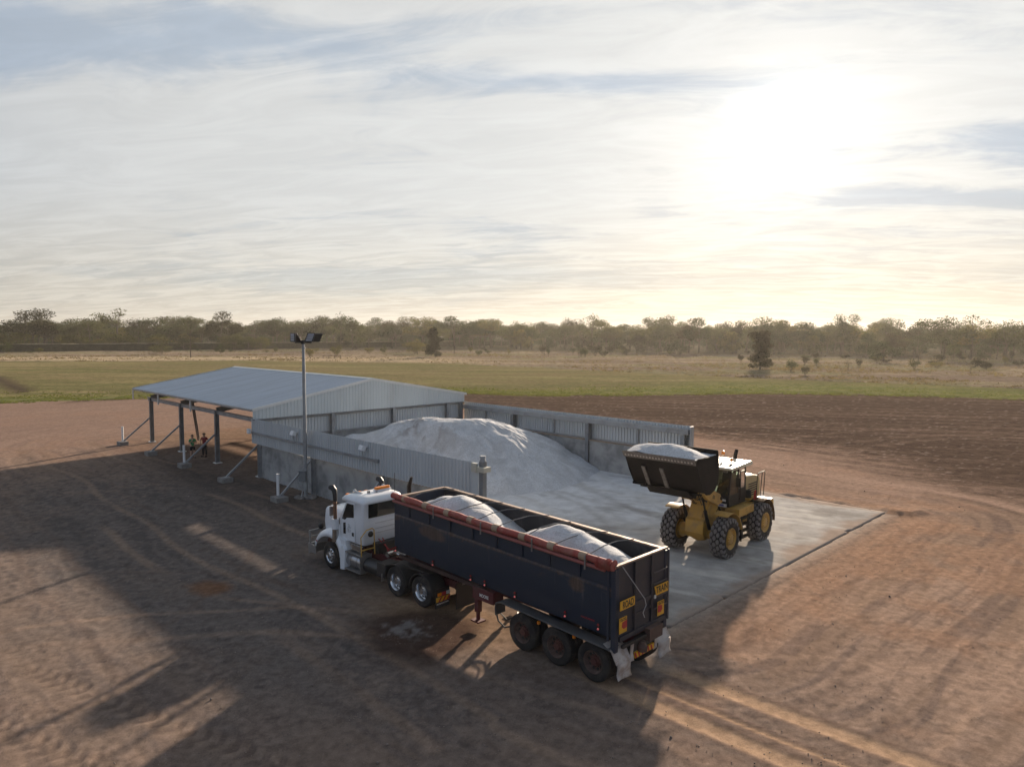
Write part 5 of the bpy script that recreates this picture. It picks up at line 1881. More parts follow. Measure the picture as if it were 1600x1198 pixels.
        g_ = MB().add(V, F).build('front_guard', WHT, T, smooth=60)
        sl_ = g_.modifiers.new('thick', 'SOLIDIFY')
        sl_.thickness = 0.02
        sl_.offset = -1
        # rear skirt of the guard down to the step
        a, b = sorted((s * 0.95, s * 1.235))
        MB().prism([(13.66, 0.16), (13.36, 0.20), (13.30, 1.02), (13.52, 1.22), (13.68, 0.95)], a, b).build('guard_skirt', WHT, T, bevel=0.02)
        MB().prism([(13.30, 1.03), (13.66, 1.03), (13.80, 1.44), (13.42, 1.36)], *sorted((s * 0.9, s * 1.15))).build('cowl', WHT, T, bevel=0.02)
        hl = MB()
        hl.box(15.58, 15.70, *sorted((s * 0.62, s * 0.86)), 0.98, 1.16)
        hl.build('headlight', mat('headlight lens', (0.5, 0.52, 0.55), 0.1), T, bevel=0.02)
        MB().lathe([(0, 0.045), (0.02, 0.035), (0.025, 0.001)], (15.40, s * 1.235, 0.98), 12, 'y').build('marker_lamp', REDD, T) if s > 0 else None
    # bull bar
    mb = MB()
    mb.prism([(16.05, 0.28), (16.18, 0.24), (16.20, 0.72), (16.05, 0.72)], -1.18, 1.18)
    for s in (1, -1):
        mb.box(15.6, 16.05, *sorted((s * 1.12, s * 1.18)), 0.34, 0.70)
        mb.bar((16.12, s * 1.12, 0.72), (16.16, s * 1.12, 1.22), 0.07, 0.07)
        mb.bar((16.12, s * 0.55, 0.72), (16.18, s * 0.55, 1.22), 0.07, 0.07)
    mb.bar((16.16, -1.14, 1.22), (16.16, 1.14, 1.22), 0.075, 0.075)
    mb.bar((16.14, -1.12, 0.98), (16.14, 1.12, 0.98), 0.05, 0.05)
    mb.build('bull_bar', mat('alloy bull bar', (0.30, 0.29, 0.28), 0.4, 0.5, 0.1, 2), T, bevel=0.01)
    for y in (0.62, -0.62):
        MB().lathe([(-0.07, 0.06), (-0.02, 0.13), (0.05, 0.13), (0.055, 0.001)], (16.05, y, 1.37), 16, 'x').build('driving_lamp', DARK, T)
    # intake stacks, near and far
    for s, x in ((1, 14.05), (-1, 14.05)):
        y = s * 1.18
        st = MB().tube([(x, y, 2.15), (x, y, 2.95)], 0.075, 14).build('intake_stack', mat('bronze stack', (0.26, 0.17, 0.13), 0.3, 0.8), T)
        mb = MB()
        mb.tube([(x, y, 2.88), (x, y, 3.16), (x + 0.04, y, 3.34), (x + 0.20, y, 3.44), (x + 0.34, y, 3.42)], [0.085, 0.095, 0.11, 0.12, 0.11], 14)
        mb.build('intake_hood', DARK, st, bevel=0.03)
        MB().tube([(x, y, 1.75), (x, y, 2.16)], 0.15, 18).build('air_cleaner', WHT, st)
        MB().tube([(x, y, 1.22), (x, y, 1.75)], 0.13, 18).build('cleaner_can', CHROME, st)
    # far exhaust with slashed tip
    mb = MB()
    mb.tube([(12.15, -1.15, 1.0), (12.15, -1.15, 3.2)], 0.085, 14)
    mb.tube([(12.15, -1.15, 3.2), (12.15, -1.15, 3.45), (11.98, -1.15, 3.85)], [0.10, 0.095, 0.05], 14)
    mb.build('exhaust_stack', mat('dark exhaust', (0.05, 0.04, 0.035), 0.4, 0.6), T)
    # mirrors
    for s in (1, -1):
        mr = MB()
        mr.tube([(13.9, s * 1.03, 2.75), (14.2, s * 1.28, 2.75), (14.2, s * 1.28, 2.2), (13.95, s * 1.03, 2.2)], 0.018, 7)
        m_ = mr.build('mirror_arm', CHROME, T)
        MB().rbox((14.18, s * 1.26, 2.48), (0.06, 0.20, 0.40)).build('mirror', mat('mirror shell', (0.45, 0.45, 0.46), 0.2, 0.7), m_, bevel=0.02)
    # step tank near side
    mb = MB()
    mb.lathe([(-0.52, 0.001), (-0.52, 0.285), (-0.50, 0.30), (0.54, 0.30), (0.56, 0.285), (0.56, 0.001)], (12.80, 0.86, 0.62), 30, 'x')
    tk = mb.build('fuel_tank', mat('alloy tank', (0.42, 0.42, 0.43), 0.3, 0.85, 0.06), T)
    mb = MB()
    mb.box(12.28, 13.34, 0.70, 1.22, 0.955, 0.99)
    mb.box(12.28, 13.34, 0.80, 1.23, 0.26, 0.30)
    mb.box(12.245, 12.275, 0.66, 1.23, 0.26, 1.0)
    for x in (12.62, 13.02):
        mb.lathe([(-0.02, 0.305), (0.02, 0.305)], (x, 0.86, 0.62), 30, 'x')
    mb.build('step', ALU, T)
    MB().box(12.36, 13.2, 0.98, 1.06, 1.06, 1.28).build('cab_step', CHROME, T)
    mb = MB()
    mb.lathe([(-0.45, 0.001), (-0.45, 0.29), (0.45, 0.29), (0.45, 0.001)], (11.72, 0.86, 0.60), 30, 'x')
    mb.build('black_tank', mat('black tank', (0.022, 0.022, 0.024), 0.35), tk)
    MB().box(10.70, 11.27, 0.50, 1.14, 0.45, 0.98).build('battery_box', CHB, T, bevel=0.02)
    MB().box(10.86, 10.90, 1.0, 1.20, 0.32, 0.62).build('front_mudflap', ALU, T)
    # far side tank
    MB().lathe([(-0.9, 0.001), (-0.9, 0.3), (0.9, 0.3), (0.9, 0.001)], (12.3, -0.86, 0.62), 30, 'x').build('fuel_tank', mat('alloy tank', (0.42, 0.42, 0.43), 0.3, 0.85, 0.06), T)
    # yellow grab rail behind the cab
    mb = MB()
    mb.tube([(12.1, 1.26, 1.02), (12.1, 1.28, 1.78), (12.1, 1.02, 2.03), (12.1, 0.74, 2.06), (12.1, 0.66, 1.98), (12.1, 0.63, 1.0)], 0.022, 8)
    mb.tube([(12.1, 1.26, 1.26), (12.1, 0.63, 1.26)], 0.022, 8)
    mb.build('grab_rail', YRL, T)
    mb = MB()
    mb.tube([(12.3, 0.3, 1.5), (11.7, 0.2, 1.15), (11.0, 0.1, 1.5), (10.2, 0.0, 1.6)], 0.022, 7)
    mb.tube([(12.3, 0.1, 1.5), (11.6, 0.3, 1.05), (10.9, 0.2, 1.4), (10.2, 0.1, 1.6)], 0.022, 7)
    mb.build('air_line', mat('red air line', (0.30, 0.02, 0.02), 0.5), T)
    mb = MB()
    mb.lathe([(-0.3, 0.001), (-0.3, 0.11), (0.3, 0.11), (0.3, 0.001)], (11.4, 0.25, 1.10), 16, 'y')
    mb.lathe([(-0.25, 0.001), (-0.25, 0.09), (0.25, 0.09), (0.25, 0.001)], (10.9, 0.2, 1.1), 16, 'x')
    mb.build('air_tank', CHROME, T)
    MB().box(12.0, 12.33, -0.9, 0.55, 0.99, 1.4).build('engine_block', CHB, T)
    # wheels
    for s in (1, -1):
        wheel(T, wx, s * 1.06, 0.55, 0.31, s, ALLOY, dish=False)
        for x in (8.47, 9.95):
            wheel(T, x, s * 1.10, 0.56, 0.29, s, ALLOY, dual=True, dish=True)
            pr = []
            for i in range(13):
                t = R(-6 + i * 186 / 12)
                pr.append((x + 0.65 * math.cos(t), 0.57 + 0.63 * math.sin(t)))
            mb = MB()
            mb.sheet(pr, *sorted((s * 0.62, s * 1.27)), 0.018)
            mb.tube([(a, s * 1.27, b) for a, b in pr], 0.02, 6)
            mb.build('drive_guard', CHB, T, smooth=50)
    for s in (1, -1):
        MB().box(8.3, 10.2, *sorted((s * 0.62, s * 1.0)), 1.12, 1.20).build('guard_deck', CHB, T, bevel=0.01)
    for x in (wx, 8.47, 9.95):
        MB().tube([(x, -0.98, 0.53), (x, 0.98, 0.53)], 0.10, 10).build('axle', CHB, T)
    # rear flaps, lamps
    for s in (1, -1):
        fl = MB().box(7.62, 7.65, *sorted((s * 0.64, s * 1.28)), 0.17, 0.86).build('mudflap', DARK, T)
        FL = Matrix.Rotation(R(-90), 4, 'Z') @ Matrix.Rotation(R(90), 4, 'X')
        if s > 0:
            text_mesh('lettering', 'MURANOTPK', 0.075, WLET, fl, Matrix.Translation((7.617, 0.96, 0.31)) @ FL, 0.002, width=0.56)
        hz = MB().box(7.585, 7.615, *sorted((s * 0.70, s * 1.27)), 0.40, 0.56).build('hazard_plate', YEL, fl)
        for i in range(3):
            y = s * (0.74 + i * 0.19)
            MB().prism([(y, 0.402), (y + 0.08, 0.402), (y - 0.04, 0.558), (y - 0.12, 0.558)], 7.5805, 7.5845, 'x').build('stripe', REDP, hz, smooth=0)
        for i, mm in enumerate((AMB, REDP, WLET)):
            MB().box(7.57, 7.60, *sorted((s * (1.22 - i * 0.2), s * (1.05 - i * 0.2))), 0.60, 0.72).build('tail_lamp', mm, T, bevel=0.008)
    ct = MB().box(7.28, 7.31, -0.62, 0.62, 0.06, 0.99).build('centre_flap', DARK, T)
    text_mesh('lettering', 'HENDALU', 0.10, mat('grey lettering', (0.25, 0.25, 0.24), 0.6), ct, Matrix.Translation((7.277, 0.05, 0.90)) @ FL, 0.002, width=0.55)
    return T


build_tractor()

# ------------------------------------------------------------------ wheel loader (loader frame, x forward, y to its left)
YLW = mat('loader yellow', (0.44, 0.245, 0.035), 0.45, 0, 0.10, 2, dirt=(0.15, 0.11, 0.08), da=0.32, ds=2.0)
CRM = mat('cream cab roof', (0.66, 0.60, 0.45), 0.35, 0, 0.05, dirt=(0.40, 0.34, 0.27), da=0.2, ds=3)
BKT = mat('worn bucket steel', (0.014, 0.012, 0.012), 0.7, 0.0, 0.3, 2.5, dirt=(0.024, 0.019, 0.017), da=0.3, ds=2, spec=0.12)
BKE = mat('bare cutting edge', (0.13, 0.115, 0.105), 0.5, 0.4, 0.3, 6, dirt=(0.3, 0.27, 0.25), da=0.3, ds=8)
CABK = mat('black cab frame', (0.010, 0.009, 0.009), 0.55, 0, 0.1, dirt=(0.03, 0.024, 0.02), da=0.25, spec=0.25)
LRUB = mat('loader tyre rubber', (0.020, 0.018, 0.018), 0.9, 0, 0.12, 3, dirt=(0.07, 0.062, 0.06), da=0.45, ds=2.5, spec=0.2)
LTRD = mat('dusty tread', (0.15, 0.138, 0.134), 0.95, 0, 0.2, 4, dirt=(0.21, 0.19, 0.18), da=0.5, ds=3, spec=0.15)
CGL = glass_mat('loader cab glass', (0.26, 0.31, 0.28), 0.03)


def loader_wheel(parent, x, y, s):
    rad, w = 0.90, 0.66
    h = w / 2
    pr = [(-h * 0.80, 0.46), (-h * 0.98, 0.56), (-h, 0.68), (-h * 0.94, 0.78), (-h * 0.82, 0.845), (-h * 0.5, 0.865), (h * 0.5, 0.865), (h * 0.82, 0.845), (h * 0.94, 0.78), (h, 0.68), (h * 0.98, 0.56), (h * 0.80, 0.46)]
    ty = MB().lathe(pr, (x, y, rad), 56, 'y', caps=False).build('tyre', LRUB, parent, smooth=45)
    # hexagonal tread blocks in five staggered rows
    mb = MB()
    N = 19
    for row in range(4):
        yc = (row - 1.5) * 0.158
        for kk in range(N):
            t0 = 2 * math.pi * (kk + 0.5 * (row % 2)) / N
            ly, lt = 0.071, 0.122
            hexp = [(-ly, -0.25 * lt), (-ly * 0.2, -lt), (ly * 0.9, -0.55 * lt), (ly, 0.25 * lt), (ly * 0.2, lt), (-ly * 0.9, 0.55 * lt)]
            base = 0.860 if abs(row - 1.5) < 1 else 0.845
            top = 0.912 if abs(row - 1.5) < 1 else 0.900
            V = []
            for rr_, sc in ((base, 1.0), (top, 0.88)):
                for a, b in hexp:
                    t = t0 + b * sc / 0.88
                    V.append((x + rr_ * math.cos(t), y + yc + a * sc, rad + rr_ * math.sin(t)))
            mb.add(V, [(0, 1, 2, 3, 4, 5), (11, 10, 9, 8, 7, 6)] + [(i, (i + 1) % 6, (i + 1) % 6 + 6, i + 6) for i in range(6)])
    for kk in range(N):                                   # shoulder lugs
        for q in (-1, 1):
            t = 2 * math.pi * (kk + (0.25 if q > 0 else 0.75)) / N
            V = []
            for dt_ in (-0.075, 0.075):
                for r_, yy in ((0.70, 1.005), (0.79, 0.99), (0.86, 0.90), (0.80, 0.80)):
                    V.append((x + r_ * math.cos(t + dt_), y + q * h * yy * 1.01, rad + r_ * math.sin(t + dt_)))
            mb.add(V, [(0, 1, 2, 3), (7, 6, 5, 4), (0, 4, 5, 1), (1, 5, 6, 2), (2, 6, 7, 3)])
    td = mb.build('tread', LTRD, ty, smooth=0)
    td.location = (0, 0, 0)
    f = y + s * h
    rim = MB().lathe([(s * -0.02, 0.475), (s * -0.005, 0.46), (s * -0.04, 0.42), (s * -0.10, 0.39), (s * -0.12, 0.30), (s * -0.05, 0.27), (s * -0.02, 0.20), (s * -0.02, 0.001)], (x, f, rad), 40, 'y', caps=False).build('rim', YLW, ty, smooth=35)
    mb = MB()
    for i in range(12):
        t = 2 * math.pi * i / 12
        mb.lathe([(s * -0.05, 0.018), (s * -0.01, 0.016)], (x + 0.235 * math.cos(t), f - s * 0.01, rad + 0.235 * math.sin(t)), 6, 'y')
    mb.build('wheel_nut', CABK, rim, smooth=0)['kind'] = 'stuff'
    # inner side drum
    MB().lathe([(-s * 0.60, 0.42), (-s * 0.50, 0.44), (-s * 0.2, 0.40), (-s * 0.1, 0.2)], (x, f, rad), 30, 'y', caps=False).build('inner_rim', YLW, ty)


def build_loader():
    L = empty('wheel_loader', 'yellow articulated wheel loader with cream cab roof holding its full bucket high', 'wheel loader', LO, LA, (-1.86, 0, 0))
    for x in (0.0, -3.70):
        for s in (1, -1):
            loader_wheel(L, x, s * 1.20, s)
        ax = MB()
        ax.lathe([(-0.95, 0.30), (-0.80, 0.34), (-0.62, 0.24), (-0.42, 0.20), (-0.30, 0.30), (0, 0.38), (0.30, 0.30), (0.42, 0.20), (0.62, 0.24), (0.80, 0.34), (0.95, 0.30)], (x, 0, 0.90), 24, 'y')
        ax.build('axle', YLW, L, smooth=40)
    # front frame and tower
    mb = MB()
    mb.prism([(-1.55, 0.75), (0.35, 0.72), (0.55, 1.00), (0.50, 1.55), (0.20, 1.75), (-1.55, 1.25)], -0.44, 0.44)
    mb.build('front_frame', YLW, L, bevel=0.03)
    for s in (1, -1):
        a, b = sorted((s * 0.30, s * 0.42))
        MB().prism([(0.42, 1.2), (0.34, 1.75), (-0.30, 2.62), (-0.72, 2.68), (-0.90, 2.40), (-0.95, 1.2)], a + 0.002, b - 0.002).build('tower_plate', YLW, L, bevel=0.015)
    MB().prism([(0.44, 1.1), (0.36, 1.78), (-0.02, 2.32), (-0.10, 2.26), (0.24, 1.7), (0.30, 1.1)], -0.296, 0.296).build('front_plate', YLW, L, bevel=0.01)
    # lift arms
    for s in (1, -1):
        a, b = sorted((s * 0.56, s * 0.70))
        MB().prism([(-0.80, 2.28), (-0.55, 2.66), (0.55, 3.10), (1.55, 3.62), (2.20, 3.72), (2.34, 3.58), (2.24, 3.40), (1.60, 3.28), (0.70, 2.60), (-0.40, 2.18)], a, b).build('lift_arm', YLW, L, bevel=0.02)
        mb = MB()
        mb.tube([(0.05, s * 0.50, 1.15), (0.50, s * 0.50, 2.05)], 0.08, 12)
        mb.tube([(0.50, s * 0.50, 2.05), (0.78, s * 0.50, 2.75)], 0.04, 12)
        mb.build('lift_cylinder', CABK, L)
        MB().tube([(-0.62, s * 0.28, 2.46), (-0.62, s * 0.74, 2.46)], 0.09, 14).build('pivot_pin', CABK, L)
    MB().tube([(1.05, -0.46, 3.08), (1.05, 0.46, 3.08)], 0.13, 16).build('cross_tube', YLW, L)
    MB().prism([(1.30, 2.65), (1.48, 2.70), (1.28, 3.35), (1.05, 3.80), (0.86, 3.74), (0.92, 3.2)], -0.10, 0.10).build('tilt_lever', YLW, L, bevel=0.02)
    mb = MB()
    mb.tube([(-0.35, 0, 2.50), (0.25, 0, 3.05)], 0.10, 12)
    mb.tube([(0.25, 0, 3.05), (0.95, 0, 3.70)], 0.05, 12)
    mb.tube([(1.38, 0, 2.72), (1.85, 0, 3.35)], 0.06, 10)
    mb.build('tilt_cylinder', CABK, L)
    mb = MB()
    for y in (-0.22, -0.14, 0.16, 0.24):
        mb.tube([(-0.4, y, 2.35), (0.15, y, 2.2), (0.45, y * 1.3, 2.5), (0.95, y * 1.2, 3.2), (1.2, y, 3.5)], 0.02, 6)
    for y in (0.3, 0.36):
        mb.tube([(-1.4, y, 1.6), (-1.0, y + 0.08, 1.95), (-0.5, y, 1.6)], 0.025, 6)
    mb.build('hydraulic_hose', HOSE, L)
    # front guards
    for s in (1, -1):
        pr = []
        for i in range(11):
            t = R(68 + i * 10.2)
            pr.append((1.10 * math.cos(t), 0.90 + 1.12 * math.sin(t)))
        mb = MB().sheet(pr, *sorted((s * 0.86, s * 1.52)), 0.03)
        g_ = mb.build('front_guard', YLW, L, smooth=50)
        MB().box(-1.10, -1.06, *sorted((s * 0.95, s * 1.5)), 0.55, 1.35).build('guard_flap', CABK, g_)
        pr = []
        for i in range(12):
            t = R(70 + i * 10.5)
            pr.append((-3.70 + 1.08 * math.cos(t), 0.90 + 1.12 * math.sin(t)))
        MB().sheet(pr, *sorted((s * 0.88, s * 1.53)), 0.03).build('rear_guard', mat('rear guard brown', (0.10, 0.06, 0.032), 0.85, 0, 0.12, spec=0.08), L, smooth=50)
    # rear frame, platforms
    mb = MB()
    mb.prism([(-1.75, 0.80), (-1.75, 1.30), (-2.4, 1.75), (-4.9, 1.75), (-4.9, 0.95), (-4.2, 0.80)], -0.50, 0.50)
    mb.build('rear_frame', YLW, L, bevel=0.02)
    MB().tube([(-1.65, 0, 0.85), (-1.65, 0, 1.5)], 0.16, 14).build('hitch', CABK, L)
    for s in (1, -1):
        mb = MB()
        mb.box(-3.05, -1.45, *sorted((s * 0.50, s * 1.20)), 1.50, 1.86)
        mb.build('side_platform', YLW, L, bevel=0.02)
        mb = MB()
        for z in (0.50, 0.80, 1.10, 1.38):
            mb.box(-2.45, -1.75, *sorted((s * 1.06, s * 1.30)), z, z + 0.03)
        for x in (-2.46, -1.75):
            mb.bar((x, s * 1.24, 0.48), (x, s * 1.18, 1.52), 0.03, 0.12)
        mb.build('ladder', CABK, L)
        MB().box(-2.75, -1.62, *sorted((s * 0.55, s * 1.02)), 0.95, 1.47).build('side_tank', YLW, L, bevel=0.04)
        mb = MB()
        mb.tube([(-3.35, s * 1.16, 1.90), (-3.40, s * 1.18, 3.05), (-3.5, s * 1.17, 3.2)], 0.02, 8)
        mb.tube([(-4.42, s * 1.12, 3.15), (-4.30, s * 1.12, 2.05)], 0.02, 8)
        mb.tube([(-4.05, s * 1.14, 3.2), (-3.85, s * 1.14, 1.95)], 0.02, 8)
        hr = mb.build('handrail', CABK, L)
        MB().tube([(-3.5, s * 1.17, 3.2), (-3.6, s * 1.17, 3.24), (-4.35, s * 1.12, 3.22), (-4.42, s * 1.12, 3.15)], 0.026, 8).build('top_rail', CRM, hr)
    # cab
    cx0, cx1, cy, cz0, cz1 = -3.08, -1.45, 0.76, 1.90, 3.62
    base = MB().prism([(cx0, cz0), (cx1 + 0.10, cz0), (cx1 + 0.18, 2.30), (cx1 + 0.10, 2.45), (cx0, 2.45)], -cy, cy).build('cab', CABK, L, bevel=0.03)
    mb = MB()
    for s in (1, -1):
        y = s * (cy - 0.04)
        mb.bar((cx1 + 0.10, y, 2.44), (cx1 - 0.10, y, cz1), 0.07, 0.08)
        mb.bar((-2.30, y, 2.44), (-2.30, y, cz1), 0.08, 0.07)
        mb.bar((cx0 + 0.05, y, 2.44), (cx0 + 0.08, y, cz1), 0.10, 0.08)
        mb.bar((cx0 + 0.05, y, cz1 - 0.03), (cx1 - 0.1, y, cz1 - 0.03), 0.08, 0.08)
    mb.bar((cx1 - 0.10, -cy, cz1 - 0.03), (cx1 - 0.10, cy, cz1 - 0.03), 0.08, 0.08)
    mb.bar((cx0 + 0.05, -cy, cz1 - 0.03), (cx0 + 0.05, cy, cz1 - 0.03), 0.08, 0.08)
    mb.build('cab_frame', CABK, base)
    MB().add([(cx1 + 0.11, -cy + 0.07, 2.45), (cx1 + 0.11, cy - 0.07, 2.45), (cx1 - 0.08, cy - 0.07, cz1 - 0.07), (cx1 - 0.08, -cy + 0.07, cz1 - 0.07)], [(0, 1, 2, 3)]).build('windscreen', CGL, base)
    for s in (1, -1):
        y = s * (cy - 0.01)
        MB().add([(cx1 + 0.04, y, 2.46), (-2.26, y, 2.46), (-2.26, y, cz1 - 0.07), (cx1 - 0.12, y, cz1 - 0.07)], [(0, 1, 2, 3)]).build('front_quarter_glass', CGL, base)
        d = MB().box(-3.0, -2.34, *sorted((s * (cy - 0.02), s * (cy + 0.03))), 1.98, 2.62).build('door', CABK, base, bevel=0.01)
        MB().add([(-2.36, y, 2.63), (-2.98, y, 2.63), (-2.98, y, cz1 - 0.08), (-2.36, y, cz1 - 0.08)], [(0, 1, 2, 3)]).build('door_glass', CGL, d)
        MB().tube([(-2.30, s * (cy + 0.05), 2.1), (-2.28, s * (cy + 0.10), 2.3), (-2.28, s * (cy + 0.10), 3.3), (-2.30, s * (cy + 0.05), 3.45)], 0.016, 7).build('door_rail', CABK, base)
        mr = MB().tube([(-1.62, s * cy, 3.50), (-1.45, s * (cy + 0.32), 3.50), (-1.45, s * (cy + 0.36), 3.0)], 0.018, 7).build('mirror_arm', CABK, L)
        MB().rbox((-1.47, s * (cy + 0.36), 3.10), (0.07, 0.22, 0.42)).build('mirror', CABK, mr, bevel=0.02)
        MB().rbox((-1.42, s * 0.50, 3.54), (0.10, 0.20, 0.13)).build('work_lamp', mat('work lamp', (0.12, 0.12, 0.12), 0.3), L, bevel=0.02)
    MB().add([(cx0 + 0.02, -cy + 0.08, 2.46), (cx0 + 0.02, cy - 0.08, 2.46), (cx0 + 0.02, cy - 0.08, cz1 - 0.08), (cx0 + 0.02, -cy + 0.08, cz1 - 0.08)], [(0, 1, 2, 3)]).build('rear_glass', CGL, base)
    mb = MB()
    mb.prism([(-3.42, 3.62), (-1.22, 3.62), (-1.16, 3.67), (-1.22, 3.74), (-3.30, 3.82), (-3.46, 3.74)], -0.93, 0.93)
    rf = mb.build('cab_roof', CRM, base, bevel=0.04, seg=3)
    mb = MB()
    mb.bar((-1.5, -0.55, 3.775), (-3.2, -0.6, 3.835), 0.05, 0.02)
    mb.bar((-1.5, 0.55, 3.775), (-3.2, 0.6, 3.835), 0.05, 0.02)
    mb.build('roof_seam', CABK, rf)
    # seat and wheel inside
    mb = MB()
    mb.rbox((-2.45, 0, 2.55), (0.50, 0.50, 0.14))
    mb.rbox((-2.72, 0, 2.92), (0.14, 0.48, 0.68), 0, 0, R(-8))
    mb.rbox((-2.76, 0, 3.34), (0.10, 0.28, 0.18))
    mb.build('seat', mat('grey seat', (0.07, 0.07, 0.075), 0.8), L, bevel=0.04)
    mb = MB()
    mb.tube([(-1.65, 0, 2.4), (-1.92, 0, 2.85)], 0.04, 8)
    mb.lathe([(0, 0.20), (0.03, 0.20), (0.03, 0.17), (0, 0.17)], (-1.95, 0, 2.86), 20, 'x', closed=True)
    mb.build('steering_wheel', CABK, L)
    # beacons, exhaust
    for x, y, z0 in ((-2.95, -0.35, 3.82), (-2.35, 0.35, 3.80)):
        st = MB().tube([(x, y, z0 - 0.02), (x, y, z0 + (0.22 if y < 0 else 0.06))], 0.035, 10).build('beacon_stand', CRM, L)
        zz = z0 + (0.22 if y < 0 else 0.06)
        MB().lathe([(0, 0.085), (0.10, 0.08), (0.14, 0.055), (0.155, 0.001)], (x, y, zz), 16, 'z').build('beacon', AMB, st)
    mb = MB()
    mb.tube([(-3.75, -0.1, 2.8), (-3.75, -0.1, 3.9), (-3.90, -0.1, 4.15)], [0.09, 0.09, 0.085], 14)
    mb.build('exhaust_stack', CABK, L)
    # bonnet and counterweight
    mb = MB()
    mb.prism([(-3.15, 1.76), (-3.15, 2.96), (-3.35, 3.04), (-4.3, 2.98), (-4.95, 2.84), (-5.12, 2.60), (-5.14, 1.76)], -0.62, 0.62)
    bn = mb.build('bonnet', mat('faded bonnet yellow', (0.42, 0.32, 0.15), 0.45, 0, 0.08, 2, dirt=(0.2, 0.16, 0.12), da=0.25), L, bevel=0.09, seg=3)
    mb = MB()
    mb.prism([(-3.3, 3.043), (-4.3, 2.985), (-4.85, 2.868), (-4.85, 2.89), (-4.3, 3.01), (-3.3, 3.068)], -0.50, 0.50)
    mb.build('bonnet_top', CRM, bn)
    MB().box(-5.165, -5.142, -0.48, 0.48, 1.9, 2.55).build('rear_grille', CABK, bn)
    mb = MB()
    for i in range(6):
        mb.box(-4.7, -3.7, 0.622, 0.640, 2.0 + i * 0.11, 2.05 + i * 0.11)
    mb.build('side_louvre', CABK, bn)
    mb = MB()
    mb.prism([(-4.78, 0.95), (-4.78, 1.74), (-5.30, 1.74), (-5.38, 1.60), (-5.38, 1.10), (-5.2, 0.95)], -1.22, 1.22)
    mb.build('counterweight', YLW, L, bevel=0.04)
    for s in (1, -1):
        MB().box(-5.40, -5.385, *sorted((s * 0.85, s * 1.08)), 1.3, 1.5).build('tail_lamp', REDD, L)
    fe = MB().lathe([(0, 0.075), (0.36, 0.075), (0.42, 0.03), (0.47, 0.03)], (-3.45, 1.08, 1.95), 14, 'z').build('fire_extinguisher', mat('extinguisher red', (0.50, 0.03, 0.02), 0.35), L)
    MB().box(-3.75, -3.30, 0.66, 1.25, 1.87, 1.94).build('rear_platform', CABK, L)
    MB().lathe([(0, 0.15), (0.30, 0.15), (0.36, 0.12), (0.40, 0.001)], (-3.28, 0.80, 2.05), 18, 'z').build('filter_housing', CABK, L)
    MB().box(-3.7, -3.1, 0.63, 0.95, 1.95, 2.05).build('filter_bracket', YLW, L)
    # front number plate and badge on the cab base
    MB().rbox((-1.30, 0.42, 1.98), (0.02, 0.46, 0.15), 0, 0, 0).build('front_plate_sign', WLET, L)
    MB().rbox((-1.288, 0.40, 1.98), (0.006, 0.24, 0.09), 0, 0, 0).build('plate_panel', mat('plate blue', (0.10, 0.10, 0.30), 0.5), L)
    FW = Matrix.Rotation(R(90), 4, 'Z') @ Matrix.Rotation(R(90), 4, 'X')
    text_mesh('lettering', 'VOLE', 0.12, WLET, base, Matrix.Translation((-1.268, 0.50, 2.22)) @ FW, 0.003, width=0.26) if False else None
    MB().rbox((-1.262, 0.50, 2.22), (0.012, 0.26, 0.10)).build('cab_badge', WLET, base, bevel=0.02)
    # digits on the arm
    text_mesh('lettering', '01', 0.24, BLK, L, Matrix.Translation((0.10, 0.7025, 2.62)) @ Matrix.Rotation(R(180), 4, 'Z') @ Matrix.Rotation(R(90), 4, 'X') @ Matrix.Rotation(R(-22), 4, 'Z'), 0.003)
    # bucket
    prof = [(3.76, 4.86), (3.46, 4.36), (3.28, 4.06), (2.92, 3.50), (2.72, 3.36), (2.42, 3.32), (2.05, 3.42), (1.80, 3.70), (1.68, 4.15), (1.70, 4.60), (1.78, 5.04)]
    bk = MB().sheet(prof, -1.62, 1.62, -0.035).build('bucket', BKT, L, smooth=30)
    for s in (1, -1):
        a, b = sorted((s * 1.622, s * 1.655))
        MB().prism([(3.70, 4.80), (3.50, 4.88), (2.75, 4.84), (1.80, 4.80), (1.78, 5.02), (1.67, 4.60), (1.64, 4.12), (1.78, 3.66), (2.04, 3.38), (2.42, 3.27), (2.74, 3.31), (2.95, 3.47), (3.32, 4.04)], a, b).build('end_plate', BKT, bk, bevel=0.008)
    ce = MB()
    d = Vector((3.76 - 3.46, 0, 4.86 - 4.36)).normalized()
    ce.bar((3.80, -1.66, 4.92), (3.80, 1.66, 4.92), 0.045, 0.05)
    ce2 = MB()
    nrm = Vector((d.z, 0, -d.x))
    q0 = Vector((3.76, 0, 4.86)) + d * 0.08 + nrm * 0.045
    q1 = q0 - d * 0.30
    ce2.add([(q.x + o.x, y, q.z + o.z) for y in (-1.66, 1.66) for q, o in ((q0, Vector()), (q1, Vector()), (q1, nrm * 0.03), (q0, nrm * 0.03))],
            [(0, 1, 2, 3), (7, 6, 5, 4), (0, 4, 5, 1), (1, 5, 6, 2), (2, 6, 7, 3), (3, 7, 4, 0)])
    edge = ce2.build('cutting_edge', BKE, bk)
    mb = MB()
    for i in range(22):
        y = -1.52 + i * 0.145
        p = q0 - d * 0.17 + nrm * 0.03
        mb.rbox((p.x + nrm.x * 0.01, y, p.z + nrm.z * 0.01), (0.03, 0.065, 0.065), 0, 0, R(30))
    mb.build('edge_bolt', mat('bright bolt', (0.50, 0.45, 0.40), 0.5, 0.2), edge, smooth=0)['kind'] = 'stuff'
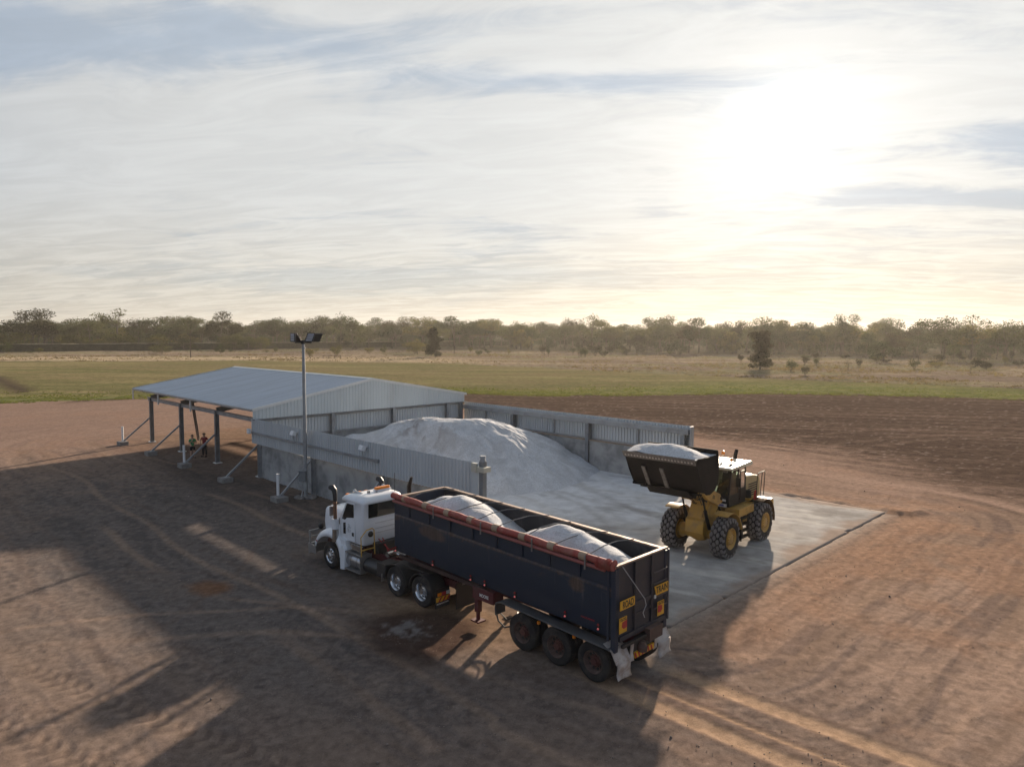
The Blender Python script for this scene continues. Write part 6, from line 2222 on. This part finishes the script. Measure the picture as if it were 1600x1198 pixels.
    for y in (-0.88, -0.02):
        mb = MB()
        P_ = [Vector((3.42, 0, 4.30)), Vector((3.24, 0, 4.02)), Vector((2.90, 0, 3.46)), Vector((2.68, 0, 3.31))]
        for a, b in zip(P_[:-1], P_[1:]):
            mb.bar((a.x + nrm.x * 0.03, y, a.z + nrm.z * 0.03), (b.x + nrm.x * 0.03, y, b.z + nrm.z * 0.03), 0.17, 0.06, tuple(nrm))
        mb.build('wear_strip', BKE, bk)
    mb = MB()
    mb.bar((2.98, -1.62, 3.42), (2.98, -0.95, 3.42), 0.14, 0.10)
    mb.bar((2.70, -1.40, 3.27), (2.70, 1.40, 3.27), 0.16, 0.05)
    mb.build('heel_bar', BKT, bk)
    mb = MB().prism([(2.95, 3.40), (2.60, 3.02), (2.25, 2.98), (2.0, 3.30)], -1.05, 0.95)
    mb.build('hinge_beam', BKT, bk, bevel=0.02)
    for y in (-0.62, -0.12, 0.12, 0.62):
        mb = MB().prism([(1.72, 4.3), (1.50, 3.95), (1.45, 3.7), (1.9, 3.3), (2.35, 3.25), (2.05, 3.45), (1.82, 3.7), (1.70, 4.1)], y - 0.03, y + 0.03)
        mb.build('mount_ear', BKT, bk)
    return L


build_loader()
heap('bucket_load', 'rounded heap of white lime filling the raised loader bucket', LO, LA, 1.80, 3.74, -1.61, 1.60,
     [(2.75, -0.9, 5.12), (2.70, -0.2, 5.22), (2.70, 0.4, 5.16), (2.8, 1.0, 5.0), (2.8, -1.3, 5.0)], 4.84, 0.40, 440, (2.7, 0, 4.5))

# ------------------------------------------------------------------ vegetation
LEAF = [leaf_mat('gum foliage', (0.038, 0.051, 0.029)), leaf_mat('dark foliage', (0.024, 0.026, 0.014), trans=0.2), leaf_mat('yellow green foliage', (0.062, 0.070, 0.030))]
BARK = mat('bark', (0.085, 0.068, 0.055), 0.9, 0, 0.25, 3, spec=0.1)


def leaf_quads(rnd, clusters, n, size, up=0.25):
    """n small quads spread through ball-like clusters (centre, radius, flatness)"""
    wts = [c[1] ** 2 for c in clusters]
    idx = rnd.choice(len(clusters), size=n, p=np.array(wts) / sum(wts))
    cen = np.array([c[0] for c in clusters])[idx]
    rad = np.array([c[1] for c in clusters])[idx]
    d = rnd.normal(size=(n, 3))
    d /= np.linalg.norm(d, axis=1)[:, None]
    rr_ = rad * rnd.random(n) ** 0.42
    p = cen + d * rr_[:, None] * np.array([1, 1, 0.68])
    u = rnd.normal(size=(n, 3))
    u[:, 2] -= 0.4
    u /= np.linalg.norm(u, axis=1)[:, None]
    w = np.cross(u, rnd.normal(size=(n, 3)))
    w /= np.linalg.norm(w, axis=1)[:, None]
    s_ = (size * (0.6 + 0.8 * rnd.random(n)))[:, None]
    a, b = u * s_, w * s_ * 0.55
    V = np.stack([p - a * 0.5 - b * 0.3, p - b * 0.5 + a * 0.1, p + a * 0.55, p + b * 0.5 + a * 0.05], 1).reshape(-1, 3)
    F = np.arange(4 * n).reshape(n, 4)
    return V, F


def tree_proto(seed, H, spread, kind, n, size):
    """returns (crown mesh, trunk mesh); kind: gum / bush / column / umbrella / shrub / bare"""
    rnd = np.random.default_rng(seed)
    r = random.Random(seed)
    mb = MB()
    clusters = []
    tr = 0.016 * H + 0.05
    if kind in ('gum', 'umbrella', 'bare'):
        fork = H * (0.32 + 0.12 * r.random()) if kind != 'umbrella' else H * 0.55
        lean = Vector((r.uniform(-.08, .08), r.uniform(-.08, .08), 1))
        f = lean * fork
        mb.tube([(0, 0, -0.3), tuple(f * 0.5 + Vector((r.uniform(-.1, .1), 0, 0))), tuple(f)], [tr * 1.25, tr, tr * 0.8], 7)
        nl = r.randint(4, 6)
        for i in range(nl):
            az = 2 * math.pi * (i + r.random() * 0.6) / nl
            hh = H * (r.uniform(0.62, 0.98) if i else 0.97)
            out = spread * (0.35 + 0.55 * r.random()) * (0.3 if i == 0 else 1)
            tip = Vector((math.cos(az) * out, math.sin(az) * out, hh - H * 0.06))
            mid = f.lerp(tip, 0.5) + Vector((math.cos(az), math.sin(az), -0.3)) * out * 0.15
            mb.tube([tuple(f), tuple(mid), tuple(tip)], [tr * 0.6, tr * 0.38, tr * 0.14], 5)
            cr = spread * r.uniform(0.28, 0.42)
            clusters.append((tuple(tip), cr, 0.7))
            for j in range(r.randint(2, 4)):
                q = f.lerp(tip, r.uniform(0.45, 0.95)) + Vector((r.uniform(-1, 1), r.uniform(-1, 1), r.uniform(-.3, .3))) * spread * 0.34
                mb.tube([tuple(mid), tuple(q)], [tr * 0.22, tr * 0.08], 4)
                clusters.append((tuple(q), cr * r.uniform(0.5, 0.95), 0.7))
    elif kind == 'bush':
        mb.tube([(0, 0, -0.3), (0.1, 0, H * 0.3), (0, 0.1, H * 0.7)], [tr, tr * 0.8, tr * 0.3], 6)
        for i in range(13):
            az = r.random() * 6.28
            hh = H * r.uniform(0.22, 0.86)
            ww = spread * 0.62 * math.sin(math.pi * min(1, max(0.12, hh / H)) ** 0.8) * r.uniform(0.4, 1)
            q = (math.cos(az) * ww, math.sin(az) * ww, hh)
            mb.tube([(0, 0, hh * 0.5), q], [tr * 0.35, tr * 0.1], 4)
            clusters.append((q, spread * r.uniform(0.2, 0.34), 0.8))
        clusters.append(((0, 0, H * 0.9), spread * 0.22, 0.8))
    elif kind == 'column':
        mb.tube([(0, 0, -0.3), (0.05, 0, H * 0.5), (0, 0.1, H * 0.9)], [tr, tr * 0.7, tr * 0.2], 6)
        for i in range(24):
            hh = H * (0.08 + 0.84 * (i + r.random()) / 24)
            az = r.random() * 6.28
            ww = spread * (0.36 if hh > 0.3 * H else 0.46) * r.uniform(0.2, 1) * (1.1 - 0.55 * hh / H)
            q = (math.cos(az) * ww, math.sin(az) * ww, hh)
            mb.tube([(0, 0, hh * 0.8), q], [tr * 0.25, tr * 0.08], 4)
            clusters.append((q, spread * r.uniform(0.16, 0.27), 0.9))
    elif kind == 'shrub':
        for i in range(5):
            az = r.random() * 6.28
            q = (math.cos(az) * spread * 0.3, math.sin(az) * spread * 0.3, H * r.uniform(0.5, 0.8))
            mb.tube([(0, 0, -0.2), q], [tr * 0.6, tr * 0.15], 5)
            clusters.append((q, spread * r.uniform(0.24, 0.36), 0.8))
        clusters.append(((0, 0, H * 0.45), spread * 0.34, 0.8))
    V, F = leaf_quads(rnd, clusters, n, size)
    V[:, 2] = np.maximum(V[:, 2], 0.05)
    cm = bpy.data.meshes.new('crown')
    cm.from_pydata(V.tolist(), [], F.tolist())
    cm.materials.append(None)
    tm = bpy.data.meshes.new('trunk')
    tm.from_pydata(mb.v, [], mb.f)
    tm.materials.append(BARK)
    return cm, tm


PROTO = {}


def get_proto(kind, i, leaf):
    key = (kind, i, leaf)
    if key in PROTO:
        return PROTO[key]
    sz = {'gum': (17, 9.0, 3000, 0.58), 'umbrella': (17, 8, 700, 0.6), 'bush': (8, 7.0, 2200, 0.42), 'column': (12, 6.5, 5500, 0.45), 'shrub': (3, 3.4, 800, 0.26), 'bare': (8, 4, 130, 0.35)}[kind]
    cm, tm = tree_proto(1000 + i * 17 + len(kind) * 101, *sz[:2], kind, sz[2], sz[3])
    cm.materials[0] = LEAF[leaf]
    PROTO[key] = (cm, tm, sz[0], sz[1])
    return PROTO[key]


def tree(name, label, cat, x, y, kind, i, H, spread=None, leaf=0, group=None, rz=None, z=0.0):
    cm, tm, h0, s0 = get_proto(kind, i, leaf)
    T = bpy.data.objects.new(name, None)
    COL.objects.link(T)
    T.location = (x, y, z)
    sxy = (spread / s0) if spread else H / h0
    T.scale = (sxy, sxy, H / h0)
    T.rotation_euler = (0, 0, random.random() * 6.28 if rz is None else rz)
    tag(T, label, cat, group)
    for nm, me in (('crown', cm), ('trunk', tm)):
        c = bpy.data.objects.new(nm, me)
        COL.objects.link(c)
        c.parent = T
    return T


random.seed(21)
# trees and bushes one can tell apart, nearest first
tree('dark_tree', 'dense dark full-foliaged tree standing alone in the scrub at the right', 'tree', 68.7, 195.1, 'column', 0, 11.0, 8.2, 1)
tree('dark_tree', 'tall narrow dark tree standing alone beyond the paddock behind the bunker', 'tree', -30.7, 281.4, 'column', 1, 12.3, 7.6, 1)
tree('round_bush', 'round green bush right of the large dark tree in the scrub', 'bush', 73.3, 185.6, 'shrub', 0, 3.3, 3.6, 0)
tree('small_bush', 'small pointed dark bush by the ditch at the right', 'bush', 69.0, 165.9, 'shrub', 1, 2.4, 2.0, 1)
tree('sapling', 'thin bare sapling standing in the scrub right of the small pointed bush', 'tree', 90.6, 190.1, 'bare', 0, 3.4, 2.0, 1)
tree('spreading_tree', 'broad low spreading tree in the middle of the right-hand scrub', 'tree', 131.6, 250, 'bush', 0, 7.2, 11.0, 0)
tree('sapling', 'slender tree with a small crown right of the broad spreading tree', 'tree', 143.5, 249, 'bare', 1, 5.6, 3.0, 0)
tree('bushy_tree', 'bushy tree with two rounded crowns left of the leaning small tree at far right', 'tree', 177.2, 283, 'bush', 1, 6.8, 6.5, 0)
tree('small_tree', 'small rounded tree on a thin forked trunk at the far right', 'tree', 168.2, 251.4, 'bush', 2, 5.6, 4.4, 0)
tree('sapling', 'little bare sapling near the right edge of the scrub, close to the ditch', 'tree', 115.1, 176.9, 'bare', 2, 3.0, 1.6, 0)
tree('sapling', 'thin dead sapling at the right edge of the photo', 'tree', 182, 258, 'bare', 3, 4.0, 3.6, 1)
tree('bushy_tree', 'round-crowned tree in front of the levee, left of the tall narrow tree', 'tree', -90.5, 400, 'bush', 3, 18.0, 12, 0)
tree('small_tree', 'small spreading tree just left of the tall narrow dark tree', 'tree', -43.3, 322.4, 'bush', 4, 6.8, 9.5, 2)
tree('small_tree', 'small round tree on the dry grass left of the power pole', 'tree', -152.8, 307.8, 'bush', 5, 4.9, 6.6, 0)
tree('small_tree', 'small slim tree on the dry grass right of the power pole', 'tree', -128.4, 311, 'bush', 6, 4.6, 3.4, 0)
tree('round_bush', 'green bush at the paddock edge just right of the light pole', 'bush', -75.0, 262.4, 'shrub', 2, 4.2, 4.0, 2)
tree('round_bush', 'loose green bush behind the low log rail', 'bush', -70.1, 281, 'shrub', 3, 4.6, 4.4, 2)
tree('round_bush', 'grey-green bush in front of the levee at the left edge', 'bush', -227.3, 315, 'shrub', 0, 5.0, 6.6, 0)
tree('round_bush', 'left one of the three dark bushes at mid scrub', 'bush', 36, 305, 'shrub', 1, 5.2, 6.2, 1)
tree('round_bush', 'middle one of the three dark bushes at mid scrub', 'bush', 46.2, 330, 'shrub', 2, 4.6, 6.4, 1)
tree('round_bush', 'right one of the three dark bushes at mid scrub', 'bush', 50.5, 312, 'shrub', 3, 3.6, 4.4, 1)
tree('sapling', 'thin sapling left of the three dark bushes at mid scrub', 'tree', 27.0, 285, 'bare', 0, 4.6, 2.6, 0)
tree('small_tree', 'small scrub tree half way between the bunker and the levee', 'tree', 14.5, 318, 'bare', 1, 4.6, 3.6, 0)
tree('bushy_tree', 'low dark bushy tree behind the three dark bushes', 'tree', 62, 352, 'bush', 0, 9.0, 10.5, 1)
tree('bushy_tree', 'low wide bushy tree between the three bushes and the large dark tree', 'tree', 79, 342, 'bush', 5, 6.0, 10, 0)
# tall trees whose crowns stand above the treeline
tree('emergent_tree', 'broad-crowned dark gum rising above the treeline at the far left', 'tree', -249, 366, 'gum', 0, 20.5, 17, 1)
tree('emergent_tree', 'tall open gum with separated tufts rising above the treeline at left', 'tree', -213, 380, 'umbrella', 1, 22.0, 13, 0)
tree('emergent_tree', 'short-topped gum just left of the tall open gum at left', 'tree', -228, 382, 'umbrella', 2, 17.5, 8.5, 0)
tree('emergent_tree', 'dark rounded gum crown above the treeline behind the left end of the shed roof', 'tree', -164, 398, 'gum', 1, 20.8, 14, 1)
tree('emergent_tree', 'thin tuft-topped gum above the treeline right of the light pole', 'tree', -100, 412, 'umbrella', 0, 21.3, 6.5, 0)
tree('emergent_tree', 'flat umbrella-shaped gum crown above the middle of the treeline', 'tree', 47, 415, 'umbrella', 3, 21.2, 10, 0)
tree('emergent_tree', 'tall gum with a stacked crown, the first high crown right of the umbrella gum', 'tree', 86, 395, 'gum', 2, 19.6, 12, 0)
tree('emergent_tree', 'tall round-topped gum above the treeline right of the large dark tree', 'tree', 160, 342, 'gum', 3, 18.8, 9, 0)
tree('emergent_tree', 'flat-topped spreading gum above the treeline near the right edge', 'tree', 211, 322, 'umbrella', 1, 18.4, 13, 0)


def d_front(u):
    return np.interp(u, [-150, 0, 200, 400, 550, 700, 850, 1000, 1150, 1300, 1500, 1750], [352, 362, 388, 425, 430, 415, 400, 375, 330, 300, 275, 260])


# the wood: the front ranks tree by tree
placed = []

rt = random.Random(5)
kinds = [('gum', i) for i in range(6)] + [('bush', 7), ('bush', 8)]
cnt = 0
tries = 0
while cnt < 275 and tries < 20000:
    tries += 1
    u = rt.uniform(-90, 1690)
    dd = float(d_front(u)) + 125 * rt.random() ** 1.25
    dens = 1.0 if u < 900 else 0.8
    if rt.random() > dens:
        continue
    x = (u - 800) / FPX * dd
    y = dd
    if any((x - px) ** 2 + (y - py) ** 2 < 7.0 ** 2 for px, py in placed):
        continue
    placed.append((x, y))
    k, i = kinds[rt.randrange(len(kinds))]
    base = 9.8 + 17.5 / FPX * dd
    if k == 'bush':
        H = rt.uniform(0.5, 0.75) * base
        sp = H * rt.uniform(0.8, 1.05)
        lab, grp, nm = 'low rounded tree in the belt of bush along the horizon', 'low trees in the horizon bush', 'low_tree'
    else:
        H = base * (rt.uniform(0.66, 1.02) if rt.random() < 0.84 else rt.uniform(1.02, 1.17))
        sp = H * rt.uniform(0.55, 0.85)
        lab, grp, nm = 'gum tree', 'gum trees in the horizon bush', 'gum_tree'
    lf = rt.choice((0, 0, 0, 1, 2))
    rel = H / base
    hw = 'low' if k == 'bush' else ('tall' if rel > 0.9 else 'middling' if rel > 0.8 else 'short')
    cw = ('grey-green', 'dark', 'yellow-green')[lf]
    kw = 'rounded tree' if k == 'bush' else 'gum tree'
    zw = ('at the left edge', 'above the left end of the shed roof', 'left of the light pole', 'right of the light pole', 'around the tall narrow dark tree', 'above the heap', 'under the umbrella gum',
          'left of the large dark tree', 'right of the large dark tree', 'behind the broad spreading tree', 'at the right edge')[int(min(10, max(0, (u + 90) / 162)))]
    lab = f'{hw} {cw} {kw} in the horizon bush {zw}'
    tree(nm, lab, 'tree', x, y, k, i, H, sp, lf, grp)
    cnt += 1

# scattered bushes of the open scrub
for _ in range(60):
    u = rt.uniform(560, 1680)
    fe_d = float(far_edge(np.array([(u - 800) / FPX * 200]))[0])
    dd = rt.uniform(fe_d + 75, float(d_front(u)) + 10)
    x = (u - 800) / FPX * dd
    tree('scrub_bush', 'small bush dotted about the open scrub', 'bush', x, dd, 'shrub', rt.randrange(4), rt.uniform(1.2, 4.2), rt.uniform(1.6, 4.4), rt.choice((0, 1, 1, 2)), 'bushes dotted about the scrub')
for _ in range(16):
    u = rt.uniform(0, 760)
    dd = rt.uniform(0, 1)
    x0 = (u - 800) / FPX
    base = 300 + 60 * (u > 500)
    dd = base + 25 * dd + (u / 760) * 60
    tree('scrub_bush', 'low bush at the foot of the levee', 'bush', x0 * dd, dd, 'shrub', rt.randrange(4), rt.uniform(0.9, 2.6), rt.uniform(2, 4.2), rt.choice((0, 2)), 'bushes along the foot of the levee')
for _ in range(24):
    u = rt.uniform(-20, 420)
    dd = 345 + u * 0.09 + rt.uniform(0, 12)
    x0 = (u - 800) / FPX
    tree('levee_bush', 'rounded yellow-green bush behind the levee at left', 'bush', x0 * dd, dd, 'bush', 9, rt.uniform(6.0, 9.5), rt.uniform(7, 11), 2, 'yellow-green bushes behind the levee')


def build_backwood():
    """the far wood reads as one mass behind the front ranks"""
    rn = np.random.default_rng(77)
    Vs, Fs, o = [], [], 0
    protos = []
    for i in range(5):
        r = random.Random(300 + i)
        cl = [((r.uniform(-3.4, 3.4), r.uniform(-3.4, 3.4), r.uniform(1.5, 16)), r.uniform(1.8, 3.1), 0.7) for _ in range(16)]
        protos.append(leaf_quads(rn, cl, 900, 0.85))
    for _ in range(760):
        u = rn.uniform(-200, 1800)
        dd = float(d_front(u)) + 85 + 260 * rn.random()
        x = (u - 800) / FPX * dd
        H = (9.8 + 17.5 / FPX * dd) * (rn.uniform(0.62, 0.88) + 0.10 * math.sin(x * 0.045) * math.sin(x * 0.013 + 1))
        V, F = protos[rn.integers(5)]
        k = H / 18.0
        an = rn.random() * 6.28
        c, s_ = math.cos(an), math.sin(an)
        V2 = np.stack([x + k * 1.1 * (V[:, 0] * c - V[:, 1] * s_), dd + k * 1.1 * (V[:, 0] * s_ + V[:, 1] * c), k * V[:, 2]], 1)
        Vs.append(V2)
        Fs.append(F + o)
        o += len(V2)
    ob = grid_object('far_wood', np.concatenate(Vs), np.concatenate(Fs), None, LEAF[0], smooth=False)
    tag(ob, 'continuous mass of gum woodland filling the horizon behind the front trees', 'woodland', kind='stuff')


build_backwood()


def tufts(name, label, cat, pts, hs, ws, m, blades=3, seed=1):
    rn = np.random.default_rng(seed)
    n = len(pts)
    P = np.repeat(pts, blades, 0) + rn.normal(size=(n * blades, 3)) * np.array([1, 1, 0]) * np.repeat(ws, blades)[:, None] * 0.4
    h = np.repeat(hs, blades) * rn.uniform(0.5, 1.2, n * blades)
    w = np.repeat(ws, blades) * rn.uniform(0.3, 0.7, n * blades)
    an = rn.random(n * blades) * 6.28
    dx, dy = np.cos(an) * w, np.sin(an) * w
    lean = rn.normal(size=(n * blades, 2)) * h[:, None] * 0.35
    z0 = P[:, 2] - 0.03
    V = np.stack([np.stack([P[:, 0] - dx, P[:, 1] - dy, z0], 1), np.stack([P[:, 0] + dx, P[:, 1] + dy, z0], 1), np.stack([P[:, 0] + lean[:, 0], P[:, 1] + lean[:, 1], z0 + h], 1)], 1).reshape(-1, 3)
    F = np.arange(3 * n * blades).reshape(-1, 3)
    ob = grid_object(name, V, F, None, m, smooth=False)
    tag(ob, label, cat, kind='stuff')


def build_tufts():
    rn = np.random.default_rng(9)
    # weeds on the rim of the paddock
    x = rn.uniform(-105, 105, 26000)
    ne = near_edge(x)
    w = np.interp(x, [-80, -40, 0, 20, 40, 200], [12, 8, 9, 14, 14, 14])
    y = ne - 2.2 + np.abs(rn.normal(size=len(x))) * w * 0.7
    keep = fbm(x * 0.3, y * 0.3, 3, 301) > 0.42
    P = np.stack([x, y, np.zeros_like(x)], 1)[keep]
    tufts('broadleaf_weeds', 'bright green low weeds along the edge of the bare soil', 'weeds', P, rn.uniform(0.06, 0.16, len(P)), rn.uniform(0.12, 0.30, len(P)), leaf_mat('weed leaves', (0.060, 0.085, 0.026), 0.3), 3, 2)
    u = rn.uniform(-50, 1650, 30000)
    dd = 125 * (400 / 125) ** rn.random(len(u))
    x = (u - 800) / FPX * dd
    fe = far_edge(x)
    keep = (dd > fe + 1) & (fbm(x * 0.08, dd * 0.12, 4, 303) > 0.46)
    P = np.stack([x, dd, np.zeros_like(x)], 1)[keep]
    P[:, 2] = -0.1
    tufts('dry_grass', 'dry straw-coloured grass tufts over the scrub beyond the paddock', 'grass', P, rn.uniform(0.15, 0.5, len(P)), rn.uniform(0.3, 0.9, len(P)), leaf_mat('dry grass blades', (0.125, 0.105, 0.068), 0.3), 3, 3)
    # stones on the yard near the camera
    n = 4200
    rr_ = 12 + 45 * rn.random(n) ** 1.3
    an = rn.uniform(R(-40), R(40), n)
    x, y = rr_ * np.sin(an), rr_ * np.cos(an)
    a, b = to_B(x, y)
    keep = ~slab_mask(a, b) & ~((a > 10) & (a < 34.5) & (b > -6.3) & (b < -2.8)) & ~((a > -1) & (a < 23) & (b > -0.5) & (b < 19)) & (fbm(x * 0.4, y * 0.4, 3, 307) > 0.47)
    x, y = x[keep], y[keep]
    s_ = rn.uniform(0.008, 0.026, len(x)) * (1 + 1.2 * (rn.random(len(x)) > 0.97))
    oc = np.array([(1, 0, 0), (0, 1, 0), (-1, 0, 0), (0, -1, 0), (0, 0, 0.7), (0, 0, -0.7)], float)
    of = np.array([(0, 1, 4), (1, 2, 4), (2, 3, 4), (3, 0, 4), (1, 0, 5), (2, 1, 5), (3, 2, 5), (0, 3, 5)])
    V = np.stack([x, y, np.full_like(x, 0.0)], 1)[:, None, :] + oc[None] * s_[:, None, None] * rn.uniform(0.6, 1.3, (len(x), 6, 1))
    F = (np.arange(len(x)) * 6)[:, None, None] + of[None]
    ob = grid_object('loose_stones', V.reshape(-1, 3), F.reshape(-1, 3), None, mat('loose stone', (0.20, 0.165, 0.145), 0.95, 0, 0.5, 1.0, spec=0.1), smooth=False)
    tag(ob, 'loose stones scattered over the dirt yard', 'stones', kind='stuff')


build_tufts()

# power poles, log rail
WOODP = mat('weathered pole', (0.085, 0.065, 0.05), 0.9, 0, 0.2, 2, spec=0.1)
for x, y, h, lab in ((-120.3, 264, 10.8, 'dark timber power pole on the dry grass behind the shed roof'),
                     (-26.6, 324.7, 13.8, 'thin power pole right of the tall narrow dark tree'),
                     (-140.5, 386, 14.0, 'thin power pole in front of the wood left of the light pole')):
    P = bpy.data.objects.new('power_pole', None)
    COL.objects.link(P)
    P.location = (x, y, -0.2)
    tag(P, lab, 'power pole')
    MB().tube([(0, 0, 0), (0, 0, h)], [0.2, 0.12], 8).build('pole', WOODP, P)
    MB().box(-0.9, 0.9, -0.06, 0.06, h - 0.7, h - 0.55).build('crossarm', WOODP, P)
Rl = bpy.data.objects.new('log_rail', None)
COL.objects.link(Rl)
Rl.location = (-68.5, 268, -0.1)
tag(Rl, 'low wooden log rail on short posts at the paddock edge', 'rail')
for k in range(4):
    MB().tube([(-3.3 + k * 2.2, 0, 0), (-3.3 + k * 2.2, 0, 1.0)], 0.13, 7).build('post', WOODP, Rl)
MB().tube([(-3.5, 0, 1.0), (3.5, 0, 1.02)], 0.12, 7).build('rail', WOODP, Rl)

# ------------------------------------------------------------------ morning haze
HZB = MB().box(-1700, 1700, -1700, 1700, -3.2, 34).build('haze', None if False else bpy.data.materials.new('haze air'), smooth=0)
hm = HZB.data.materials[0]
hm.use_nodes = True
hg = NT(hm.node_tree)
pv = hg.n('ShaderNodeVolumePrincipled')
pv.inputs['Color'].default_value = (0.95, 0.90, 0.80, 1)
pv.inputs['Density'].default_value = 0.00012
pv.inputs['Anisotropy'].default_value = 0.45
ho = hg.n('ShaderNodeOutputMaterial')
hg.lk(pv.outputs[0], ho.inputs['Volume'])
tag(HZB, 'thin warm morning haze lying over the scrub and the trees', 'haze', kind='stuff')
